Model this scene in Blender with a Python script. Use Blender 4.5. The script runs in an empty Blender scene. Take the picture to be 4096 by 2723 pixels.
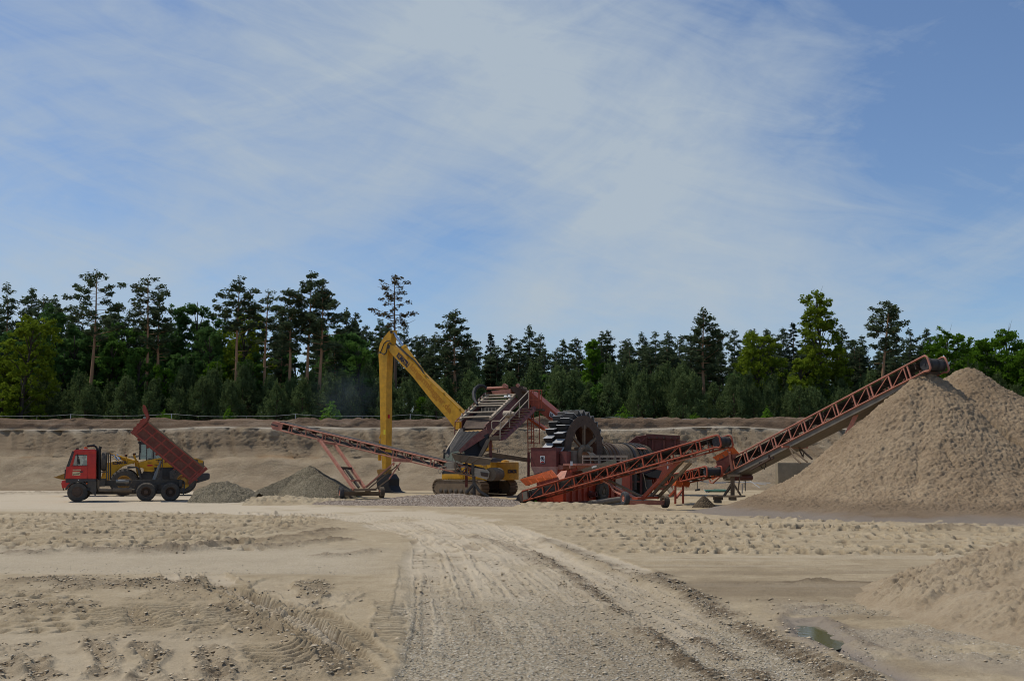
import bpy, math, random
import numpy as np
from mathutils import Vector, Matrix
R = math.radians
PI = math.pi
random.seed(7)
scene = bpy.context.scene
COL = scene.collection
# ---------------------------------------------------------------- camera model (used to survey the site from the photograph)
F, CX, CY, HC = 4183.0, 2048.0, 1361.5, 2.1
PITCH = math.atan(488.5 / 4183.0)
SP, CP = math.sin(PITCH), math.cos(PITCH)
def ray(x, y):
    u = (x - CX) / F; v = (CY - y) / F
    return Vector((u, CP - v * SP, SP + v * CP))
CAMP = Vector((0, 0, HC))
def at(x, y, D):
    r = ray(x, y); return CAMP + r * (D / r.y)
def gnd(x, y, z=0.0):
    r = ray(x, y); return CAMP + r * ((z - HC) / r.z)
def sv(ox, oy, s):
    return lambda a, b: (ox + a / s, oy + b / s)
Z1 = sv(200, 1580, 2.94875); Z2 = sv(1000, 1600, 2.94875); Z3 = sv(1440, 1280, 3.92); Z4 = sv(1680, 1500, 3.015)
Z5 = sv(2040, 1620, 3.37); Z6 = sv(2500, 1640, 3.37); Z7 = sv(3100, 1350, 2.0904)
Z8 = sv(0, 1050, 2.1445); Z9 = sv(1000, 1050, 2.1445); Z10 = sv(2000, 1050, 2.1445); Z11 = sv(2996, 1050, 2.1445)
Z12 = sv(0, 1980, 1.5727); Z13 = sv(1300, 1980, 1.5727); Z14 = sv(2596, 1980, 1.5727)
class Fr:
    """a machine's own axes: x along, y across, z up"""
    def __init__(s, o, ang):
        s.o = Vector(o); s.M = Matrix.Translation(s.o) @ Matrix.Rotation(ang, 4, 'Z'); s.I = s.M.inverted(); s.ang = ang
    def L(s, x, y, z): return s.M @ Vector((x, y, z))
    def _hit(s, p, k, val):
        o = s.I @ CAMP; d = s.I.to_3x3() @ ray(*p)
        return o + d * ((val - o[k]) / d[k])
    def ly(s, p, y=0.0): return s._hit(p, 1, y)      # local point on plane y
    def lx(s, p, x=0.0): return s._hit(p, 0, x)
    def lz(s, p, z=0.0): return s._hit(p, 2, z)
    def Y(s, p, y=0.0): return s.M @ s.ly(p, y)
    def X(s, p, x=0.0): return s.M @ s.lx(p, x)
# ---------------------------------------------------------------- objects
ORG = {}
def tag(o, label=None, cat=None, group=None, kind=None):
    if label: o['label'] = label
    if cat: o['category'] = cat
    if group: o['group'] = group
    if kind: o['kind'] = kind
    return o
def thing(name, loc, label, cat, group=None):
    o = bpy.data.objects.new(name, None); COL.objects.link(o); o.location = loc; o.empty_display_size = .3
    ORG[o] = Vector(loc)
    return tag(o, label, cat, group)
def link(name, me, parent=None, org=(0, 0, 0)):
    o = bpy.data.objects.new(name, me); COL.objects.link(o)
    if parent is not None:
        o.parent = parent; ORG[o] = ORG[parent]
    else:
        o.location = org; ORG[o] = Vector(org)
    return o
class MB:
    def __init__(s): s.v = []; s.f = []; s.m = []; s.mi = 0
    def add(s, vs, fs):
        n = len(s.v); s.v += [Vector(p) for p in vs]
        for f in fs: s.f.append([i + n for i in f]); s.m.append(s.mi)
        return s
    def hexa(s, b, t):           # bottom 4, top 4
        return s.add(list(b) + list(t), [(3, 2, 1, 0), (4, 5, 6, 7), (0, 1, 5, 4), (1, 2, 6, 5), (2, 3, 7, 6), (3, 0, 4, 7)])
    def box(s, x0, x1, y0, y1, z0, z1, fr=None):
        g = (lambda x, y, z: fr.L(x, y, z)) if fr else (lambda x, y, z: Vector((x, y, z)))
        return s.hexa([g(x0, y0, z0), g(x1, y0, z0), g(x1, y1, z0), g(x0, y1, z0)], [g(x0, y0, z1), g(x1, y0, z1), g(x1, y1, z1), g(x0, y1, z1)])
    def bar(s, p, q, w, h=None, up=(0, 0, 1)):
        p = Vector(p); q = Vector(q); h = h or w; d = (q - p).normalized(); up = Vector(up)
        if abs(d.dot(up)) > .98: up = Vector((1, 0, 0))
        a = d.cross(up).normalized() * (w / 2); b = a.cross(d).normalized() * (h / 2)
        return s.hexa([p - a - b, p + a - b, p + a + b, p - a + b], [q - a - b, q + a - b, q + a + b, q - a + b])
    def tube(s, p, q, r, r2=None, n=10, cap=True):
        p = Vector(p); q = Vector(q); r2 = r if r2 is None else r2; d = (q - p).normalized()
        up = Vector((0, 0, 1)) if abs(d.z) < .9 else Vector((1, 0, 0))
        a = d.cross(up).normalized(); b = a.cross(d)
        vs = [];
        for c, rr in ((p, r), (q, r2)):
            for i in range(n): t = 2 * PI * i / n; vs.append(c + (a * math.cos(t) + b * math.sin(t)) * rr)
        fs = [(i, (i + 1) % n, n + (i + 1) % n, n + i) for i in range(n)]
        if cap: fs += [tuple(reversed(range(n))), tuple(range(n, 2 * n))]
        return s.add(vs, fs)
    def path(s, pts, r, n=8):
        pts = [Vector(p) for p in pts]; rr = r if isinstance(r, (list, tuple)) else [r] * len(pts)
        vs = []; ref = None
        for i, p in enumerate(pts):
            d = (pts[min(i + 1, len(pts) - 1)] - pts[max(i - 1, 0)]).normalized()
            if ref is None: ref = Vector((0, 0, 1)) if abs(d.z) < .9 else Vector((1, 0, 0))
            a = d.cross(ref).normalized(); b = a.cross(d); ref = b
            for k in range(n): t = 2 * PI * k / n; vs.append(p + (a * math.cos(t) + b * math.sin(t)) * rr[i])
        m = len(pts); fs = []
        for i in range(m - 1):
            for k in range(n): fs.append((i * n + k, i * n + (k + 1) % n, (i + 1) * n + (k + 1) % n, (i + 1) * n + k))
        fs += [tuple(reversed(range(n))), tuple(range((m - 1) * n, m * n))]
        return s.add(vs, fs)
    def prism(s, poly, off):     # world polygon extruded by vector
        poly = [Vector(p) for p in poly]; off = Vector(off); n = len(poly)
        return s.add(poly + [p + off for p in poly], [tuple(range(n)), tuple(reversed(range(n, 2 * n)))] + [(i, n + i, n + (i + 1) % n, (i + 1) % n) for i in range(n)])
    def lathe(s, prof, o, ax, n=28):   # prof: list of (along axis, radius)
        o = Vector(o); ax = Vector(ax).normalized(); up = Vector((0, 0, 1)) if abs(ax.z) < .9 else Vector((1, 0, 0))
        a = ax.cross(up).normalized(); b = a.cross(ax); vs = []; m = len(prof)
        for h, r in prof:
            for k in range(n): t = 2 * PI * k / n; vs.append(o + ax * h + (a * math.cos(t) + b * math.sin(t)) * r)
        fs = []
        for i in range(m - 1):
            for k in range(n): fs.append((i * n + k, i * n + (k + 1) % n, (i + 1) * n + (k + 1) % n, (i + 1) * n + k))
        return s.add(vs, fs)
    def quad(s, a, b, c, d): return s.add([a, b, c, d], [(0, 1, 2, 3)])
    def plate(s, poly, t, n=None):
        poly = [Vector(p) for p in poly]
        nn = (poly[1] - poly[0]).cross(poly[2] - poly[0]).normalized()
        return s.prism([p - nn * t / 2 for p in poly], nn * t)
    def build(s, name, mat, parent=None, org=None, ang=35, recalc=True, bevel=0):
        o3 = ORG[parent] if parent is not None else Vector(org or (0, 0, 0))
        me = bpy.data.meshes.new(name)
        me.from_pydata([tuple(p - o3) for p in s.v], [], s.f)
        mats = mat if isinstance(mat, (list, tuple)) else [mat]
        for mm in mats: me.materials.append(mm)
        if len(mats) > 1: me.polygons.foreach_set('material_index', s.m)
        if recalc or bevel:
            import bmesh
            bm = bmesh.new(); bm.from_mesh(me); bmesh.ops.recalc_face_normals(bm, faces=bm.faces)
            if bevel:
                es = [e for e in bm.edges if len(e.link_faces) == 2 and e.calc_face_angle(0) > .6]
                bmesh.ops.bevel(bm, geom=es, offset=bevel, segments=2, affect='EDGES', profile=.6)
            bm.to_mesh(me); bm.free()
        me.polygons.foreach_set('use_smooth', [True] * len(me.polygons)); me.set_sharp_from_angle(angle=R(ang)); me.update()
        return link(name, me, parent, o3)
def copy_tree(o, loc=None, parent=None):
    c = o.copy(); COL.objects.link(c); ORG[c] = Vector(loc) if loc is not None else ORG.get(o, Vector())
    if loc is not None: c.location = loc
    if parent is not None: c.parent = parent; ORG[c] = ORG[parent]
    for ch in list(o.children): copy_tree(ch, None, c)
    return c
def text(name, s, p, xdir, updir, size, mat, parent, bold=.02, fit=None, shear=0):
    """flat lettering lying on a face: p = left end of its base line"""
    cu = bpy.data.curves.new(name, 'FONT'); cu.body = s; cu.size = 1; cu.offset = bold; cu.extrude = .012; cu.shear = shear; cu.resolution_u = 3
    ob = bpy.data.objects.new(name, cu); COL.objects.link(ob)
    dg = bpy.context.evaluated_depsgraph_get(); me = bpy.data.meshes.new_from_object(ob.evaluated_get(dg)); bpy.data.objects.remove(ob); bpy.data.curves.remove(cu)
    me.name = name
    xd = Vector(xdir).normalized(); ud = Vector(updir); ud = (ud - xd * ud.dot(xd)).normalized(); nd = xd.cross(ud)
    xs = [v.co.x for v in me.vertices]; ys = [v.co.y for v in me.vertices]
    w = max(xs) - min(xs); h = max(ys) - min(ys); x0 = min(xs); y0 = min(ys)
    sy = size / h; sx = (fit / w) if fit else sy
    o3 = ORG[parent]
    for v in me.vertices:
        c = v.co.copy(); v.co = Vector(p) - o3 + xd * (c.x - x0) * sx + ud * (c.y - y0) * sy + nd * (.006 + c.z * .3)
    me.materials.clear(); me.materials.append(mat)
    return link(name, me, parent)
# ---------------------------------------------------------------- numpy noise
def _h(ix, iy, sd):
    h = (ix.astype(np.int64) * 374761393 + iy.astype(np.int64) * 668265263 + sd * 974634777) & 0xffffffff
    h = ((h ^ (h >> 13)) * 1274126177) & 0xffffffff
    return ((h ^ (h >> 16)) & 0xffff) / 65535.0
def vn(x, y, sd=0):
    ix = np.floor(x); iy = np.floor(y); fx = x - ix; fy = y - iy
    fx = fx * fx * fx * (fx * (fx * 6 - 15) + 10); fy = fy * fy * fy * (fy * (fy * 6 - 15) + 10)
    a = _h(ix, iy, sd); b = _h(ix + 1, iy, sd); c = _h(ix, iy + 1, sd); d = _h(ix + 1, iy + 1, sd)
    return (a * (1 - fx) + b * fx) * (1 - fy) + (c * (1 - fx) + d * fx) * fy
def fbm(x, y, o=4, sd=0, g=.5):
    t = 0; a = 1; s = 0
    for i in range(o):
        t = t + a * vn(x * (2 ** i) + 17.3 * i, y * (2 ** i) - 9.1 * i, sd + i); s += a; a *= g
    return t / s
def sst(a, b, x):
    t = np.clip((x - a) / (b - a), 0, 1); return t * t * (3 - 2 * t)
def clods(x, y, sd=0):
    """lumps: rounded bumps of random height (cellular)"""
    ix = np.floor(x); iy = np.floor(y); best = np.zeros_like(x)
    for dx in (-1, 0, 1):
        for dy in (-1, 0, 1):
            jx = ix + dx; jy = iy + dy
            cx = jx + .15 + .7 * _h(jx, jy, sd); cy = jy + .15 + .7 * _h(jx, jy, sd + 5); r = .25 + .55 * _h(jx, jy, sd + 9) ** 2
            q = 1 - ((x - cx) ** 2 + (y - cy) ** 2) / (r * r)
            best = np.maximum(best, np.sqrt(np.clip(q, 0, 1)) * r)
    return best
def grid_mesh(name, P, mat, attrs=None, org=(0, 0, 0), close=False, parent=None, kind=None):
    nr, nc, _ = P.shape
    me = bpy.data.meshes.new(name); V = (P.reshape(-1, 3) - np.array(org)).astype(np.float32)
    me.vertices.add(len(V)); me.vertices.foreach_set('co', V.ravel())
    i = np.arange(nr - 1)[:, None] * nc + np.arange(nc - 1)[None, :]
    q = np.stack([i, i + 1, i + nc + 1, i + nc], -1).reshape(-1)
    nf = len(q) // 4
    me.loops.add(nf * 4); me.loops.foreach_set('vertex_index', q.astype(np.int32))
    me.polygons.add(nf); me.polygons.foreach_set('loop_start', np.arange(0, nf * 4, 4, dtype=np.int32)); me.polygons.foreach_set('loop_total', np.full(nf, 4, np.int32))
    me.polygons.foreach_set('use_smooth', np.ones(nf, bool))
    for k, a in (attrs or {}).items():
        at_ = me.attributes.new(k, 'FLOAT', 'POINT'); at_.data.foreach_set('value', a.reshape(-1).astype(np.float32))
    me.update(calc_edges=True); me.materials.append(mat)
    o = link(name, me, parent, org)
    if kind: o['kind'] = kind
    return o
# ---------------------------------------------------------------- materials
class NT:
    def __init__(s, name):
        s.m = bpy.data.materials.new(name); s.m.use_nodes = True; s.t = s.m.node_tree; s.t.nodes.clear()
        s.out = s.n('ShaderNodeOutputMaterial')
    def n(s, typ, **kw):
        nd = s.t.nodes.new(typ)
        for k, v in kw.items():
            if k.startswith('i_'): nd.inputs[k[2:].replace('_', ' ')].default_value = v
            else: setattr(nd, k, v)
        return nd
    def l(s, a, b): s.t.links.new(a, b)
    def noise(s, scale, detail=4, rough=.6, vec=None, dist=0):
        nd = s.n('ShaderNodeTexNoise'); nd.inputs['Scale'].default_value = scale; nd.inputs['Detail'].default_value = detail; nd.inputs['Roughness'].default_value = rough; nd.inputs['Distortion'].default_value = dist
        if vec is not None: s.l(vec, nd.inputs['Vector'])
        return nd.outputs['Fac']
    def pos(s): return s.n('ShaderNodeNewGeometry').outputs['Position']
    def obj(s): return s.n('ShaderNodeTexCoord').outputs['Object']
    def ramp(s, fac, stops):
        nd = s.n('ShaderNodeValToRGB'); s.l(fac, nd.inputs[0]); e = nd.color_ramp.elements
        while len(e) < len(stops): e.new(.5)
        for k, (p, c) in enumerate(stops): e[k].position = p; e[k].color = (*c, 1) if len(c) == 3 else c
        return nd.outputs[0]
    def mix(s, fac, a, b, blend='MIX'):
        nd = s.n('ShaderNodeMix', data_type='RGBA', blend_type=blend)
        for v, i in ((fac, 0), (a, 6), (b, 7)):
            if hasattr(v, 'is_linked'): s.l(v, nd.inputs[i])
            elif isinstance(v, (int, float)): nd.inputs[i].default_value = v
            else: nd.inputs[i].default_value = (*v, 1)
        return nd.outputs[2]
    def math(s, op, a, b=None, clamp=False):
        nd = s.n('ShaderNodeMath', operation=op, use_clamp=clamp)
        for v, i in ((a, 0), (b, 1)):
            if v is None: continue
            if hasattr(v, 'is_linked'): s.l(v, nd.inputs[i])
            else: nd.inputs[i].default_value = v
        return nd.outputs[0]
    def attr(s, name): return s.n('ShaderNodeAttribute', attribute_name=name).outputs['Fac']
    def vscale(s, vec, sc):
        nd = s.n('ShaderNodeMapping'); s.l(vec, nd.inputs[0]); nd.inputs['Scale'].default_value = sc; return nd.outputs[0]
    def bump(s, h, strength=.5, dist=.02):
        nd = s.n('ShaderNodeBump'); nd.inputs['Strength'].default_value = strength; nd.inputs['Distance'].default_value = dist; s.l(h, nd.inputs['Height']); return nd.outputs[0]
    def pbsdf(s, col, rough=.7, metal=0, normal=None, spec=.3):
        b = s.n('ShaderNodeBsdfPrincipled')
        if hasattr(col, 'is_linked'): s.l(col, b.inputs['Base Color'])
        else: b.inputs['Base Color'].default_value = (*col, 1)
        if hasattr(rough, 'is_linked'): s.l(rough, b.inputs['Roughness'])
        else: b.inputs['Roughness'].default_value = rough
        b.inputs['Metallic'].default_value = metal; b.inputs['Specular IOR Level'].default_value = spec
        if normal is not None: s.l(normal, b.inputs['Normal'])
        s.l(b.outputs[0], s.out.inputs[0]); return b
def paint(name, col, dust=.35, rough=.5, dcol=(.30, .235, .165), rust=0, scale=2.5, metal=0):
    """worn machine paint: dust settled on it, chips, faded patches"""
    t = NT(name); p = t.pos(); n1 = t.noise(scale, 6, .7, p); n2 = t.noise(scale * 7, 4, .7, p)
    c = t.mix(t.ramp(n1, [(.35, (0, 0, 0)), (.65, (1, 1, 1))]), tuple(x * .75 for x in col), tuple(min(1, x * 1.12) for x in col))
    if rust: c = t.mix(t.math('MULTIPLY', t.ramp(n2, [(.5, (0, 0, 0)), (.62, (1, 1, 1))]), rust), c, (.09, .045, .025))
    up = t.n('ShaderNodeSeparateXYZ'); g = t.n('ShaderNodeNewGeometry'); t.l(g.outputs['Normal'], up.inputs[0])
    du = t.math('MULTIPLY', t.math('ADD', t.math('MULTIPLY', t.math('MAXIMUM', up.outputs[2], 0.0), .7), .35), t.math('MULTIPLY', t.ramp(t.noise(scale * 1.7, 5, .7, p), [(.3, (0, 0, 0)), (.7, (1, 1, 1))]), dust), True)
    c = t.mix(du, c, dcol)
    rr = t.math('ADD', t.math('MULTIPLY', du, .5), rough, True)
    t.pbsdf(c, rr, metal); return t.m
def plain(name, col, rough=.6, metal=0, spec=.3):
    t = NT(name); p = t.pos(); n = t.noise(6, 5, .7, p)
    c = t.mix(n, tuple(x * .7 for x in col), tuple(min(1, x * 1.25) for x in col)); t.pbsdf(c, rough, metal, spec=spec); return t.m
def glass(name, tint=(.55, .65, .68), gl=.25):
    t = NT(name); a = t.n('ShaderNodeBsdfTransparent'); a.inputs[0].default_value = (*tint, 1); b = t.n('ShaderNodeBsdfGlossy'); b.inputs['Roughness'].default_value = .06; b.inputs[0].default_value = (.8, .85, .9, 1)
    m = t.n('ShaderNodeMixShader'); m.inputs[0].default_value = gl; t.l(a.outputs[0], m.inputs[1]); t.l(b.outputs[0], m.inputs[2]); t.l(m.outputs[0], t.out.inputs[0]); return t.m
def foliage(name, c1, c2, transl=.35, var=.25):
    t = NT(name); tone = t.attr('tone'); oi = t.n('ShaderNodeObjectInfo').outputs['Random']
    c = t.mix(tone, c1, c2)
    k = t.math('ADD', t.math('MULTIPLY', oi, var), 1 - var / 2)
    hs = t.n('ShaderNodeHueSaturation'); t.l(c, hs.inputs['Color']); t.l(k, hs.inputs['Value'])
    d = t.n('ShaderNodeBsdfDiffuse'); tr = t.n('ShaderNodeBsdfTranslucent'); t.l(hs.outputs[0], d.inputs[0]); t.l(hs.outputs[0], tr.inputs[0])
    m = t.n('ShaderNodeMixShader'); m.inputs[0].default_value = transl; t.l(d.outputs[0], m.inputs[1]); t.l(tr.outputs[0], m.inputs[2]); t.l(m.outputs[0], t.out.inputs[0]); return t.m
M = {}
M['cab_red'] = paint('cab_red_paint', (.52, .034, .026), .14, .32)
M['bed_red'] = paint('tipper_bed_red_paint', (.29, .040, .028), .42, .55, rust=.6)
M['bed_panel'] = paint('worn_shaded_bed_red', (.13, .026, .020), .5, .6, rust=.8)  # darker than the ribs: recess shade put into the colour
M['yellow_mud'] = paint('muddy_yellow_rim', (.34, .17, .02), .6, .6, rust=.5)
M['yellow'] = paint('machine_yellow_paint', (.56, .285, .010), .14, .38)
M['salmon'] = paint('faded_salmon_paint', (.52, .20, .135), .40, .5, rust=.3)
M['orange'] = paint('conveyor_orange_red_paint', (.36, .060, .025), .35, .45, rust=.3)
M['bright_orange'] = paint('bright_orange_paint', (.50, .085, .012), .25, .45, rust=.5)
M['brown_red'] = paint('brown_red_paint', (.13, .024, .020), .40, .5, rust=.4)
M['wine'] = paint('wine_red_paint', (.165, .042, .036), .22, .5)
M['rust'] = paint('rusty_steel', (.065, .040, .030), .35, .7, rust=.5)
M['mud_steel'] = paint('muddy_steel', (.16, .115, .075), .7, .8)
M['steel'] = plain('grey_steel', (.22, .22, .21), .45, .3)
M['chassis'] = paint('dusty_dark_chassis', (.062, .056, .050), .60, .7)
M['dark'] = paint('dark_grey_paint', (.036, .038, .042), .32, .5)
M['black'] = plain('black_rubber_hose', (.02, .02, .021), .6)
M['chrome'] = plain('chrome_rod', (.55, .58, .62), .15, 1)
M['cream'] = paint('cream_steel_tube', (.42, .34, .25), .35, .6)
M['tyre'] = paint('dusty_tyre_rubber', (.040, .039, .038), .60, .85)
M['tyre_sand'] = paint('sandy_tyre_rubber', (.055, .048, .040), .95, .9)
M['tyre_blue'] = paint('blue_black_tyre_rubber', (.035, .042, .052), .35, .75)
M['belt'] = paint('conveyor_belt_rubber', (.035, .037, .042), .30, .7)
M['liner'] = paint('worn_rubber_liner', (.026, .027, .030), .10, .9)
M['deck'] = paint('dark_screen_mesh', (.012, .010, .009), .03, .98)  # even near-black, almost no dust
M['bucket_metal'] = paint('lit_bucket_plate', (.42, .43, .44), .25, .45)  # light on the washer trays put into the colour
M['tub_red'] = paint('bright_tub_red', (.46, .065, .028), .22, .45)
M['pinkish'] = paint('pale_pink_paint', (.62, .36, .31), .3, .6)  # paler base than the salmon paint, for the discharge chute
M['bucket_dark'] = paint('black_shaded_bucket_plate', (.010, .010, .011), .06, .6)  # black excavator bucket; also shade under the trays put into the colour
M['pan'] = paint('grey_cover_plate', (.17, .15, .12), .55, .6)
M['white'] = plain('white_sign_paint', (.72, .72, .70), .5)
M['sign_cream'] = plain('cream_sign_paint', (.62, .48, .28), .5)
M['navy'] = plain('navy_lettering', (.012, .014, .035), .5)
M['ghost'] = plain('amber_lettering', (.40, .165, .005), .5)
M['red_sticker'] = plain('red_sticker', (.45, .03, .03), .5)
M['yel_sticker'] = plain('lemon_sticker', (.65, .55, .03), .5)
M['amber'] = plain('amber_lens', (.60, .10, .01), .15)
M['wood'] = plain('weathered_wood', (.22, .16, .10), .8)
M['concrete'] = paint('stained_concrete', (.26, .215, .145), .4, .85, scale=1.2)
M['glass'] = glass('cab_glass'); M['glass_blue'] = glass('loader_glass', (.36, .5, .55), .16)
M['windscreen'] = glass('windscreen_glass', (.4, .45, .46), .45)
M['skin'] = plain('skin', (.42, .25, .18), .6); M['shirt'] = plain('grey_shirt', (.16, .19, .20), .9); M['hair'] = plain('dark_hair', (.03, .02, .015), .7); M['trousers'] = plain('blue_trousers', (.05, .06, .09), .9)
M['seat'] = plain('dark_seat', (.03, .03, .03), .9)
M['tape'] = plain('white_tape', (.48, .49, .50), .6); M['post'] = plain('grey_post', (.30, .28, .25), .7); M['iron'] = plain('dark_iron', (.04, .038, .036), .6)
M['hose_green'] = plain('green_hose', (.08, .20, .15), .6)
M['bark'] = plain('pine_bark', (.13, .088, .06), .9); M['bark_orange'] = plain('orange_pine_bark', (.36, .205, .115), .9); M['bark_grey'] = plain('grey_bark', (.06, .052, .042), .9)
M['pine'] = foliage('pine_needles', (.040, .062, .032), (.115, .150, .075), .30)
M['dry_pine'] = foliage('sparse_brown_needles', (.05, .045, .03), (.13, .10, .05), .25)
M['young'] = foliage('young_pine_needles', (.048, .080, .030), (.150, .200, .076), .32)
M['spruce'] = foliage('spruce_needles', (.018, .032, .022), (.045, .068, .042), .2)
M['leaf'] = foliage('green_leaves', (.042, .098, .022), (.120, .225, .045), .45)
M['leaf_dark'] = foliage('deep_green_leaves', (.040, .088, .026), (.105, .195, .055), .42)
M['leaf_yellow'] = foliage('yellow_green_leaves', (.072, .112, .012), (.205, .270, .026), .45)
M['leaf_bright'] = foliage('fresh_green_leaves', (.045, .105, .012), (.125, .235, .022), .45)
def sand_material(name, dark=(.285, .220, .136), mid=(.385, .305, .196), light=(.49, .403, .276), bump=.6, fine=18, attrs=True, dark_tone=(.155, .114, .072)):
    t = NT(name); p = t.pos()
    n1 = t.noise(.35, 6, .65, p); n2 = t.noise(2.2, 6, .7, p); n3 = t.noise(fine, 5, .75, p)
    f = t.math('ADD', t.math('MULTIPLY', n1, .45), t.math('ADD', t.math('MULTIPLY', n2, .35), t.math('MULTIPLY', n3, .28)))
    c = t.ramp(f, [(.40, dark), (.53, mid), (.68, light)])
    h = n3
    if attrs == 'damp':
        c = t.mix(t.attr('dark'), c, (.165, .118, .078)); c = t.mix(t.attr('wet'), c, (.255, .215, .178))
    elif attrs:
        vo = t.n('ShaderNodeTexVoronoi'); vo.inputs['Scale'].default_value = 34; t.l(p, vo.inputs['Vector'])
        gc = t.ramp(vo.outputs['Color'], [(.05, (.21, .175, .118)), (.35, (.335, .280, .195)), (.65, (.42, .36, .262)), (.95, (.58, .52, .43))])
        g = t.math('MULTIPLY', t.attr('gravel'), t.math('ADD', .45, t.math('MULTIPLY', t.noise(1.1, 5, .7, p), 1.0)), True)
        c = t.mix(g, c, gc)
        c = t.mix(t.attr('dust'), c, (.53, .45, .335))
        c = t.mix(t.attr('dark'), c, dark_tone)  # darkest ground tone, laid on through the dark attribute
        c = t.mix(t.attr('wet'), c, (.255, .215, .178))
        h = t.math('ADD', n3, t.math('MULTIPLY', t.math('MULTIPLY', vo.outputs['Distance'], -.8), g))
    b = t.pbsdf(c, .95, 0, t.bump(h, bump, .065), .15)
    return t.m
M['ground'] = sand_material('pit_ground')
def tone_mat(name, a, b):
    t = NT(name); t.pbsdf(t.mix(t.attr('tone'), a, b), .95, 0, None, .15); return t.m
M['stones'] = tone_mat('loose_stone_grey', (.30, .255, .18), (.66, .59, .48)); M['clods'] = tone_mat('sand_clod', (.36, .28, .18), (.62, .51, .36))
M['plain_sand'] = sand_material('plain_sand', attrs=False)
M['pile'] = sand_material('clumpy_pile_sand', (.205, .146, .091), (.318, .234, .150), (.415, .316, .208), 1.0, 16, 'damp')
M['near_pile'] = sand_material('near_pile_sand', (.24, .175, .105), (.34, .262, .172), (.44, .355, .245), .6, 25, False)
def heap_mat(name, a, b, c, sc, bump=.8):
    t = NT(name); p = t.pos(); vo = t.n('ShaderNodeTexVoronoi'); vo.inputs['Scale'].default_value = sc; t.l(p, vo.inputs['Vector'])
    col = t.ramp(t.math('ADD', t.math('MULTIPLY', vo.outputs['Color'], .6), t.math('MULTIPLY', t.noise(1.3, 6, .7, p), .4)), [(.25, a), (.5, b), (.75, c)])
    t.pbsdf(col, .95, 0, t.bump(t.math('MULTIPLY', vo.outputs['Distance'], -1.0), bump, .06), .15); return t.m
M['grit'] = heap_mat('dark_grit', (.10, .085, .056), (.175, .148, .10), (.26, .222, .155), 16)
M['pebbles'] = heap_mat('pink_grey_pebbles', (.13, .098, .072), (.255, .20, .155), (.43, .37, .31), 17)
M['dirt'] = heap_mat('dark_dirt', (.06, .045, .03), (.09, .068, .045), (.12, .09, .06), 12)
# cliff
def cliff_material():
    t = NT('sand_face'); p = t.pos(); n1 = t.noise(.5, 6, .65, p); st = t.noise(1.0, 5, .7, t.vscale(p, (.06, .06, 2.6)), .6); n3 = t.noise(7, 5, .75, p)
    f = t.math('ADD', t.math('MULTIPLY', st, .45), t.math('ADD', t.math('MULTIPLY', n1, .3), t.math('MULTIPLY', n3, .25)))
    face = t.ramp(f, [(.36, (.265, .192, .122)), (.52, (.355, .268, .175)), (.66, (.455, .352, .24))])
    tal = t.ramp(t.math('ADD', t.math('MULTIPLY', n1, .6), t.math('MULTIPLY', n3, .4)), [(.36, (.33, .248, .16)), (.52, (.445, .345, .228)), (.66, (.55, .44, .305))])
    soil = t.ramp(f, [(.36, (.13, .088, .058)), (.52, (.235, .160, .105)), (.66, (.36, .28, .20))])
    c = t.mix(t.attr('talus'), face, tal); c = t.mix(t.attr('soil'), c, soil); c = t.mix(t.attr('ledge_light'), c, (.62, .56, .46)); c = t.mix(t.attr('ochre'), c, (.36, .20, .085)); c = t.mix(t.attr('floor'), c, (.035, .03, .02))
    t.pbsdf(c, .95, 0, t.bump(t.math('ADD', n3, t.math('MULTIPLY', n1, .8)), 1.0, .28), .1); return t.m
M['cliff'] = cliff_material()
def water_mat():
    t = NT('muddy_water'); b = t.pbsdf((.12, .105, .05), .08, 0, t.bump(t.noise(9, 3, .6, t.pos()), .06, .02), .5); return t.m
M['water'] = water_mat()
# ---------------------------------------------------------------- camera, sun, sky
cam = bpy.data.cameras.new('camera'); cam.sensor_width = 36; cam.lens = 36 * F / 4096; cam.clip_start = .3; cam.clip_end = 6000
camo = bpy.data.objects.new('camera', cam); COL.objects.link(camo); camo.location = (0, 0, HC); camo.rotation_euler = (PI / 2 + PITCH, 0, 0); scene.camera = camo
SUN = Vector((-.47, .17, .86)).normalized()
SUN_EL = math.asin(SUN.z); SUN_AZ = math.atan2(SUN.x, SUN.y)
sl = bpy.data.lights.new('sun', 'SUN'); sl.energy = 2.95; sl.angle = R(.53); sl.color = (1, .93, .80)
so = bpy.data.objects.new('sun', sl); COL.objects.link(so); so.rotation_euler = SUN.to_track_quat('Z', 'Y').to_euler(); so.location = (-40, 20, 80)
scene.cycles.filter_width = 1.0
scene.view_settings.view_transform = 'Standard'; scene.view_settings.look = 'None'; scene.view_settings.exposure = 0; scene.view_settings.gamma = 1
w = bpy.data.worlds.new('World'); scene.world = w; w.use_nodes = True
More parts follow.
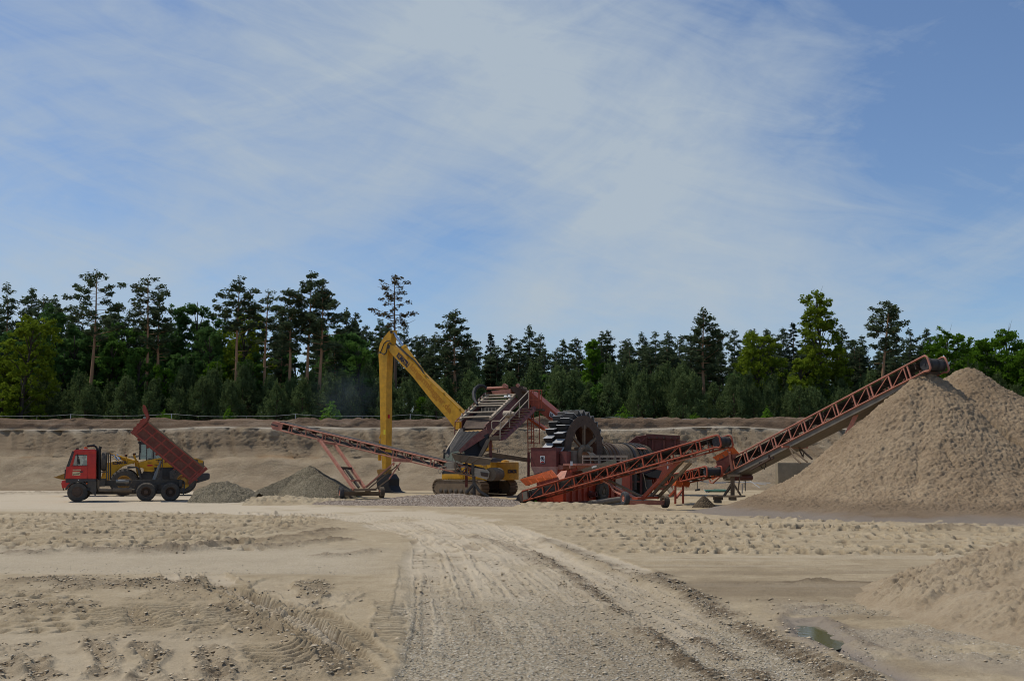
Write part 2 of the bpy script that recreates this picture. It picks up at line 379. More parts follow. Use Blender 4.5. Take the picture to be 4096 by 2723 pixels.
def build_sky():
    t = NT.__new__(NT); t.t = w.node_tree; t.t.nodes.clear(); t.out = t.n('ShaderNodeOutputWorld')
    sky = t.n('ShaderNodeTexSky', sky_type='NISHITA'); sky.sun_disc = False; sky.sun_elevation = SUN_EL; sky.sun_rotation = SUN_AZ; sky.air_density = 1.0; sky.dust_density = .6; sky.ozone_density = 1.6; sky.altitude = 300
    d = t.n('ShaderNodeTexCoord').outputs['Generated']
    sx = t.n('ShaderNodeSeparateXYZ'); t.l(d, sx.inputs[0])
    zc = t.math('ADD', t.math('MAXIMUM', sx.outputs[2], 0.0), .10)
    cb = t.n('ShaderNodeCombineXYZ'); t.l(t.math('DIVIDE', sx.outputs[0], zc), cb.inputs[0]); t.l(t.math('DIVIDE', sx.outputs[1], zc), cb.inputs[1])
    pl = cb.outputs[0]
    def lobe(px, py, rad_px, soft=1.0):
        """a bank of thin cloud lying in one compass direction, feathered"""
        c = ray(px, py).normalized()
        vm = t.n('ShaderNodeVectorMath', operation='DISTANCE'); t.l(d, vm.inputs[0]); vm.inputs[1].default_value = c
        return t.math('POWER', t.math('SUBTRACT', 1.0, t.math('DIVIDE', vm.outputs['Value'], rad_px / F), True), 1.4 * soft)
    acc = None
    for px, py, r, k in ((900, -100, 1500, .58), (1700, 60, 1150, .9), (2150, 300, 1050, .85), (2550, 700, 1000, .9), (2900, 1120, 900, 1.0), (2200, 1250, 700, .4), (500, 950, 1150, .62), (300, 250, 900, .22), (1000, 350, 700, .4), (3000, 380, 650, .45), (1400, 750, 700, .3), (3900, 1000, 700, .35), (100, 1250, 800, .35), (2080, 1220, 260, .5), (1500, 680, 260, .3)):
        v = t.math('MULTIPLY', lobe(px, py, r), k); acc = v if acc is None else t.math('ADD', acc, v)
    holes = None
    for px, py, r, k in ((1850, 960, 480, .55), (1500, 1020, 350, .25), (600, 620, 650, .45), (250, 560, 420, .3), (3700, 500, 900, .65), (4000, 150, 800, .5), (3420, 650, 420, .25), (2350, 1050, 280, .3)):
        v = t.math('MULTIPLY', lobe(px, py, r), k); holes = v if holes is None else t.math('ADD', holes, v)
    # wispy texture of the cirrus layer: in direction space, drawn out diagonally
    r0 = t.n('ShaderNodeMapping'); t.l(d, r0.inputs[0]); r0.inputs['Rotation'].default_value = (0, R(22), 0)
    rot = t.n('ShaderNodeMapping'); t.l(r0.outputs[0], rot.inputs[0]); rot.inputs['Scale'].default_value = (1.7, 1.7, 4.2)
    n1 = t.noise(2.2, 10, .60, rot.outputs[0], .9)
    r2 = t.n('ShaderNodeMapping'); t.l(d, r2.inputs[0]); r2.inputs['Rotation'].default_value = (0, R(-16), 0)
    rot2 = t.n('ShaderNodeMapping'); t.l(r2.outputs[0], rot2.inputs[0]); rot2.inputs['Scale'].default_value = (1.8, 1.8, 8.5)
    n2 = t.noise(4.0, 10, .64, rot2.outputs[0], 1.2)
    base = t.math('SUBTRACT', acc, holes)
    wis = t.math('ADD', t.math('MULTIPLY', t.math('SUBTRACT', n1, .5), 2.5), t.math('MULTIPLY', t.math('SUBTRACT', n2, .5), 1.2))
    f = t.math('ADD', t.math('MULTIPLY', base, .58), t.math('MULTIPLY', wis, .70))
    f = t.math('ADD', f, .13)
    fr = t.ramp(f, [(0.0, (.06, .06, .06)), (.45, (.46, .46, .46)), (1.0, (.88, .88, .88))])
    hs = t.n('ShaderNodeHueSaturation'); hs.inputs['Saturation'].default_value = 1.08; hs.inputs['Value'].default_value = SKYV; t.l(sky.outputs[0], hs.inputs['Color'])
    blue = t.mix(1.0, hs.outputs[0], SKYTINT, 'MULTIPLY')
    c = t.mix(fr, blue, CLOUD)
    bg = t.n('ShaderNodeBackground'); bg.inputs[1].default_value = .1; t.l(c, bg.inputs[0]); t.l(bg.outputs[0], t.out.inputs[0])
SKYV = 1.02; SKYTINT = (.88, .95, 1.06); CLOUD = (4.45, 5.15, 5.75)
build_sky()
# ---------------------------------------------------------------- pit floor
def gz(X, D):
    X = np.asarray(X, float); D = np.asarray(D, float)
    z = -.35 * np.exp(-(((X - 7) / 9) ** 2 + ((D - 57) / 9) ** 2))
    return z
def ground_z(x, d): return float(gz(x, d))
ys = np.concatenate([np.arange(3400, 2760, -12), np.arange(2760, 1945, -1.5)])
xs = np.concatenate([np.linspace(-3200, -230, 50), np.arange(-200, 4300, 3.0), np.linspace(4340, 7400, 50)])
PY, PX = np.meshgrid(ys, xs, indexing='ij')
vv = (CY - PY) / F; uu = (PX - CX) / F
rz = SP + vv * CP; ry = CP - vv * SP; tt = -HC / rz
GX = uu * tt; GD = ry * tt
def poly_ds(pts, wmax):
    """lateral distance and run along a track for the ground points near it"""
    P = [gnd(*p) for p in pts]; P = [(q.x, q.y) for q in P]
    # resample smoothly
    Q = []
    for i in range(len(P) - 1):
        p0 = P[max(i - 1, 0)]; p1 = P[i]; p2 = P[i + 1]; p3 = P[min(i + 2, len(P) - 1)]
        for k in range(6):
            t = k / 6
            Q.append(tuple(.5 * ((2 * p1[j]) + (-p0[j] + p2[j]) * t + (2 * p0[j] - 5 * p1[j] + 4 * p2[j] - p3[j]) * t * t + (-p0[j] + 3 * p1[j] - 3 * p2[j] + p3[j]) * t ** 3) for j in (0, 1)))
    Q.append(P[-1])
    qx = [q[0] for q in Q]; qy = [q[1] for q in Q]
    m = (GX > min(qx) - wmax) & (GX < max(qx) + wmax) & (GD > min(qy) - wmax) & (GD < max(qy) + wmax)
    idx = np.nonzero(m); x = GX[idx]; y = GD[idx]
    bd = np.full(x.shape, 1e9); bs = np.zeros(x.shape); sg = np.ones(x.shape); run = 0
    for a, b in zip(Q[:-1], Q[1:]):
        dx = b[0] - a[0]; dy = b[1] - a[1]; L = math.hypot(dx, dy)
        if L < 1e-6: continue
        t = np.clip(((x - a[0]) * dx + (y - a[1]) * dy) / (L * L), 0, 1)
        ex = x - a[0] - t * dx; ey = y - a[1] - t * dy; dd = np.hypot(ex, ey); k = dd < bd
        bd[k] = dd[k]; bs[k] = run + t[k] * L; sg[k] = np.sign(dx * ey - dy * ex)[k]; run += L
    keep = bd < wmax
    return (idx[0][keep], idx[1][keep]), (bd * sg)[keep], bs[keep], x[keep], y[keep], run
Zg = gz(GX, GD); gravel = np.zeros_like(Zg); dark = np.zeros_like(Zg); dust = np.zeros_like(Zg); wet = np.zeros_like(Zg)
# general unevenness, finer close by
Zg += .05 * (fbm(GX * .35, GD * .35, 4, 3) - .5) + .030 * (fbm(GX * 2.2, GD * 2.2, 4, 11) - .5)
near = sst(34, 12, GD)
Zg += near * .018 * (fbm(GX * 9, GD * 9, 3, 21) - .5)
# the haul road curving in from the front and away to the left
xL = np.interp(PY, [1940, 2010, 2035, 2069, 2107, 2158, 2247, 2387, 2489, 2680, 3400], [-3000, -3000, 300, 1300, 1490, 1640, 1640, 1615, 1605, 1560, 1300])
xR = np.interp(PY, [1940, 2010, 2035, 2063, 2100, 2190, 2260, 2370, 2500, 2723, 3400], [800, 1000, 1650, 1936, 2030, 2210, 2444, 2720, 3030, 3480, 4700])
wob = 190 * (fbm(GX * .55, GD * .4, 5, 31) - .5)
road = sst(-25, 45, PX - xL + wob) * sst(-25, 45, xR - PX + wob)
Zg -= road * .05
gn = fbm(GX * .5, GD * .25, 4, 41)
gravel += road * sst(2150, 2560, PY + 420 * (gn - .5)) * .85; khaki = road * sst(2230, 2420, PY) * np.exp(-((PX - np.interp(PY, [2200, 2400, 2723, 3400], [2250, 2480, 2560, 2700])) / np.interp(PY, [2200, 2723, 3400], [170, 420, 900])) ** 2) * (.35 + .9 * fbm(GX * .9, GD * .5, 4, 48)); dark += khaki * .30
dust += road * (1 - sst(2150, 2560, PY)) * .75 * sst(.3, .65, fbm(GX * .7, GD * .5, 4, 43) + .12)
left_road = sst(2170, 2200, PY) * sst(2305, 2275, PY) * sst(1750, 1300, PX)
gravel += left_road * .4; dust += left_road * .35; Zg -= left_road * .04
truck_road = sst(2052, 2040, PY - .012 * PX + 8 * gn) * sst(1930, 1955, PY) * sst(1500, 700, PX)
dust += truck_road * .6; gravel += truck_road * .15
# pebbles standing proud where there is gravel
pebb = clods(GX * 19, GD * 19, 5); Zg += np.clip(gravel, 0, 1) * sst(30, 14, GD) * .010 * pebb * sst(.3, .5, vn(GX * 7, GD * 7, 66))
Zg += np.clip(gravel, 0, 1) * near * .03 * (fbm(GX * 3, GD * 3, 4, 77) - .5)
def tread(pts, w, amp, pitch, depth=.03, berm=.03, chev=.6, dk=.0, ds=0., jit=.25, cl=0., gate=0.):
    I, d, s, x, y, run = poly_ds(pts, w * 1.25); a = np.abs(d + .22 * w * (fbm(x * 2.2, y * 2.2, 4, 88) - .5)) + .12 * w * (fbm(x * 6, y * 6, 3, 89) - .5); fl = min(2.2, run * .3); inn = sst(w * .5, w * .44, a)
    ends = sst(0, fl, s + .6 * (fbm(x * 3, y * 3, 3, 87) - .5)) * sst(run, run - fl, s + .9 * (fbm(x * 3, y * 3, 3, 86) - .5))
    patch = sst(gate - .12, gate + .12, fbm(x * .9, y * .9, 3, 97)) if gate else 1
    ph = s / pitch + chev * a / w + jit * (fbm(x * 1.5, y * 1.5, 2, 9) - .5)
    tri = np.abs((ph % 1) * 2 - 1)
    Zg[I] += ends * patch * (inn * (amp * np.interp(y, [9, 20, 40], [.62, .8, 1]) * (sst(.25, .75, tri) - .5) - depth) + np.interp(y, [9, 20, 40], [.4, .6, 1]) * berm * np.exp(-((a - w * .58) / (w * .10)) ** 2) * (.4 + 1.2 * vn(x * 3.5, y * 3.5, 8)))
    if cl: Zg[I] += ends * cl * .5 * clods(x * 8, y * 8, 3) * np.exp(-((a - w * .5) / (w * .22)) ** 2)
    if dk: dark[I] = np.maximum(dark[I], ends * patch * inn * dk * sst(.7, .2, tri))  # darker in the low part of the lug pattern
    if ds: dust[I] = np.maximum(dust[I], ends * patch * inn * ds * np.clip(.35 + 1.1 * fbm(x * 1.6, y * 1.6, 4, 85), 0, 1) * .8)
def mound(pts, w, h, cl=.06, dk=.5, sc=5, gr=0., lug=0.):
    I, d, s, x, y, run = poly_ds(pts, w); a = np.abs(d + .3 * w * (fbm(x * 2.5, y * 2.5, 3, 84) - .5))
    ends = sst(0, .5, s) * sst(run, run - .5, s)
    k = ends * np.exp(-(a / (w * .36)) ** 2) * sst(.25, .6, fbm(x * 1.3, y * 1.3, 3, 14) + .12)
    z = k * h * (.4 + .9 * fbm(x * 2.5, y * 2.5, 3, 4)) + k * cl * clods(x * sc, y * sc, 2) + k * cl * .6 * clods(x * sc * 2.3, y * sc * 2.3, 6)
    if lug: z *= .55 + .9 * sst(.2, .8, np.abs(((s / lug) % 1) * 2 - 1))
    z *= np.interp(y, [9, 16, 30, 45], [.38, .45, .6, .8]); Zg[I] += z
    dark[I] = np.maximum(dark[I], np.clip(k * dk * (.75 + 1.1 * fbm(x * 4, y * 4, 2, 5)) * (sst(.15, .6, np.abs(((s / lug) % 1) * 2 - 1)) * .7 + .3 if lug else 1), 0, .95))
    if gr: gravel[I] = np.maximum(gravel[I], k * gr)
def rut(pts, w, depth, cl=.08, dk=.5):
    I, d, s, x, y, run = poly_ds(pts, w * 1.6); a = np.abs(d)
    ends = sst(0, .35, s) * sst(run, run - .35, s); wv = w * (.12 + .62 * fbm(x * 1.7, y * 1.7, 3, 51))
    rough = ends * sst(wv * 1.25, wv * .7, a)
    Zg[I] += ends * .30 * (-depth * np.exp(-(a / (wv * .45)) ** 2) + depth * .8 * np.exp(-((a - wv * .85) / (wv * .35)) ** 2)) + rough * cl * .30 * (clods(x * 7, y * 7, 7) + .8 * clods(x * 15, y * 15, 8) + .4 * (fbm(x * 12, y * 12, 3, 18) - .3))
    dark[I] = np.maximum(dark[I], np.clip(rough * dk * (2.2 * fbm(x * 4, y * 4, 4, 15) - .35), 0, .85))
def zz(z, *pts): return [z(*p) for p in pts]
# dark gravel windrows left by lorry tyres on the road
mound(zz(Z13, (1300, 340), (1550, 480), (1720, 610), (1880, 720), (2060, 880), (2250, 1000), (2420, 1110), (2560, 1200)), .50, .06, .045, .85, 7, .9, .16)
mound(zz(Z14, (-40, 790), (60, 870), (200, 990), (350, 1100), (480, 1200)), .50, .06, .045, .8, 7, .9, .16)
mound(zz(Z14, (230, 840), (340, 890), (450, 950), (560, 1030), (700, 1110), (820, 1200)), .45, .05, .05, .8, 7, .9, .16)
mound(zz(Z14, (40, 490), (130, 560), (250, 620), (420, 720), (640, 830), (830, 930), (1100, 1060), (1350, 1168), (1480, 1230)), .62, .08, .055, .85, 6, .9, .2)
mound(zz(Z13, (880, 240), (1100, 290), (1300, 380), (1440, 440)), .8, .05, .04, .5, 5, .4, .2)
mound(zz(Z13, (1350, 260), (1650, 380), (1900, 480), (2150, 560)), .7, .05, .04, .45, 5, .4)
mound(zz(Z13, (780, 720), (930, 690), (950, 880)), .3, .02, .03, .22, 8, .4)
for pts in (zz(Z13, (450, 190), (620, 260), (780, 340), (960, 460), (1030, 580)), zz(Z13, (640, 170), (860, 290), (1000, 380), (1100, 560)), zz(Z13, (1200, 230), (1450, 370), (1700, 500), (2100, 570)), zz(Z13, (330, 150), (700, 200), (1100, 200), (1400, 330)), zz(Z13, (760, 390), (880, 480), (960, 580)), zz(Z13, (1500, 420), (1800, 580), (2100, 760), (2400, 930), (2600, 1060)), zz(Z13, (1000, 400), (1200, 560), (1310, 720)), zz(Z13, (1120, 180), (1500, 310), (1850, 430), (2100, 540))):
    tread(pts, .6, .012, .14, .02, .015, .3, 0, .95)
for pts in (zz(Z13, (480, 190), (640, 270), (790, 370)), zz(Z13, (1560, 480), (1660, 540), (1760, 600)), zz(Z13, (1830, 500), (1960, 580), (2070, 650))):
    tread(pts, .6, .03, .16, .02, .01, .2, 0, .3)
mound([(-300, 1976), (-50, 1973), (120, 1970), (270, 1972)], 4.5, .16, .07, .45, 2)
# long wheel lines following the road round the bend
YR = [2048, 2075, 2110, 2160, 2250, 2330, 2420, 2520, 2640, 2760]
YL_ = [2030, 2069, 2107, 2158, 2247, 2387, 2489, 2680, 3400]; XL_ = [0, 1300, 1490, 1640, 1630, 1611, 1605, 1560, 1300]; YR_ = [2030, 2063, 2100, 2190, 2260, 2370, 2500, 2723, 3400]; XR_ = [1700, 1936, 2020, 2200, 2444, 2700, 3010, 3460, 4600]
for k, f in enumerate(np.linspace(.06, .95, 19)):
    i0 = [0, 0, 1, 0, 2, 1][k % 6]; i1 = len(YR) - [0, 2, 1, 3, 0, 1][(k * 5) % 6]
    pts = [(np.interp(y, YL_, XL_) * (1 - f) + np.interp(y, YR_, XR_) * f + 14 * math.sin(k * 2.3 + y / 90), y) for y in YR[i0:i1]]
    tread(pts, .26 + .10 * (k % 3), .015, .13, .015, .014, .2 * (k % 2), [.40, 0, .25, 0][k % 4], [0, .75, 0, .6][k % 4], .25, 0, .40)
for k in range(17):
    y0 = 2062 + 9.2 * k + 3 * math.sin(k * 1.9)
    tread([(2080 + 26 * k, y0 - 2), (2700, y0 + 4 * math.sin(k)), (3300, y0 + 8 + 3 * math.sin(k * 2)), (4350, y0 + 15)], .42, .10, .30, .05, .06, .25 * (k % 2), .85, 0, .2, 0, .45)
for k in range(14):
    y0 = 2052 + 9.8 * k + 3 * math.sin(k * 2.7)
    tread([(-250, y0 + 4), (500, y0 + 2 * math.sin(k)), (1000, y0), (1440 - 22 * k, y0 + 9 - k)], .42, .10, .30, .05, .06, .25 * (k % 2), .85, 0, .2, 0, .45)
# caterpillar/loader tread in the field on the left
for k, y0 in enumerate((2049, 2056, 2064, 2072, 2081, 2091, 2101, 2112, 2124, 2137, 2150, 2163, 2176, 2189)):
    tread([(-250, y0 + 6), (500, y0 + 3 - k), (1000, y0 + k * .3), (1480 - 25 * k, y0 + 10 - k)], .55 + .15 * (k % 2), .17, .42 + .06 * (k % 3), .03, .05, .2 * (k % 3), .55, 0, .9, .03, .42)
rough_left = sst(2045, 2060, PY) * sst(2200, 2185, PY) * sst(1500, 1250, PX)
Zg += rough_left * .03 * (clods(GX * 2.3, GD * 1.8, 12) - .2); dark += rough_left * .22 * sst(.45, .7, fbm(GX * 1.2, GD * .8, 4, 19))
mound(zz(Z12, (-60, 362), (300, 350), (700, 340), (1000, 350), (1250, 330), (1500, 300), (1800, 275), (2140, 215)), 1.5, .16, .12, .55, 3)
mound(zz(Z12, (960, 355), (1100, 345), (1260, 350)), .9, .22, .25, .6, 3)
mound(zz(Z12, (1450, 330), (1800, 315), (2050, 290), (2290, 280)), 1.1, .14, .14, .55, 3.5)
mound(zz(Z12, (1900, 380), (2200, 360), (2420, 330)), .9, .08, .1, .35, 4)
tread(zz(Z12, (1150, 180), (1700, 190), (2100, 150)), .8, .05, .3, .03, .06, .3, .3)
# rough bank on the left, then wide ribbed tread
mound(zz(Z12, (-80, 560), (250, 545), (600, 570), (900, 565), (1150, 560), (1300, 610)), 1.5, .12, .11, .5, 4)
mound(zz(Z12, (1080, 560), (1180, 555), (1280, 600)), .7, .12, .13, .45, 5)
mound(zz(Z12, (-60, 690), (200, 690), (420, 690), (640, 665)), .6, .05, .06, .3, 5)
for a, b in ((640, 30), (690, 60), (735, 20), (775, 70), (815, 0), (850, 10)):
    tread(zz(Z12, (-80, a + 10), (300, a + 4), (680, a - 5)), .42, .12, .38, .02, .03, .5, .35, 0, .5)
tread(zz(Z12, (920, 660), (1000, 735), (1060, 800), (1120, 870)), 1.0, .12, .23, .03, .05, .15, .45, 0, .35, .04)
tread(zz(Z12, (680, 690), (760, 770), (830, 850)), .9, .10, .23, .02, .03, .1, .4, 0, .5)
tread(zz(Z12, (1230, 690), (1330, 760), (1420, 850)), .85, .10, .21, .02, .06, .1, .3, .1, .4, .06)
mound(zz(Z12, (1180, 650), (1330, 690), (1500, 740), (1650, 800), (1800, 870), (1950, 960), (2100, 1060), (2180, 1170)), .75, .07, .10, .35, 4.5)
# smooth wind-blown sand with churned ruts in the front left
smooth = sst(2500, 2545, PY + 18 * (gn - .5) - .012 * PX) * sst(1020, 880, PX + 60 * (gn - .5) * 2)
dust += smooth * .25
for pts, w in ((zz(Z12, (640, 885), (590, 950), (640, 1040), (660, 1110), (600, 1180)), .34), (zz(Z12, (930, 905), (870, 970), (960, 1030), (930, 1090), (890, 1190)), .32), (zz(Z12, (1260, 930), (1330, 990), (1340, 1060), (1380, 1190)), .38), (zz(Z12, (150, 1010), (250, 1050), (230, 1110), (330, 1180)), .32), (zz(Z12, (-60, 1040), (60, 1080), (30, 1180)), .32), (zz(Z12, (780, 985), (850, 1000), (960, 1050)), .22)):
    rut(pts, w, .10, .10, .55)
rut(zz(Z12, (1050, 955), (1010, 1010), (960, 1060)), .2, .05, .05, .6)
for pts in (zz(Z12, (1640, 900), (1720, 960), (1800, 1040), (1900, 1120)),):
    tread(pts, .75, .11, .22, .02, .06, 1.6, .35, 0, .3, .06)
tread(zz(Z12, (1500, 760), (1560, 810), (1640, 850)), .5, .06, .16, .02, .05, .6, .35, 0, .5, .06)
cf = sst(2520, 2560, PY - .012 * PX) * sst(1560, 1350, PX) * sst(.53, .62, fbm(GX * 1.0, GD * .9, 5, 131)); Zg += cf * .42 * (.07 * clods(GX * 6, GD * 6, 132) + .06 * clods(GX * 13, GD * 13, 133)); dark += cf * .26 * (.3 + fbm(GX * 5, GD * 5, 3, 134))
cf = sst(2270, 2330, PY) * sst(2560, 2520, PY) * sst(1500, 1300, PX) * sst(.52, .60, fbm(GX * .9, GD * .7, 5, 141)); Zg += cf * .05 * clods(GX * 7, GD * 7, 142); dark += cf * .20 * (.3 + fbm(GX * 5, GD * 5, 3, 144))
# two lorry tracks with fine tread sweeping to the bottom
tread(zz(Z12, (1290, 540), (1400, 600), (1560, 680), (1750, 760), (1900, 840), (2060, 930), (2200, 1060), (2290, 1200)), .58, .10, .16, .07, .09, .25, .70, .0, .12)
tread(zz(Z12, (1330, 545), (1470, 610), (1660, 690), (1860, 770), (2020, 850), (2160, 950), (2290, 1100)), .26, .0, .2, .02, .05, 0, 0, .8)
tread(zz(Z12, (1420, 560), (1600, 630), (1800, 710), (1980, 760), (2150, 850), (2300, 960), (2420, 1090)), .44, .10, .15, .06, .09, .2, .70, .0, .12)
tread(zz(Z12, (1450, 640), (1650, 730), (1830, 830), (1980, 930), (2100, 1040), (2200, 1200)), .34, .08, .14, .05, .06, .25, .55, .0, .12)
tread(zz(Z12, (1080, 470), (1130, 540), (1160, 590)), .5, .0, .2, .05, .05, 0, 0, .75)
tread(zz(Z12, (1180, 470), (1230, 540)), .4, .0, .2, .04, .05, 0, 0, .6)
tread(zz(Z12, (1320, 470), (1390, 540), (1440, 600)), .5, .0, .2, .05, .06, 0, 0, .75)
tread(zz(Z12, (1860, 500), (1700, 570), (1860, 660), (2050, 700), (2250, 740)), .7, .03, .10, .03, .06, .1, 0, .5)
tread(zz(Z12, (2220, 600), (2050, 690), (1960, 720)), .5, .03, .12, .03, .05, .1, 0, .5)
Id = np.exp(-(((PX - 1255) / 95) ** 2 + ((PY - 2355) / 42) ** 2)); dark = np.maximum(dark, .5 * sst(.35, .75, Id + .5 * (fbm(GX * 3, GD * 3, 3, 71) - .5))); Zg += .06 * Id * (.3 + clods(GX * 4, GD * 4, 9))
tread(zz(Z13, (400, 640), (420, 740), (410, 850), (430, 960)), .45, .09, .20, .02, .03, .3, .5, .1, .5, .06)
tread(zz(Z13, (640, 480), (640, 560), (600, 620)), .9, .05, .16, .015, .01, .1, .1, .3)
tread(zz(Z13, (700, 480), (690, 560)), .4, .05, .18, .02, .03, .6, .2, .2)
tread(zz(Z13, (520, 410), (535, 500), (500, 700), (500, 880)), .4, .02, .12, .015, .01, .2, 0, .35)
# right-hand field: rows of tread, then scraped smooth lines
for k, y0 in enumerate((2060, 2072, 2084, 2097, 2111, 2126, 2142, 2158, 2176, 2194, 2206)):
    tread([(2060 + 22 * k, y0 - 2), (2600, y0 + 2), (3200, y0 + 10), (4350, y0 + 16)], .6 + .15 * (k % 2), .18, .40 + .07 * (k % 3), .03, .05, .2 * (k % 3), .58, 0, .8, .02, .40)
I0 = sst(2050, 2070, PY) * sst(2235, 2205, PY) * sst(1950, 2150, PX)
Zg += I0 * .022 * (clods(GX * 2.2, GD * 1.7, 15) - .2)
tread([(2500, 2088), (3000, 2096), (3400, 2110), (3700, 2122)], .9, .20, .5, .04, .06, .2, .9, 0, .5)
tread([(2620, 2106), (3000, 2142), (3300, 2152)], .8, .18, .5, .04, .06, .2, .85, 0, .5)
scr = sst(2205, 2225, PY) * sst(2420, 2385, PY) * sst(xR + 20, xR + 140, PX)
Zg += scr * .022 * (fbm(GX * .25, GD * 3.2, 4, 61) - .5) * 2
dark += scr * .50 * sst(2215, 2330, PY) * sst(.36, .64, fbm(GX * .18, GD * 1.6, 4, 62)); dust += scr * .30 * sst(.5, .62, fbm(GX * .2, GD * 2.0, 4, 63))
mound([(3180, 2330), (3290, 2322), (3390, 2324)], .35, .14, .06, .95, 5); mound([(2950, 2336), (3100, 2330), (3250, 2326), (3600, 2328)], .45, .03, .03, .7, 5)
mound([(3690, 2326), (3760, 2320)], .4, .12, .06, .9, 5); mound([(2430, 2225), (2500, 2222)], .7, .1, .08, .6, 4); mound([(2580, 2225), (2640, 2224)], .6, .1, .08, .6, 4)
mound([(3640, 2120), (3800, 2112), (3950, 2118)], 1.0, .22, .1, .5, 4)
# muddy low ground beside the near heap, with a puddle
mud = sst(0, 200, PX - xR) * sst(2370, 2440, PY) * sst(3000, 3150, PX)
Zg -= mud * .02; Zg += mud * .05 * (clods(GX * 5, GD * 5, 33) * sst(.45, .6, fbm(GX, GD, 3, 34))) ; dark += mud * .35 * sst(.4, .65, fbm(GX * .8, GD * .8, 4, 35)); gravel += mud * .45 * sst(.45, .6, fbm(GX * .9, GD * .9, 3, 36)); wet += mud * .35 * sst(.4, .6, fbm(GX * .7, GD * .9, 3, 37))
mound([(3080, 2410), (3190, 2425), (3330, 2420), (3480, 2415)], .35, .06, .06, .5, 6)
mound([(3180, 2420), (3120, 2470), (3160, 2510), (3300, 2590), (3440, 2660), (3560, 2730)], .25, .06, .05, .4, 7)
mound([(3250, 2450), (3350, 2500), (3450, 2560), (3560, 2610)], .3, .06, .07, .45, 6)
# puddle hollow
pdc = gnd(3268, 2525); pq = np.hypot((GX - pdc.x - .10 * (GD - pdc.y)) / .26, (GD - pdc.y) / .95)
ang_ = fbm(GX * 3, GD * 3, 3, 81) - .5
hol = sst(1.35, .7, pq + 1.3 * ang_); Zg = Zg * (1 - hol) + (-.075) * hol; wet = np.maximum(wet, sst(1.9, 1.0, pq + 1.3 * ang_) * .8); gravel *= 1 - hol
I, d_, s_, x_, y_, run_ = poly_ds([(3330, 2560), (3480, 2640), (3600, 2690), (3700, 2740)], .5)
Zg[I] -= .05 * np.exp(-(d_ / .10) ** 2); wet[I] = np.maximum(wet[I], np.exp(-(d_ / .16) ** 2))
fy = np.interp(PX, [2750, 2900, 3500, 4200, 5200], [2030, 2046, 2070, 2098, 2130]); fr_ = sst(2780, 2950, PX) * np.exp(-((PY - fy + 10 * (gn - .5)) / 13) ** 2); wet = np.maximum(wet, fr_ * .75)
gravel = np.clip(gravel, 0, 1); dark = np.clip(dark, 0, .92); dust = np.clip(dust, 0, .85); wet = np.clip(wet, 0, 1)
GP = np.stack([GX, GD, Zg], -1)
grid_mesh('ground', GP, M['ground'], dict(gravel=gravel, dark=dark, dust=dust, wet=wet), kind='structure')
mb = MB(); mb.quad((-3000, -400, -.9), (3000, -400, -.9), (3000, 4000, -.9), (-3000, 4000, -.9)); o = mb.build('far_ground', M['plain_sand'], recalc=False); o['kind'] = 'structure'
# loose stones and crumbled sand lying on the floor
def scatter(name, weight, n, smin, smax, mat, seed, flat=.7):
    rg = np.random.default_rng(seed); area = (GD ** 3); wgt = (weight * area).ravel(); wgt = wgt / wgt.sum(); i = rg.choice(wgt.size, n, p=wgt)
    P = GP.reshape(-1, 3)[i] + np.stack([rg.uniform(-.02, .02, n), rg.uniform(-.05, .05, n), np.zeros(n)], -1); s = smin + (smax - smin) * rg.random(n) ** 3
    base = np.array([(1, 0, 0), (-1, 0, 0), (0, 1, 0), (0, -1, 0), (0, 0, 1), (0, 0, -1), (.6, .6, .5), (-.6, .55, .5), (-.55, -.6, .5), (.6, -.6, .5)], float)
    tri = np.array([(4, 6, 7), (4, 7, 8), (4, 8, 9), (4, 9, 6), (6, 0, 2), (6, 2, 7), (7, 2, 1), (7, 1, 8), (8, 1, 3), (8, 3, 9), (9, 3, 0), (9, 0, 6), (0, 5, 2), (2, 5, 1), (1, 5, 3), (3, 5, 0)])
    V = base[None] * (1 + .35 * rg.normal(size=(n, 10, 3))) * s[:, None, None]; V[:, :, 2] *= flat; a = rg.uniform(0, 2 * PI, n); ca, sa = np.cos(a)[:, None], np.sin(a)[:, None]
    V = np.stack([V[:, :, 0] * ca - V[:, :, 1] * sa, V[:, :, 0] * sa + V[:, :, 1] * ca, V[:, :, 2]], -1) + P[:, None, :] + np.stack([0 * s, 0 * s, s * .3], -1)[:, None, :]
    V = V.reshape(-1, 3).astype(np.float32); Fc = (tri[None] + 10 * np.arange(n)[:, None, None]).reshape(-1)
    me = bpy.data.meshes.new(name); me.vertices.add(len(V)); me.vertices.foreach_set('co', V.ravel()); nf = len(Fc) // 3
    me.loops.add(len(Fc)); me.loops.foreach_set('vertex_index', Fc.astype(np.int32)); me.polygons.add(nf); me.polygons.foreach_set('loop_start', np.arange(0, nf * 3, 3, dtype=np.int32)); me.polygons.foreach_set('loop_total', np.full(nf, 3, np.int32))
    at_ = me.attributes.new('tone', 'FLOAT', 'POINT'); at_.data.foreach_set('value', np.repeat(rg.random(n), 10).astype(np.float32)); me.update(calc_edges=True); me.materials.append(mat); return link(name, me)
vis = (PX > -400) & (PX < 4500) & (PY < 2900)
tag(scatter('loose_stones', np.clip(gravel, 0, 1) ** 2 * vis * sst(24, 15, GD), 26000, .004, .0165, M['stones'], 3, .42), 'loose grey stones scattered over the gravel road', 'stones', None, 'stuff')
tag(scatter('sand_crumbs', np.clip(dark * (1 - .8 * gravel) * (1 - scr) * (1 - mud * .8), 0, 1) ** 1.3 * vis * sst(30, 16, GD), 10000, .006, .034, M['clods'], 4, .42), 'crumbled sand clods lying along the churned tyre ruts', 'sand clods', None, 'stuff')
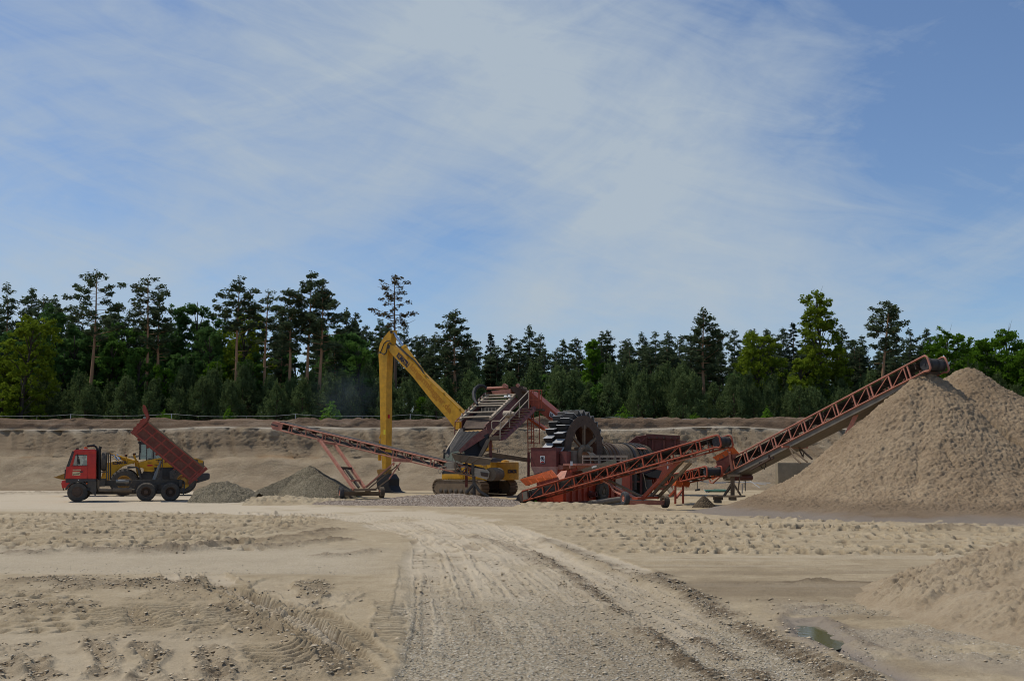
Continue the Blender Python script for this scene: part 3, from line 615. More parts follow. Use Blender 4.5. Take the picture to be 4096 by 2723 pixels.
# puddle water
mb = MB(); n = 40; ring = []
for i in range(n):
    a = 2 * PI * i / n; q = Vector((pdc.x + .27 * math.cos(a), pdc.y + .95 * math.sin(a), -.058)); q.x += .10 * (q.y - pdc.y); ring.append(q)
mb.add(ring, [tuple(range(n))]); o = mb.build('puddle_water', M['water'], recalc=False); o['kind'] = 'structure'
# ---------------------------------------------------------------- cut sand face of the pit and the land on top
def cliff():
    Xs = np.linspace(-150, 150, 1500)
    prof = [(79, -.6), (81, -.12), (82, .02), (84, .40), (86.3, 1.15), (87.6, 1.75), (88.2, 2.1), (88.7, 2.9), (89.2, 3.8), (89.7, 4.7), (89.95, 5.02), (90.9, 5.10), (91.05, 5.3), (91.5, 5.75), (92.0, 5.88), (92.8, 5.82), (94, 5.72), (97, 5.62), (110, 5.6)]
    s = np.concatenate([[0], np.cumsum([math.hypot(b[0] - a[0], b[1] - a[1]) for a, b in zip(prof[:-1], prof[1:])])])
    S = np.concatenate([np.arange(0, s[14], .085), np.linspace(s[14] + .1, s[-1], 50)])
    D0 = np.interp(S, s, [p[0] for p in prof]); Z0 = np.interp(S, s, [p[1] for p in prof])
    X, SS = np.meshgrid(Xs, S); D = np.interp(SS, S, D0); Z = np.interp(SS, S, Z0)
    sT, sF, sL, sC, sE = s[6], s[9], s[10], s[11], s[14]
    face = sst(sT - .5, sT + .4, SS) * sst(sL + .1, sL - .1, SS)
    tal = sst(s[1], s[3], SS) * (1 - sst(sT - .4, sT + .5, SS))
    # cones of fallen sand against the foot of the face
    tn = fbm(X * .16 + 3, SS * 0 + 2, 3, 5); tb = np.zeros_like(X)
    for cx, wd, hh in ((-52, 14, 1.2), (-40, 7, 1.3), (-31, 6, .8), (-21.5, 6, 1.0), (-14, 4.5, .9), (-5.5, 3.5, .5), (-.5, 3, .6), (5, 3, .9), (14, 5, .4), (23, 6, .9), (32, 8, .8), (45, 12, 1)):
        tb = np.maximum(tb, hh * np.exp(-((X - cx) / wd) ** 2))
    talk = tb + 1.6 * (tn - .45)
    hump = np.exp(-((SS - (sT - 1.2)) / 1.9) ** 2)
    Z += hump * (talk - .15) * .62; D -= hump * talk * .45
    # streaks, rills and slumped slabs on the face
    st = fbm(X * 1.6 + .6 * SS, SS * .22, 5, 15) - .5
    D -= face * 1.25 * st + face * .7 * (fbm(X * .16, SS * .3, 3, 16) - .5)
    lay = fbm(X * .05, Z * 2.6, 3, 18) - .5; D -= face * .07 * lay
    D -= np.clip(1 - SS / s[4], 0, 1) * 2.6 * (fbm(X * .14, X * 0, 4, 29) - .3); D -= tal * .5 * (fbm(X * .8, SS * .8, 5, 25) - .5); Z += tal * .18 * (fbm(X * .9, SS * .7, 5, 26) - .5) + tal * .12 * clods(X * 1.1, SS * 1.1, 27) * sst(.5, .65, fbm(X * .3, SS * .3, 2, 28))
    rimw = .28 * (fbm(X * .12, X * 0, 3, 44) - .5) * 2
    led = np.exp(-((SS - (sL + .45)) / .55) ** 2)
    Z += sst(sF - 2, sL, SS) * sst(sC + .4, sC, SS) * rimw
    top = sst(sC + .05, sC + .5, SS) * sst(s[-1] - 12, sE + 1.5, SS)
    Z += top * (.55 * (fbm(X * .55, SS * .8, 5, 35) - .45) + .28 * clods(X * 1.2, SS * 1.2, 36) * sst(.35, .6, fbm(X * .2, SS * .2, 3, 38)))
    D -= sst(sC, sC + .3, SS) * sst(sE + .3, sE - .3, SS) * .5 * (fbm(X * .9, SS * 1.5, 4, 37) - .5)
    D += 1.2 * (fbm(X * .05, X * 0 + .5, 2, 60) - .5) * 2
    for cx, dc, hh in ((-47, 87.2, 2.3), (-38.5, 86.6, 1.9), (-33, 87.4, 2.2), (-27, 87.0, 1.5), (-19.8, 87.2, 2.0), (-15.5, 87.6, 1.7), (-10.5, 87.2, 1.9), (-5.2, 87.5, 1.5), (-1.2, 87.0, 1.9), (3.5, 87.3, 1.6), (9, 87.0, 1.4), (14.5, 86.8, 1.7), (20.5, 87.2, 2.0), (27, 87, 1.8), (34, 87, 2.2), (42, 87, 2)):
        cz = hh - .50 * np.sqrt(((X - cx + .9 * (fbm(X * .5, D * .5, 3, 67) - .5)) / 1.25) ** 2 + (D - dc) ** 2 + .06) + .25 * (fbm(X * 1.2, D * 1.2, 4, 68) - .5); up_ = np.clip(cz - Z, 0, 9) * (SS < sF); Z = Z + up_; tal = np.maximum(tal, sst(0, .12, up_)); face = face * (1 - sst(0, .2, up_))
    a_t = np.clip(tal + face * sst(.03, .16, st) * 1.0 * sst(.30, .52, fbm(X * .09, SS * .2, 3, 66)) + np.exp(-((SS - sT) / .7) ** 2) * sst(.48, .6, fbm(X * .4, SS, 3, 64)), 0, 1)
    a_s = sst(sC - .02, sC + .15, SS) * (1 - sst(sE + 2.0, sE + 4, SS) * .0)
    a_l = led * sst(.28, .5, fbm(X * .25, SS * 0, 4, 70)) * (1 - a_s)  # pale line: sunlight on the ledge put into the colour
    a_o = (np.exp(-((SS - sT + .1) / .5) ** 2) * sst(.55, .68, fbm(X * .3, SS * .5, 3, 72)) * .5)
    a_f = sst(sE + 1.2, sE + 4.5, SS)
    P = np.stack([X, D, Z], -1)
    grid_mesh('cliff', P, M['cliff'], dict(talus=a_t, soil=a_s, ledge_light=np.clip(a_l, 0, 1), ochre=a_o, floor=a_f), kind='structure')
cliff()
mb = MB(); mb.quad((-3000, 108, 5.55), (3000, 108, 5.55), (3000, 4000, 5.55), (-3000, 4000, 5.55)); o = mb.build('forest_floor', M['dirt'], recalc=False); o['kind'] = 'structure'
# ---------------------------------------------------------------- heaps
def heap(name, x0, x1, d0, d1, res, hf, mat, label, cat='heap', group=None, damp=False, lumps=None):
    nx = int((x1 - x0) / res) + 1; nd = int((d1 - d0) / res) + 1
    X, D = np.meshgrid(np.linspace(x0, x1, nx), np.linspace(d0, d1, nd)); Z = hf(X, D)
    g = gz(X, D) - .12; Z = np.maximum(g, g + .12 + Z)
    P = np.stack([X, D, Z], -1); c = ((x0 + x1) / 2, (d0 + d1) / 2, 0); at2 = None
    if lumps is not None:
        sm = Z.copy()
        for _ in range(6): sm[1:-1, 1:-1] = (sm[:-2, 1:-1] + sm[2:, 1:-1] + sm[1:-1, :-2] + sm[1:-1, 2:] + sm[1:-1, 1:-1]) / 5
        gd, gx = np.gradient(sm, (d1 - d0) / (nd - 1), (x1 - x0) / (nx - 1)); nn = np.sqrt(gx ** 2 + gd ** 2 + 1); hh = lumps(X, D) * sst(.12, .5, Z)
        P = np.stack([X - gx / nn * hh, D - gd / nn * hh, Z + hh / nn], -1)
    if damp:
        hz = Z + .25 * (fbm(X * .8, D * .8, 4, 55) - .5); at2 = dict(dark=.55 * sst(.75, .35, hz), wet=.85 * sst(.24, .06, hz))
    o = grid_mesh(name, P, mat, at2, org=c); tag(o, label, cat, group); return o
def cone(X, D, cx, cd, h, sl, rnd=.25, ex=1):
    r = np.sqrt(((X - cx) / ex) ** 2 + (D - cd) ** 2 + rnd ** 2) - rnd; return h - sl * r
def great_pile(X, D):
    wx = X + .8 * (fbm(X * .3, D * .3, 3, 91) - .5); wd = D + .8 * (fbm(X * .3, D * .3, 3, 92) - .5)
    z = cone(wx, wd, 18.8, 47.4, 6.30, .84, .10)
    z = np.maximum(z, cone(wx, wd, 21.55, 49.2, 6.55, .74, .35)); z = np.maximum(z, cone(wx, wd, 26.5, 50, 5.6, .62, .6)); z = np.maximum(z, cone(wx, wd, 32, 51, 5.3, .62, .8));
    z = np.where(z < 2.4, 2.75 * np.exp((z - 2.4) / 2.6) - .35, z)
    k = sst(-.2, .5, z)
    z = z + k * (.20 * (fbm(X * .9, D * .9, 4, 4) - .5) - .05)
    # runnels down the front
    for ax, ad, bx, bd, wdt, dp in ((18.4, 46.6, 16.9, 43.6, .45, .16), (16.9, 43.6, 15.6, 41.0, .18, .10), (20.1, 46.4, 21.0, 44.2, .22, .55), (21.0, 44.4, 21.7, 43.0, .1, .2), (17.8, 43.4, 17.8, 42.3, .10, .15), (22.5, 42.6, 23.2, 41.0, .1, .15)):
        L = math.hypot(bx - ax, bd - ad); t = np.clip(((X - ax) * (bx - ax) + (D - ad) * (bd - ad)) / L ** 2, 0, 1)
        dd = np.hypot(X - ax - t * (bx - ax), D - ad - t * (bd - ad)) + .12 * (fbm(X * 3, D * 3, 2, 93) - .5); z = z - dp * np.exp(-(dd / wdt) ** 2)
    return z
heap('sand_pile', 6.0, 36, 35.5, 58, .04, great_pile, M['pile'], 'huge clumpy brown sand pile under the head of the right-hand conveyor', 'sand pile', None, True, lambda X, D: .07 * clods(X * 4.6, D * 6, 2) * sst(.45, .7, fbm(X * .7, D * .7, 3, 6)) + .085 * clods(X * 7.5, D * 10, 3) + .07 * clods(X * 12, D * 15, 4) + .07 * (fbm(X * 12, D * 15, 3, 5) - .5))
def near_heap(X, D):
    wx = X + .5 * (fbm(X * .8, D * .8, 3, 95) - .5); wd = D + .6 * (fbm(X * .7, D * .7, 3, 96) - .5)
    z = cone(wx, wd, 10.75, 15.4, 1.62, .315, .4)
    k = sst(-.05, .2, z); lum = sst(.40, .6, fbm(X * .9, D * .9, 3, 97))
    z = z + k * (.05 * clods(X * 3.4, D * 3.4, 11) * lum + .085 * clods(X * 7, D * 7, 12) * (.10 + lum) + .05 * clods(X * 15, D * 15, 13) * (.4 + lum) + .03 * (fbm(X * 14, D * 14, 3, 17) - .5) + .25 * (fbm(X * 1.6, D * 1.6, 5, 14) - .5))
    z = np.where(z > 0, z, z)
    return z
heap('sand_heap', 4.0, 13.5, 9.2, 21, .022, near_heap, M['near_pile'], 'lumpy pale sand heap in the right foreground beside the puddle', 'sand heap')
def g(zf, a, b, D=None):
    p = gnd(*zf(a, b)) if D is None else at(*zf(a, b), D); return p
def gp(px, D): return (px - CX) / F * D      # X of a photograph column at depth D
def dump(X, D): 
    z = np.maximum(cone(X, D, gp(905, 59.2), 59.2, 1.02, .56, .4, 1.3), cone(X, D, gp(868, 58.3), 58.3, .55, .6, .3, 1.1)); k = sst(-.1, .1, z); return z + k * (.10 * clods(X * 4, D * 4, 3) + .16 * (fbm(X * 1.5, D * 1.5, 4, 2) - .5))
heap('grit_heap', gp(780, 58), gp(1060, 60), 55.5, 62.5, .05, dump, M['grit'], 'small dark grit heap just tipped behind the red dump truck', 'heap', 'dark grit heaps')
def grit2(X, D):
    a = cone(X, D, gp(1244, 66), 66, 1.85, .60, .25)
    t = np.clip((X - gp(960, 62)) / (gp(1244, 66) - gp(960, 62)), 0, 1); ridge = 1.80 * t - .70 * np.abs(D - 62.5 - 3.5 * t)
    ridge = np.minimum(ridge, 1.85 - .62 * np.maximum(X - gp(1244, 66), 0) - .62 * np.maximum(0, gp(905, 62) - X)); ridge = np.where(X > gp(1244, 66), -1, ridge); z = np.maximum(a, ridge); z = np.maximum(z, cone(X, D, gp(1278, 64.0), 64.0, 1.42, .62, .25)); k = sst(-.1, .1, z)
    return z + k * (.05 * clods(X * 5, D * 5, 3) + .14 * (fbm(X * 1.2, D * 1.2, 4, 7) - .5))
heap('grit_heap', gp(900, 61), gp(1440, 62), 58, 71, .05, grit2, M['grit'], 'large dark grit heap with a sharp crest under the left conveyor', 'heap', 'dark grit heaps')
def bank1(X, D): 
    z = cone(X, D, gp(1130, 55.8), 55.8, .28, .22, .6, 2.0); z = np.maximum(z, cone(X, D, gp(1230, 55.4), 55.4, .18, .18, .6, 2.5)); k = sst(-.05, .08, z); return z + k * (.14 * clods(X * 3, D * 3, 5) + .1 * clods(X * 7, D * 7, 6))
heap('sand_bank', gp(1000, 55), gp(1420, 55), 53, 58.5, .05, bank1, M['plain_sand'], 'low lumpy bank of pale sand in front of the large dark grit heap', 'sand bank')
def peb(X, D):
    z = cone(X, D, gp(1820, 58), 58, .46, .24, .7, 2.0); z = np.maximum(z, cone(X, D, gp(1680, 55.6), 55.6, .30, .2, .6, 2.2)); z = np.maximum(z, cone(X, D, gp(1500, 54.6), 54.6, .16, .14, .6, 3)); k = sst(-.05, .08, z)
    return z + k * (.07 * clods(X * 6, D * 6, 5) + .15 * (fbm(X * 1.1, D * 1.1, 3, 6) - .5))
heap('pebble_heap', gp(1280, 55), gp(2080, 56), 52, 62, .05, peb, M['pebbles'], 'long low heap of pinkish grey pebbles in front of the yellow excavator', 'pebble heap')
def sandcone(X, D): 
    z = cone(X, D, gp(2560, 53.2), 53.2, .34, .36, .2, 1.3); return z + .02 * (fbm(X * 4, D * 4, 3, 3) - .5)
heap('sand_heap', gp(2470, 53), gp(2660, 53), 51.8, 54.8, .04, sandcone, M['near_pile'], 'little smooth cone of pale sand in front of the red conveyor wheels', 'sand heap')
def dc(X, D): z = cone(X, D, gp(2807, 57.5), 57.5, .62, 1.05, .06); return z + sst(-.1, .1, z) * .05 * clods(X * 7, D * 7, 2)
heap('dirt_cone', gp(2740, 57), gp(2880, 57), 56.4, 58.6, .03, dc, M['dirt'], 'small pointed cone of dark dirt between the red conveyor and the wooden plank', 'dirt heap', 'small dark dirt cones')
def dc2(X, D): z = cone(X, D, gp(1624, 58), 58, .30, 1.3, .05); return z + sst(-.1, .1, z) * .03 * clods(X * 9, D * 9, 2)
heap('dirt_cone', gp(1600, 58), gp(1650, 58), 57.4, 58.6, .025, dc2, M['dirt'], 'tiny dark dirt cone at the edge of the pebble heap right of the left conveyor', 'dirt heap', 'small dark dirt cones')
def berm(X, D):
    ridge = .30 * np.exp(-((D - 52.0) / 1.4) ** 2) * sst(gp(2020, 52), gp(2120, 52), X) * sst(gp(2600, 52), gp(2380, 52), X); return ridge - .02 + sst(.02, .1, ridge) * (.14 * clods(X * 2.6, D * 2.6, 4) + .1 * (fbm(X, D, 3, 9) - .5))
heap('sand_bank', gp(1980, 52), gp(2640, 52), 49, 55, .05, berm, M['plain_sand'], 'low uneven sand bank in front of the red conveyor tail', 'sand bank')
# ---------------------------------------------------------------- wheels
def wheel(parent, c, ax, r, w, rim_r, tyre, rim, lugs=0, dish=.35, name='wheel', hubr=.28, both=False):
    """tyre, rim and hub as one wheel: c centre of the outer side, ax pointing outward"""
    c = Vector(c); ax = Vector(ax).normalized(); mb = MB()
    mb.lathe([(-w, rim_r), (-w, r * .86), (-w * .9, r * .97), (-w * .75, r), (-w * .25, r), (-w * .1, r * .97), (0, r * .86), (-.01, rim_r * 1.04), (-.05, rim_r)], c, ax, 36)
    if lugs:
        up = Vector((0, 0, 1)); a = ax.cross(up).normalized(); b = a.cross(ax)
        for k in range(lugs):
            for sd in (0, 1):
                t = 2 * PI * (k + .5 * sd) / lugs; t2 = t + 2 * PI * .35 / lugs
                d1 = a * math.cos(t) + b * math.sin(t); d2 = a * math.cos(t2) + b * math.sin(t2)
                e = -w * .5; o1 = -.01 if sd == 0 else -w + .01
                mb.bar(c + ax * o1 + d1 * (r * .985), c + ax * e + d2 * (r * 1.0), r * .085, r * .07, up=d1)
    wh = mb.build(name, tyre, parent)
    mb = MB(); mb.lathe([(-.05, rim_r), (-.02, rim_r * 1.02), (-.03, rim_r * .9), (-w * dish, rim_r * .82), (-w * dish, hubr * r), (-w * dish * .3, hubr * r * .9), (-w * dish * .25, 0.001)], c, ax, 28)
    if both: mb.lathe([(-w + .02, rim_r), (-w * .8, rim_r * .8), (-w * .8, .001)], c, ax, 28)
    up = Vector((0, 0, 1)); a = ax.cross(up).normalized(); b = a.cross(ax)
    for k in range(8):
        t = 2 * PI * k / 8; p = c + (a * math.cos(t) + b * math.sin(t)) * rim_r * .62 + ax * (-w * dish); mb.tube(p - ax * .01, p + ax * .03, .022, n=6)
    mb.build('rim', rim, wh); return wh
# ---------------------------------------------------------------- red dump truck
def truck():
    o = gnd(*Z1(322, 1250)); fr = Fr((o.x, o.y, 0), R(17.5)); Y = lambda a, b, y=0.0: fr.ly(Z1(a, b), y); W = 2.45
    def P(a, b, y=0.0): q = Y(a, b); return fr.L(q.x, y, q.z)          # profile point read on the near side, set at depth y
    yv = fr.M.to_3x3() @ Vector((0, 1, 0)); xv = fr.M.to_3x3() @ Vector((1, 0, 0))
    t = thing('dump_truck', o, 'red six-wheel dump truck with its tipper bed raised', 'dump truck')
    # cab shell
    mb = MB(); y0, y1 = .03, W
    def pr(pts, ya=y0, yb=y1): mb.prism([P(a, b, ya) for a, b in pts], yv * (yb - ya))
    th = .07
    pr([(180, 987), (190, 845), (240, 835), (445, 832), (440, 988)], y0, y0 + th); pr([(180, 987), (190, 845), (240, 835), (445, 832), (440, 988)], y1 - th, y1)
    for ya in (y0, y1 - th):
        pr([(444, 988), (444, 690), (540, 690), (538, 988)], ya, ya + th)                     # rear quarter
        pr([(232, 836), (268, 836), (302, 700), (280, 690)], ya + .004, ya + th)              # windscreen pillar
        pr([(436, 834), (446, 834), (446, 700), (436, 700)], ya + .003, ya + th)
    pr([(262, 706), (262, 690), (275, 655), (300, 640), (530, 637), (541, 660), (541, 692), (446, 692), (446, 706)])   # roof cap
    pr([(525, 690), (541, 690), (539, 986), (525, 986)], y0 + th, y1 - th)                    # back wall
    pr([(180, 987), (190, 845), (212, 845), (205, 987)], y0 + th, y1 - th)                    # nose
    pr([(188, 987), (188, 970), (530, 970), (530, 987)], y0 + th, y1 - th)                    # floor
    cab = mb.build('cab', M['cab_red'], t, bevel=.018)
    mb = MB(); mb.quad(P(196, 842, .10), P(262, 660, .16), P(262, 660, W - .16), P(196, 842, W - .1)); mb.build('windscreen', M['windscreen'], cab, recalc=False)
    for q in (.01, W + .01):
        mb = MB(); mb.prism([P(228, 843, q), P(192, 845, q + .002), P(262, 655, q), P(285, 668, q)], yv * .012); mb.build('windscreen_frame', M['dark'], cab)
    for q, nm in ((y0 + .03, 'side_window'), (y1 - .03, 'side_window')):
        mb = MB(); mb.quad(P(270, 832, q), P(436, 832, q), P(436, 704, q), P(302, 704, q)); mb.build(nm, M['glass'], cab, recalc=False)
    mb = MB()
    for pts in ([(262, 832), (440, 832), (440, 825), (262, 825)], [(300, 709), (440, 709), (440, 701), (300, 701)], [(314, 828), (324, 828), (328, 704), (320, 704)]): pr2 = mb.prism([P(a, b, .022) for a, b in pts], yv * .02)
    mb.build('window_trim', M['dark'], cab)
    mb = MB(); mb.prism([P(236, 975, .018), P(443, 975, .018), P(443, 700, .018), P(438, 700, .018), P(438, 838, .018), P(238, 838, .018)], yv * .014); dr = mb.build('door', M['cab_red'], cab)
    mb = MB(); mb.box(*sum(([min(Y(396, 0).x, Y(428, 0).x), max(Y(396, 0).x, Y(428, 0).x)], [-.005, .02], [Y(0, 912).z, Y(0, 896).z]), []), fr=fr); mb.build('door_handle', M['dark'], dr)
    # signs on the door
    mb = MB(); mb.prism([P(265, 948, .004), P(357, 945, .004), P(357, 902, .004), P(265, 904, .004)], yv * .012); sg = mb.build('door_sign', M['sign_cream'], cab)
    text('lettering', 'DOZEP', P(272, 944, .002), P(352, 930) - P(272, 944), (0, 0, 1), .065, M['dark'], sg, .03, P(272, 944).lerp(P(352, 930), 1).__sub__(P(272, 944)).length)
    mb = MB(); mb.prism([P(268, 892, .004), P(362, 890, .004), P(362, 874, .004), P(268, 876, .004)], yv * .012); sg = mb.build('name_strip', M['sign_cream'], cab)
    text('lettering', 'ŠTĚRKOVNA', P(274, 889, .002), xv, (0, 0, 1), .03, M['bed_red'], sg, .01, (P(356, 889) - P(274, 889)).length)
    # driver inside
    # dark skirt, mudguard, bumper, grille
    mb = MB(); mb.prism([P(185, 1032), P(183, 988), P(538, 988), P(538, 1018), P(450, 1020), P(400, 1020), P(300, 1016), P(240, 1032)], yv * W)
    c0 = Y(322, 1145)
    ring = [fr.L(c0.x + .66 * math.cos(a), .02, c0.z + .62 * math.sin(a)) for a in np.linspace(R(30), R(165), 12)] ; ring2 = [fr.L(c0.x + .58 * math.cos(a), .02, c0.z + .55 * math.sin(a)) for a in np.linspace(R(165), R(30), 12)]
    mb.prism(ring + ring2, yv * .5); mb.prism([p + yv * (W - .5) for p in ring + ring2], yv * .48)
    sk = mb.build('cab_skirt', M['dark'], t)
    mb = MB(); mb.prism([P(330, 1003, -.012), P(342, 1003, -.012), P(342, 994, -.012), P(330, 994, -.012)], yv * .012); mb.build('marker_light', M['white'], sk)
    mb = MB(); mb.prism([P(445, 1020, .02), P(545, 1018, .02), P(545, 1140, .02), P(470, 1138, .02), P(440, 1060, .02)], yv * .55); mb.prism([P(480, 1140, .03), P(540, 1140, .03), P(540, 1180, .03), P(528, 1182, .03), P(500, 1158, .03)], yv * .05); st = mb.build('step_box', M['chassis'], t)
    mb = MB(); mb.box(Y(490, 0).x, Y(525, 0).x, -.004, .02, Y(0, 1128).z, Y(0, 1095).z, fr); mb.build('step', M['black'], st)
    mb = MB(); c = Y(434, 1040); mb.lathe([(0, .04), (.03, .035), (.035, .001)], fr.L(c.x, .0, c.z), -yv, 12); mb.build('indicator', M['amber'], st)
    mb = MB(); mb.prism([P(130, 1040, .05), P(138, 1008, .05), P(185, 1005, .05), P(232, 1030, .05), P(215, 1092, .05), P(140, 1097, .05)], yv * (W - .1)); bp = mb.build('bumper', M['cab_red'], t, bevel=.02)
    for yy in (.4, W - .4):
        for a, b in ((148, 1122), (178, 1106)): mb = MB(); mb.tube(P(a, 1093, yy), P(a + 3, b, yy), .03); mb.build('tow_hook', M['rust'], bp)
    for yy in (.35, W - .35):
        mb = MB(); mb.lathe([(0, .10), (.03, .09), (.035, .001)], P(134, 1040, yy), -xv, 14); mb.build('headlight', M['white'], bp)
    mb = MB(); mb.prism([P(165, 985, .12), P(170, 876, .12), P(196, 872, .12), P(196, 985, .12)], yv * (W - .24)); mb.build('grille', M['dark'], t)
    # roof beacon, mirror
    mb = MB(); a = P(411, 640, .5); mb.lathe([(0, .115), (.03, .115)], a, (0, 0, 1), 16); mb.build('beacon_base', M['white'], cab)
    mb = MB(); mb.lathe([(0, .1), (.08, .1), (.11, .085), (.118, .001)], a + Vector((0, 0, .03)), (0, 0, 1), 16); mb.build('beacon', M['amber'], cab)
    mb = MB(); mb.bar(P(318, 622, .25), P(318, 648, .25), .09, .12); mb.path([P(318, 645, .25), P(316, 684, .1), P(300, 690, .05)], .018); mb.path([P(336, 742, -.12), P(318, 700, -.05), P(322, 690, .0)], .015); mb.bar(P(338, 750, -.14), P(344, 815, -.14), .10, .05); mb.build('mirror', M['black'], cab)
    # exhaust stack and snorkel
    mb = MB(); mb.tube(P(577, 1005, .35), P(577, 640, .35), .085); mb.tube(P(577, 640, .35), P(592, 604, .35), .085); mb.build('exhaust_stack', M['black'], t)
    mb = MB(); mb.path([P(430, 596, .9), P(505, 592, .9), P(528, 606, .9), P(552, 650, .8), P(554, 760, .8), P(554, 990, .8)], .06); mb.tube(P(430, 604, .9), P(430, 586, .9), .06); mb.build('air_intake', M['black'], t)
    mb = MB(); mb.path([P(562, 1000, .3), P(562, 1090, .25), P(575, 1122, .25), P(740, 1128, .3)], .085); mb.build('exhaust_pipe', M['mud_steel'], t)
    # spare wheel behind the cab
    c = Y(631, 782); wheel(t, fr.L(c.x - .14, .55, c.z), -xv, .53, .28, .29, M['tyre'], M['rust'], name='spare_wheel')
    mb = MB()
    for a0, a1 in ((664, 664), (688, 688)): mb.bar(P(a0, 1000, .2), P(a1, 680, .2), .05)
    mb.bar(P(664, 690, .2), P(688, 684, .2), .04); mb.bar(P(690, 680, .2), P(745, 716, .5), .03); mb.bar(P(690, 1000, 1.9), P(690, 690, 1.9), .05); mb.bar(P(600, 905, .2), P(690, 905, .2), .06); mb.box(Y(585, 0).x, Y(690, 0).x, .3, 1.9, Y(0, 1080).z, Y(0, 990).z, fr); mb.build('spare_wheel_rack', M['chassis'], t)
    # chassis
    mb = MB()
    for yy in (.72, 1.55): mb.prism([P(540, 1075, yy), P(540, 1010, yy), P(960, 1002, yy), P(1500, 996, yy), P(1580, 1010, yy), P(1580, 1052, yy), P(970, 1075, yy)], yv * .18)
    mb.tube(P(322, 1145, 1.25), P(1450, 1142, 1.25), .16); 
    for a in (322, 1132, 1422): mb.tube(P(a, 1145, .3), P(a, 1145, W - .3), .13)
    mb.prism([P(1255, 1170, .5), P(1255, 1045, .5), P(1310, 1045, .5), P(1310, 1170, .5)], yv * 1.4)
    mb.prism([P(970, 1150, .5), P(1010, 1080, .5), P(1040, 1060, .5), P(1520, 1050, .5), P(1560, 1080, .5), P(1540, 1110, .5)], yv * .12)
    mb.box(Y(1560, 0).x, Y(1600, 0).x, .3, W - .3, Y(0, 1090).z, Y(0, 1010).z, fr)
    mb.build('chassis', M['chassis'], t)
    for (a0, a1, b, r) in ((775, 930, 1015, .10), (738, 965, 1120, .125)):
        mb = MB(); mb.lathe([(0, .001), (.0, r * .8), (.03, r), ((P(a1, 0) - P(a0, 0)).length - .03, r), ((P(a1, 0) - P(a0, 0)).length, r * .8), ((P(a1, 0) - P(a0, 0)).length, .001)], P(a0, b, .18), xv, 20)
        for k in (.3, .7): q = P(a0 + (a1 - a0) * k, b, .18); mb.lathe([(-.02, r + .008), (.02, r + .008)], q, xv, 20)
        mb.build('air_tank', M['steel'] if b < 1100 else M['mud_steel'], t)
    mb = MB(); mb.path([P(930, 990, .15), P(955, 985, .1), P(968, 1010, .12), P(955, 1040, .12)], .02); mb.path([P(930, 1005, .15), P(972, 1000, .1)], .02); mb.box(Y(930, 0).x, Y(968, 0).x, .1, .4, Y(0, 1050).z, Y(0, 995).z, fr); mb.build('valve_block', M['mud_steel'], t)
    # wheels
    for (a, b, r) in ((322, 1145, .525), (1132, 1142, .52), (1422, 1142, .52)):
        c = Y(a, b); rear = a > 1000
        wheel(t, fr.L(c.x, .0, c.z), -yv, r, .55 if rear else .32, .29, M['tyre'], M['rust'], dish=.36 if rear else .12, name='wheel', hubr=.24 if rear else .4)
        wheel(t, fr.L(c.x, W, c.z), yv, r, .55 if rear else .32, .29, M['tyre'], M['rust'], dish=.36 if rear else .12, name='wheel', hubr=.24 if rear else .4)
    # rear end
    mb = MB(); mb.box(Y(1608, 0).x, Y(1622, 0).x, .05, .5, Y(0, 1190).z, Y(0, 1112).z, fr); mb.box(Y(1608, 0).x, Y(1622, 0).x, W - .5, W - .05, Y(0, 1190).z, Y(0, 1112).z, fr); mb.bar(P(1585, 1020, .1), P(1585, 1120, .1), .06); mb.bar(P(1580, 1110, .1), P(1580, 1110, W - .1), .08); mb.build('rear_underrun', M['dark'], t)
    mb = MB(); mb.prism([P(1592, 1100, .06), P(1592, 1058, .06), P(1632, 1050, .06), P(1636, 1075, .06)], yv * .3); mb.build('tail_light', M['yellow'], t)
    # telescopic ram
    mb = MB(); A = P(1228, 1000, 1.2); B = P(1308, 775, 1.2)
    for k0, k1, r in ((0, .42, .12), (.42, .72, .095), (.72, 1.0, .07)): mb.tube(A.lerp(B, k0), A.lerp(B, k1), r, n=14); mb.tube(A.lerp(B, k1 - .015), A.lerp(B, k1), r * 1.12, n=14)
    mb.build('hydraulic_ram', M['steel'], t)
    # tipper bed
    q0 = Y(985, 468); q1 = Y(1650, 1012); e1 = (q1 - q0); Lb = e1.length; e1.normalize(); e2 = Vector((-e1.z, 0, e1.x)); e2 = e2 if e2.z > 0 else -e2
    def B_(u, v, y): q = q0 + e1 * u + e2 * v; return fr.L(q.x, y, q.z)
    Hb = 1.02; ye, yf = -.02, 2.42
    mb = MB()
    for ya in (ye + .045, yf - .095):
        mb.prism([B_(.0, .05, ya), B_(Lb, .05, ya), B_(Lb + .1, Hb, ya), B_(.16, Hb, ya)], yv * .05)
    mb.prism([B_(0, -.0, ye + .05), B_(Lb, 0, ye + .05), B_(Lb, .09, ye + .05), B_(0, .09, ye + .05)], yv * (yf - ye - .1))
    bed = mb.build('tipper_bed', M['bed_panel'], t)
    mb = MB()
    for ya in (ye, yf - .05):
        def rail(u0, u1, v, w): mb.prism([B_(u0, v, ya), B_(u1, v, ya), B_(u1, v + w, ya), B_(u0, v + w, ya)], yv * .05)
        rail(0, Lb, .02, .11); rail(.08, Lb + .05, .56, .085); rail(.14, Lb + .08, Hb - .08, .08)
        for k in range(7): 
            u = .03 + k * (Lb - .15) / 6; mb.prism([B_(u, .131, ya + .002), B_(u + .085, .131, ya + .002), B_(u + .13, .559, ya + .002), B_(u + .045, .559, ya + .002)], yv * .047)
        for k in range(7):
            u = .12 + k * (Lb - .17) / 6; mb.prism([B_(u, .646, ya + .003), B_(u + .08, .646, ya + .003), B_(u + .11, Hb - .081, ya + .003), B_(u + .03, Hb - .081, ya + .003)], yv * .046)
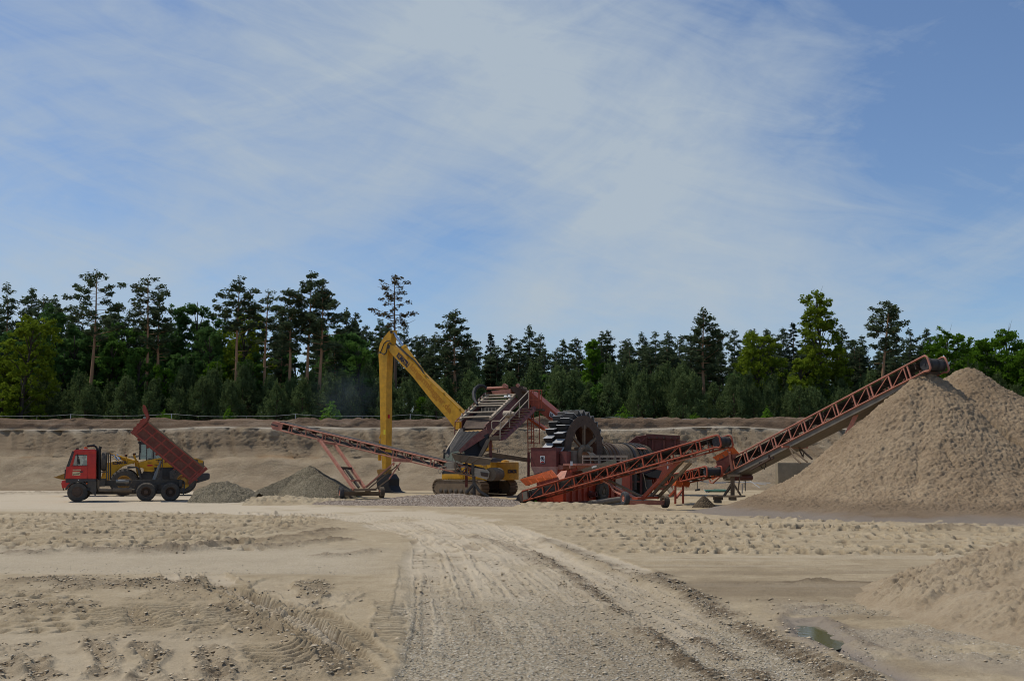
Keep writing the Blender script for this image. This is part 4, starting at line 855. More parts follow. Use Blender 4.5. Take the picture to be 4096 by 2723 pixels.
    for k in range(6): u = .3 + k * .65; mb.prism([B_(u, -.09, ye + .15), B_(u + .1, -.09, ye + .15), B_(u + .1, -.001, ye + .15), B_(u, -.001, ye + .15)], yv * 2.1)
    mb.build('side_rib', M['bed_red'], bed)
    mb = MB()
    for ya in (ye - .005, yf - .075): mb.prism([B_(.16, Hb + .002, ya), B_(Lb + .1, Hb + .002, ya), B_(Lb + .1, Hb + .075, ya), B_(.16, Hb + .075, ya)], yv * .08)
    mb.build('top_rail', M['mud_steel'], bed)
    mb = MB(); H = lambda a, b, y: P(a, b, y)
    mb.prism([H(948, 440, ye), H(1105, 262, ye), H(1138, 262, ye), H(1150, 305, ye), H(990, 468, ye)], yv * .06); mb.prism([H(948, 440, yf - .06), H(1105, 262, yf - .06), H(1138, 262, yf - .06), H(1150, 305, yf - .06), H(990, 468, yf - .06)], yv * .06)
    mb.prism([H(955, 452, ye + .06), H(1120, 270, ye + .06), H(1145, 300, ye + .06), H(985, 468, ye + .06)], yv * (yf - ye - .12))
    for k in (.25, .5, .75): a = 948 + 157 * k; b = 440 - 178 * k; mb.prism([H(a - 8, b - 8, ye - .02), H(a + 10, b - 20, ye - .02), H(a + 22, b + 5, ye - .02), H(a + 5, b + 15, ye - .02)], yv * (yf - ye + .04))
    hb = mb.build('headboard', M['bed_red'], bed)
    mb = MB(); mb.prism([H(1138, 262, ye), H(1092, 185, ye), H(1093, 120, ye), H(1108, 113, ye), H(1128, 128, ye), H(1166, 250, ye), H(1148, 290, ye)], yv * .05); mb.prism([H(1138, 262, yf - .05), H(1092, 185, yf - .05), H(1093, 120, yf - .05), H(1108, 113, yf - .05), H(1128, 128, yf - .05), H(1166, 250, yf - .05), H(1148, 290, yf - .05)], yv * .05)
    mb.prism([H(1128, 250, ye + .05), H(1094, 122, ye + .05), H(1108, 114, ye + .05), H(1148, 255, ye + .05)], yv * (yf - ye - .1)); mb.build('cab_guard', M['bed_red'], bed)
    mb = MB(); mb.prism([H(1093, 268, ye - .004), H(1112, 248, ye - .004), H(1137, 262, ye - .004), H(1118, 282, ye - .004)], yv * (.02)); mb.build('corner_plate', M['steel'], bed)
    mb = MB(); mb.prism([H(1640, 1012, ye - .03), H(1838, 842, ye - .03), H(1862, 872, ye - .03), H(1640, 1060, ye - .03), H(1632, 1040, ye - .03)], yv * (yf - ye + .06))
    for ya in (ye - .05, yf): mb.prism([H(1690, 985, ya), H(1710, 965, ya), H(1745, 1000, ya), H(1725, 1015, ya)], yv * .05)
    mb.build('tailgate', M['bed_red'], bed, bevel=.02)
    mb = MB(); mb.prism([H(1768, 800, ye - .03), H(1788, 796, ye - .03), H(1830, 838, ye - .03), H(1812, 852, ye - .03)], yv * .12); mb.build('tailgate_hinge', M['mud_steel'], bed); mb = MB(); mb.bar(H(1400, 545, ye), H(1432, 540, ye - .03), .03); mb.build('hook', M['mud_steel'], bed)
    return fr, P, Y, xv, yv
TFR, TP, TY, TXV, TYV = truck()
# ---------------------------------------------------------------- driver seen through the side window
def driver():
    q = TP(402, 835, .75); seat = q + Vector((0, 0, -.28))
    o = seat.copy(); th = thing('person', o, 'driver in a grey shirt sitting at the wheel of the red dump truck', 'person')
    f = -TXV; s = TYV; up = Vector((0, 0, 1))
    def J(x, y, z): return seat + f * x + s * y + up * z
    vs = [J(0, 0, .05), J(.01, 0, .25), J(.03, 0, .45), J(.04, 0, .56), J(.06, 0, .63)]
    rad = [.15, .145, .15, .075, .055]; ed = [(0, 1), (1, 2), (2, 3), (3, 4)]
    def chain(st, pts, rs):
        p = st
        for a, r in zip(pts, rs): vs.append(a); rad.append(r); ed.append((p, len(vs) - 1)); p = len(vs) - 1
        return p
    for sd in (-1, 1):
        chain(2, [J(.04, .19 * sd, .47), J(.16, .24 * sd, .26), J(.40, .17 * sd, .31), J(.47, .16 * sd, .33)], [.058, .045, .037, .03])
        chain(0, [J(.05, .10 * sd, .02), J(.46, .12 * sd, .07), J(.58, .11 * sd, -.32), J(.66, .11 * sd, -.36)], [.085, .062, .045, .04])
    me = bpy.data.meshes.new('body'); me.from_pydata([tuple(v - o) for v in vs], ed, []); b = link('body', me, th)
    me.materials.append(M['shirt'])
    sk = b.modifiers.new('skin', 'SKIN'); me.skin_vertices.new() if not me.skin_vertices else None
    for i, r in enumerate(rad): me.skin_vertices[0].data[i].radius = (r, r)
    me.skin_vertices[0].data[0].use_root = True
    ss = b.modifiers.new('subd', 'SUBSURF'); ss.levels = 2; ss.render_levels = 2
    hc = J(.085, 0, .76)
    def blob(name, mat, sx, sy, sz, c, sel=None, par=th):
        mb = MB(); n = 16; m = 12; vs2 = []
        for i in range(m + 1):
            for k in range(n):
                t = PI * i / m; p = 2 * PI * k / n; x = math.sin(t) * math.cos(p) * sx; y = math.sin(t) * math.sin(p) * sy; z = math.cos(t) * sz
                if name == 'head':
                    if x > 0: x *= 1 - .15 * max(0, z / sz) ; 
                    if z < 0: x *= 1 + .12 * (-z / sz) * (1 if x > 0 else -1) ; y *= 1 - .25 * (-z / sz)
                vs2.append(c + f * x + s * y + up * z)
        fs = [(i * n + k, i * n + (k + 1) % n, (i + 1) * n + (k + 1) % n, (i + 1) * n + k) for i in range(m) for k in range(n)]
        mb.add(vs2, fs); 
        if name == 'head':
            mb.hexa([c + f * .09 + s * -.018 + up * -.035, c + f * .09 + s * .018 + up * -.035, c + f * .125 + s * .01 + up * -.03, c + f * .125 + s * -.01 + up * -.03], [c + f * .085 + s * -.008 + up * .02, c + f * .085 + s * .008 + up * .02, c + f * .092 + s * .005 + up * .022, c + f * .092 + s * -.005 + up * .022])
            for sd in (-1, 1): mb.lathe([(0, .001), (0, .03), (.015, .025), (.02, .001)], c + s * .076 * sd + f * -.01 + up * -.01, s * sd + f * -.3, 10)
        return mb.build(name, mat, par)
    head = blob('head', M['skin'], .098, .078, .12, hc)
    blob('hair', M['hair'], .105, .085, .10, hc + up * .035 - f * .022, par=head)
    for sd in (-1, 1): 
        mb = MB(); mb.lathe([(0, .012), (.006, .008), (.008, .001)], hc + f * .086 + s * .03 * sd + up * .012, f, 8); mb.build('eye', M['hair'], head)
    mb = MB(); mb.bar(hc + f * .092 - up * .06 - s * .022, hc + f * .092 - up * .06 + s * .022, .008, .008); mb.build('mouth', M['bed_red'], head)
    for sd in (-1, 1):
        mb = MB(); c = J(.47, .16 * sd, .33); d = (f * .9 + up * -.1).normalized()
        mb.bar(c, c + f * .075 + up * .01, .07, .028)
        for k, L in enumerate((.045, .052, .05, .04)): a = c + f * .07 + s * (.027 - .018 * k) * sd + up * .01; mb.path([a, a + f * L * .6 + up * .012, a + f * L * .8 - up * .018], .0085, 6)
        mb.path([c + f * .03 - s * .035 * sd, c + f * .06 - s * .055 * sd + up * .01, c + f * .085 - s * .05 * sd], .010, 6); mb.build('hand', M['skin'], th)
    # seat and steering wheel belong to the truck
    t = bpy.data.objects['dump_truck']; mb = MB()
    mb.bar(J(-.12, 0, -.12), J(.35, 0, -.08), .48, .12); mb.bar(J(-.18, 0, -.08), J(-.25, 0, .58), .12, .46, up=(0, 0, 1)); mb.build('driver_seat', M['seat'], t)
    mb = MB(); c = J(.58, 0, .30); ax = (f * -.75 + up * .65).normalized(); a = ax.cross(s).normalized()
    mb.path([c + (s * math.cos(k) + a * math.sin(k)) * .22 for k in np.linspace(0, 2 * PI, 20)], .016, 6); mb.bar(c - s * .21, c + s * .21, .03, .02); mb.tube(c, c - ax * .4, .03); mb.build('steering_wheel', M['black'], t)
driver()
# ---------------------------------------------------------------- yellow wheel loader behind the truck
def loader():
    o = gnd(*Z1(868, 1182)); fr = Fr((o.x, o.y, 0), R(17.5)); Y = lambda a, b, y=0.0: fr.ly(Z1(a, b), y)
    def P(a, b, y=0.0): q = Y(a, b); return fr.L(q.x, y, q.z)
    yv = fr.M.to_3x3() @ Vector((0, 1, 0)); xv = fr.M.to_3x3() @ Vector((1, 0, 0)); W = 2.8
    t = thing('wheel_loader', o, 'yellow wheel loader standing behind the red dump truck', 'wheel loader')
    for (a, b, r) in ((870, 1028, .84), (1575, 1012, .82)):
        c = Y(a, b)
        for yy, d in ((0, -yv), (W, yv)): wheel(t, fr.L(c.x, yy, c.z), d, r, .62, .44, M['tyre'], M['yellow_mud'], lugs=20, dish=.3)
    def pr(mb, pts, ya, yb): mb.prism([P(a, b, ya) for a, b in pts], yv * (yb - ya)); return mb
    # lift arms
    mb = MB(); arm = [(640, 930), (650, 830), (690, 795), (760, 778), (900, 772), (985, 768), (1000, 790), (960, 806), (900, 820), (840, 842), (790, 880), (745, 925), (700, 990), (560, 1090), (520, 1060)]
    pr(mb, arm, .62, .76); pr(mb, arm, W - .76, W - .62)
    mb.tube(P(690, 860, .7), P(690, 860, W - .7), .14); am = mb.build('lift_arm', M['yellow'], t)
    text('lettering', 'KOMATSU', P(732, 822, .61), P(908, 808, .61) - P(732, 822, .61), (0, 0, 1), .20, M['navy'], am, .05, (P(908, 808) - P(732, 822)).length)
    mb = MB(); mb.tube(P(800, 730, 1.4), P(985, 790, 1.4), .13); mb.tube(P(690, 700, 1.4), P(800, 735, 1.4), .07); mb.build('bucket_cylinder', M['yellow'], am)
    mb = MB(); mb.tube(P(688, 700, 1.4), P(806, 740, 1.4), .085); mb.tube(P(770, 700, 1.2), P(812, 762, 1.2), .10); mb.tube(P(745, 730, 1.2), P(785, 770, 1.2), .06); mb.build('cylinder_rod', M['chrome'], am)
    mb = MB(); pr(mb, [(650, 1000), (672, 900), (668, 800), (640, 780), (580, 1000)], 1.2, 1.6); mb.bar(P(690, 680, 1.1), P(860, 740, 1.1), .05); mb.build('tilt_lever', M['yellow'], am)
    # bucket peeping out in front of the truck
    mb = MB(); bk = [(45, 970), (165, 1000), (420, 1010), (520, 950), (520, 840), (480, 850), (470, 930), (400, 980), (180, 960), (90, 955)]
    pr(mb, bk, -.1, W + .1); pr(mb, [(45, 968), (165, 925), (420, 860), (515, 845), (515, 950), (420, 1005), (165, 995)], -.12, -.08); pr(mb, [(45, 968), (165, 925), (420, 860), (515, 845), (515, 950), (420, 1005), (165, 995)], W + .08, W + .12)
    for k in range(9): y = -.05 + k * (W + .1) / 8; mb.prism([P(30, 970, y - .06), P(95, 958, y - .06), P(95, 975, y - .06)], yv * .12)
    mb.build('bucket', M['yellow_mud'], t)
    # body
    mb = MB(); pr(mb, [(1040, 790), (1130, 768), (1290, 738), (1335, 742), (1420, 760), (1660, 738), (1720, 742), (1812, 772), (1816, 832), (1500, 850), (1340, 852), (1235, 850), (1230, 872), (1110, 868), (1050, 850)], .55, W - .55); body = mb.build('body', M['yellow'], t, bevel=.05)
    mb = MB(); pr(mb, [(1100, 868), (1232, 872), (1240, 890), (1200, 905), (1100, 895)], .5, W - .5); pr(mb, [(985, 775), (1030, 770), (1050, 850), (1060, 960), (1020, 950)], 1.0, W - 1.0); mb.bar(P(978, 690, .8), P(1035, 840, .8), .12, .12); mb.build('front_frame', M['yellow'], t)
    text('lettering', 'KOMATSU', P(1245, 772, .545), xv, (0, 0, 1), .085, M['navy'], body, .03, .42)
    mb = MB(); mb.prism([P(1145, 838, .545), P(1208, 836, .545), P(1208, 818, .545), P(1145, 818, .545)], -yv * .006); mb.build('sticker', M['red_sticker'], body)
    text('lettering', 'Cobra', P(1150, 802, .545), xv, (0, 0, 1), .07, M['navy'], body, 0, .28)
    mb = MB(); pr(mb, [(1682, 792), (1682, 752), (1745, 756), (1745, 796)], .54, .56); pr(mb, [(1790, 820), (1816, 775), (1818, 834)], .54, W - .54); mb.build('grille', M['dark'], body)
    mb = MB(); pr(mb, [(1100, 895), (1240, 890), (1235, 850), (1560, 846), (1780, 836), (1790, 860), (1780, 940), (1560, 950), (1420, 1000), (1360, 1060), (1000, 1060), (960, 1000), (1060, 960)], .7, W - .7); mb.build('chassis', M['dark'], t)
    mb = MB(); pr(mb, [(1735, 925), (1870, 920), (1888, 930), (1885, 985), (1860, 1000), (1720, 1040), (1700, 1000)], .25, W - .25); mb.build('counterweight', M['dark'], t, bevel=.05)
    g1 = [(912, 838), (1020, 842), (1046, 858), (1082, 985), (1062, 992), (1028, 872), (1005, 858), (912, 866)]; g2 = [(1410, 900), (1480, 855), (1640, 855), (1660, 870), (1490, 875), (1440, 985), (1415, 985)]
    for gg, ya in ((g1, .02), (g2, .02), (g1, W - .62), (g2, W - .62)): mb = MB(); pr(mb, gg, ya, ya + .6); mb.build('mudguard', M['dark'], t)
    mb = MB(); 
    for k in range(3): z = 985 - k * 40; mb.bar(P(1240, z, .3), P(1320, z, .3), .04, .2)
    mb.bar(P(1240, 1000, .25), P(1232, 850, .4), .04); mb.bar(P(1320, 1000, .25), P(1325, 740, .4), .04); mb.bar(P(1225, 820, .5), P(1285, 825, .5), .03); mb.bar(P(1270, 800, .5), P(1285, 770, .5), .03); mb.build('ladder', M['dark'], t)
    # cab
    cp = [(1045, 755), (1050, 600), (1062, 560), (1085, 540), (1330, 540), (1345, 560), (1345, 742), (1130, 768), (1080, 770)]
    mb = MB(); 
    for ya in (.75, W - .79):
        mb.bar(P(1047, 758, ya), P(1062, 565, ya), .06); mb.bar(P(1130, 768, ya), P(1135, 550, ya), .035); mb.bar(P(1215, 752, ya), P(1215, 550, ya), .06); mb.bar(P(1342, 742, ya), P(1342, 550, ya), .08)
    pr(mb, [(1055, 568), (1075, 536), (1330, 532), (1350, 560), (1345, 575), (1062, 578)], .7, W - .7); cabf = mb.build('cab_frame', M['dark'], t)
    mb = MB(); q = .8
    mb.quad(P(1050, 755, q), P(1214, 752, q), P(1214, 575, q), P(1064, 575, q)); mb.quad(P(1217, 750, q), P(1342, 742, q), P(1342, 575, q), P(1217, 575, q)); q2 = W - .8
    mb.quad(P(1050, 755, q2), P(1214, 752, q2), P(1214, 575, q2), P(1064, 575, q2)); mb.quad(P(1217, 750, q2), P(1342, 742, q2), P(1342, 575, q2), P(1217, 575, q2)); mb.quad(P(1049, 755, q), P(1062, 575, q), P(1062, 575, q2), P(1049, 755, q2)); mb.build('cab_window', M['glass_blue'], cabf, recalc=False)
    mb = MB(); pr(mb, [(1180, 760), (1200, 650), (1230, 650), (1240, 760)], 1.1, 1.6); pr(mb, [(1140, 770), (1250, 760), (1250, 730), (1150, 735)], 1.1, 1.6); mb.build('cab_seat', M['seat'], t)
    mb = MB(); mb.path([P(1050, 640, .6), P(1055, 610, .6), P(1052, 560, .6)], .03); mb.bar(P(1052, 568, .55), P(1052, 545, .55), .14, .12); mb.bar(P(1055, 605, .6), P(1060, 670, .6), .08, .05); mb.build('mirror', M['black'], cabf); mb = MB(); mb.tube(P(1545, 745, 1.0), P(1556, 632, 1.0), .06); mb.build('exhaust_pipe', M['black'], t)
    for a, b in ((891, 710), (992, 693)):
        mb = MB(); mb.bar(P(a, b + 12, .65), P(a, b - 12, .65), .14, .14); hl = mb.build('headlight', M['black'], t)
        mb = MB(); mb.bar(P(a - 2, b + 5, .57), P(a - 2, b - 6, .57), .11, .02); mb.build('lens', M['amber'], hl)
        mb = MB(); mb.bar(P(a, b + 12, .65), P(a + 15, 790, .7), .07); mb.build('lamp_post', M['yellow'], hl)
loader()
# ---------------------------------------------------------------- long-reach excavator
def excavator():
    C = Vector((-2.48, 70.0, 0)); t = thing('excavator', C, 'yellow long-reach excavator with its arm raised behind the screening plant', 'excavator')
    h = Vector((-.81, .59, 0)).normalized(); l = Vector((-h.y, h.x, 0)); l = -l if l.y > 0 else l; up = Vector((0, 0, 1))
    fr = Fr(C, math.atan2(h.y, h.x)); yl = -1 if (fr.M.to_3x3() @ Vector((0, 1, 0))).dot(l) < 0 else 1     # yl*y points to the cab side (towards us)
    def U(x, y, z): return fr.L(x, y * yl, z)
    # undercarriage
    uf = Fr(C, R(-45)); TL, TH, TWd = 4.75, .98, .70
    for y0 in (-1.3 - TWd / 2, 1.3 - TWd / 2):
        mb = MB(); n = 14; prof = []
        r = TH / 2; L2 = TL / 2 - r
        for k in range(n + 1): a = -PI / 2 + PI * k / n; prof.append((L2 + r * math.cos(a), r + r * math.sin(a)))
        for k in range(n + 1): a = PI / 2 + PI * k / n; prof.append((-L2 + r * math.cos(a), r + r * math.sin(a)))
        # inner frame
        pts = [uf.L(x * .955, y0 + .05, (z - r) * .86 + r) for x, z in prof]
        mb.prism(pts, (uf.M.to_3x3() @ Vector((0, 1, 0))) * (TWd - .1)); tr = mb.build('track_frame', M['mud_steel'], t)
        mb = MB()      # shoes, one belt of plates
        per = []; P_ = prof + [prof[0]]; acc = 0
        for a, b in zip(P_[:-1], P_[1:]): per.append((acc, a, b)); acc += math.dist(a, b)
        ns = 46
        for k in range(ns):
            q = []
            for dd in (k + .06, k + .94):
                sdist = (dd * acc / ns) % acc
                for (s0, a, b) in per:
                    ln = math.dist(a, b)
                    if s0 <= sdist <= s0 + ln and ln > 0: f = (sdist - s0) / ln; q.append((a[0] + (b[0] - a[0]) * f, a[1] + (b[1] - a[1]) * f)); break
            if len(q) < 2: continue
            p0 = uf.L(q[0][0], y0 + TWd / 2, q[0][1]); p1 = uf.L(q[1][0], y0 + TWd / 2, q[1][1]); yy = uf.M.to_3x3() @ Vector((0, 1, 0))
            mb.bar(p0, p1, TWd, .06, up=(p1 - p0).cross(yy)); m_ = p0.lerp(p1, .3); nn = (p1 - p0).cross(yy).normalized(); sg = 1 if nn.dot(m_ - uf.L(0, y0 + TWd / 2, r)) > 0 else -1
            mb.bar(m_ - yy * TWd / 2 + nn * sg * .03, m_ + yy * TWd / 2 + nn * sg * .03, .03, .06, up=nn)
        mb.build('track_shoes', M['mud_steel'], tr)
        for k in range(7):
            mb = MB(); x = -1.5 + k * .5; mb.lathe([(0, .001), (0, .14), (.05, .16), (.09, .001)], uf.L(x, y0 + .02, .26), -(uf.M.to_3x3() @ Vector((0, 1, 0))), 14); mb.build('track_roller', M['chassis'], tr)
    mb = MB(); mb.box(-1.3, 1.3, -1.0, 1.0, .35, .85, uf); mb.lathe([(0, .75), (.3, .75), (.3, .001)], C + up * .8, up, 28); mb.build('carbody', M['dark'], t)
    # upper structure
    mb = MB(); mb.box(-1.9, 1.65, -1.42, 1.42, .98, 1.36, fr); deck = mb.build('deck', M['yellow'], t, bevel=.03)
    mb = MB(); outline = [(-1.75, -1.45), (-2.45, -1.45), (-2.75, -1.2), (-2.9, -.6), (-2.9, .6), (-2.75, 1.2), (-2.45, 1.45), (-1.75, 1.45)]
    mb.prism([U(x, y, .98) for x, y in outline], up * 1.16); cw = mb.build('counterweight', M['yellow'], t, bevel=.06)
    # lettering on the rear of the counterweight, right half
    A = U(-2.91, .25, 1.42); Bq = U(-2.91, -.62, 1.42); text('lettering', 'KOMATSU', A, Bq - A, up, .24, M['navy'], cw, .05, 1.0)
    mb = MB(); mb.bar(U(-1.75, 1.455, 1.95), U(-2.1, 1.455, 1.95), .12, .02); mb.build('sticker', M['steel'], cw)
    mb = MB(); mb.box(-1.74, .2, -1.40, 1.40, 1.37, 2.10, fr); mb.prism([U(-.2, 1.41, 1.0), U(-.2, 1.41, 1.36), U(.2, 1.41, 1.36)], l * .02); mb.build('side_panels', M['yellow'], t, bevel=.03)
    mb = MB(); mb.prism([U(-1.95, 1.0, 2.12), U(-1.8, 1.0, 2.40), U(-.3, 1.0, 2.44), U(-.1, 1.0, 2.12)], -l * 2.0); mb.build('engine_hood', M['dark'], t, bevel=.05)
    mb = MB(); c = U(-2.3, -.3, 2.14); mb.lathe([(0, .26), (.08, .24), (.12, .16), (.14, .001)], c, up, 16); mb.build('lifting_eye', M['yellow'], cw)
    mb = MB(); mb.path([U(-1.0, -1.2, 2.1), U(-1.0, -1.2, 3.0), U(-.4, -1.2, 3.0), U(-.4, -1.2, 2.1)], .025); mb.build('handrail', M['dark'], t)
    # cab on the near front corner
    mb = MB(); 
    for x, y in ((1.6, 1.38), (.1, 1.38), (1.6, .45), (.1, .45)): mb.bar(U(x, y, 1.36), U(x - (.12 if x > 1 else 0), y, 2.9), .09)
    mb.prism([U(1.62, 1.42, 2.86), U(.05, 1.42, 2.86), U(.05, 1.42, 2.98), U(1.5, 1.42, 2.98)], -l * 1.02); mb.box(.1, 1.62, *sorted((.42 * yl, 1.40 * yl)), 1.36, 1.85, fr); cabx = mb.build('cab', M['dark'], t)
    mb = MB(); y = 1.36; mb.quad(U(1.58, y, 1.85), U(.14, y, 1.85), U(.14, y, 2.86), U(1.46, y, 2.86)); y = .47; mb.quad(U(1.58, y, 1.85), U(.14, y, 1.85), U(.14, y, 2.86), U(1.46, y, 2.86)); mb.quad(U(1.6, 1.36, 1.85), U(1.6, .47, 1.85), U(1.48, .47, 2.86), U(1.48, 1.36, 2.86)); mb.build('cab_window', M['glass_blue'], cabx, recalc=False)
    # boom (near face on plane y = +.32)
    yb = .30 * yl
    def Bp(z, a, b, y=None): return fr.Y(z(a, b), yb if y is None else y)
    off = -l * .60
    poly = [Bp(Z3, 440, 395), Bp(Z3, 470, 385), Bp(Z3, 560, 425), Bp(Z3, 1000, 870), Bp(Z3, 1640, 1490), Bp(Z4, 600, 590), Bp(Z4, 800, 800), Bp(Z4, 830, 900), Bp(Z4, 760, 920), Bp(Z4, 600, 840), Bp(Z4, 415, 635), Bp(Z3, 1390, 1568), Bp(Z3, 1120, 1260), Bp(Z3, 820, 880), Bp(Z3, 480, 515), Bp(Z3, 440, 450)]
    mb = MB(); mb.prism(poly, off); boom = mb.build('boom', M['yellow'], t, ang=20)
    A = Bp(Z3, 567, 572); Bq = Bp(Z3, 735, 752); text('lettering', 'KOMATSU', A, Bq - A, Vector((0, 0, 1)), .42, M['navy'], boom, .06, (Bq - A).length)
    A = Bp(Z3, 760, 775); Bq = Bp(Z3, 1385, 1490); text('lettering', 'longarmbagger.de', A, Bq - A, Vector((0, 0, 1)), .60, M['ghost'], boom, .03, (Bq - A).length)
    # stick
    sp = [Bp(Z3, 490, 155), Bp(Z3, 450, 178), Bp(Z3, 375, 265), Bp(Z3, 315, 365), Bp(Z3, 297, 440), Bp(Z3, 290, 560), Bp(Z3, 300, 720), Bp(Z3, 318, 1568), Bp(Z2, 1540, 480), Bp(Z2, 1550, 640), Bp(Z2, 1560, 810), Bp(Z2, 1600, 810), Bp(Z2, 1603, 480), Bp(Z3, 413, 1568), Bp(Z3, 412, 1000), Bp(Z3, 428, 560), Bp(Z3, 445, 470), Bp(Z3, 478, 340), Bp(Z3, 492, 190)]
    mb = MB(); mb.prism(sp, off); stick = mb.build('stick', M['yellow'], t, ang=20)
    mb = MB(); mb.bar(Bp(Z2, 1610, 208, yb * .3) + Vector((0.02, 0, .1)), Bp(Z2, 1640, 208, yb * .3) + Vector((0.02, 0, .1)), .12, .26); mb.build('warning_plate', M['red_sticker'], stick)
    mb = MB(); mb.quad(Bp(Z2, 1575, 405, yb * 1.02), Bp(Z2, 1597, 405, yb * 1.02), Bp(Z2, 1597, 350, yb * 1.02), Bp(Z2, 1575, 350, yb * 1.02)); mb.build('sticker', M['yel_sticker'], stick)
    mb = MB(); mb.tube(Bp(Z2, 1545, 395, 0), Bp(Z2, 1530, 450, 0), .05); mb.tube(Bp(Z2, 1528, 640, 0), Bp(Z2, 1530, 710, 0), .12); mb.tube(Bp(Z2, 1530, 470, 0), Bp(Z2, 1528, 640, 0), .05); mb.build('bucket_cylinder', M['yellow'], stick)
    # arm cylinder
    A = Bp(Z3, 520, 195, 0); m1 = Bp(Z3, 690, 425, 0); e = Bp(Z3, 940, 770, 0)
    mb = MB(); mb.tube(A, m1, .095, n=14); mb.build('cylinder_rod', M['chrome'], stick)
    mb = MB(); mb.tube(m1, e, .19, n=16); mb.tube(m1.lerp(e, -.02), m1.lerp(e, .06), .22, n=16); mb.tube(m1.lerp(e, .5), m1.lerp(e, .54), .215, n=16); mb.bar(e, Bp(Z3, 1010, 900, 0), .3, .3); mb.build('arm_cylinder', M['yellow'], boom)
    # pipes along the boom top and hoses
    for k, dy in enumerate((-.22, -.08, .08, .22)):
        mb = MB(); mb.path([Bp(Z3, 545, 395, dy), Bp(Z3, 700, 555 - 3 * k, dy), Bp(Z3, 1000, 850, dy), Bp(Z3, 1225, 1070, dy), Bp(Z3, 1480, 1312, dy), Bp(Z3, 1640, 1470, dy)], .045, 6); mb.build('hydraulic_pipe', M['yellow'], boom)
    for q in (.18, .45, .72, .95):
        mb = MB(); a = Bp(Z3, 560, 405, -.3).lerp(Bp(Z3, 1620, 1455, -.3), q); b = Bp(Z3, 560, 405, .3).lerp(Bp(Z3, 1620, 1455, .3), q); mb.bar(a, b, .12, .10); mb.build('pipe_clamp', M['yellow'], boom)
    for pts in ([(465, 325), (420, 330), (375, 370), (345, 450), (315, 520), (285, 515)], [(490, 380), (470, 350), (440, 370), (425, 440), (410, 510), (375, 540), (330, 510), (300, 490)]):
        mb = MB(); mb.path([Bp(Z3, a, b, yb * 1.25) for a, b in pts], .038, 6); mb.build('hydraulic_hose', M['black'], stick)
    mb = MB(); mb.path([Bp(Z3, 560, 370, .2 * yl), Bp(Z3, 700, 500, .2 * yl), Bp(Z3, 860, 640, .2 * yl), Bp(Z3, 960, 760, .2 * yl), Bp(Z3, 1010, 860, .2 * yl), Bp(Z3, 1080, 920, .2 * yl)], .05, 6); mb.build('hydraulic_hose', M['black'], boom)
    mb = MB(); mb.tube(Bp(Z3, 452, 420, yb * 1.15), Bp(Z3, 452, 420, -yb * 1.15), .12); mb.tube(Bp(Z3, 490, 185, yb * 1.1), Bp(Z3, 490, 185, -yb * 1.1), .11); mb.build('pivot_pin', M['chassis'], stick)
    for sd in (-1, 1):
        mb = MB(); a = U(.75, .62 * sd, 1.5); b = Bp(Z4, 480, 570, .42 * yl * sd); mb.tube(a, a.lerp(b, .6), .15, n=12); mb.tube(a.lerp(b, .6), b, .085, n=12); mb.build('boom_cylinder', M['yellow'], t)
    # linkage and bucket
    mb = MB(); mb.prism([Bp(Z2, 1495, 825), Bp(Z2, 1530, 812), Bp(Z2, 1605, 815), Bp(Z2, 1600, 900), Bp(Z2, 1510, 890)], off); mb.build('coupler', M['yellow_mud'], stick)
    mb = MB(); ybk = .55 * yl; bk = [(1505, 880), (1600, 870), (1638, 930), (1636, 1010), (1665, 1070), (1738, 1100), (1738, 1122), (1640, 1126), (1560, 1110), (1500, 1040), (1490, 950)]
    mb.prism([Bp(Z2, a, b, ybk) for a, b in bk], -l * 1.1); mb.build('bucket', M['bucket_dark'], t, bevel=.02)
excavator()
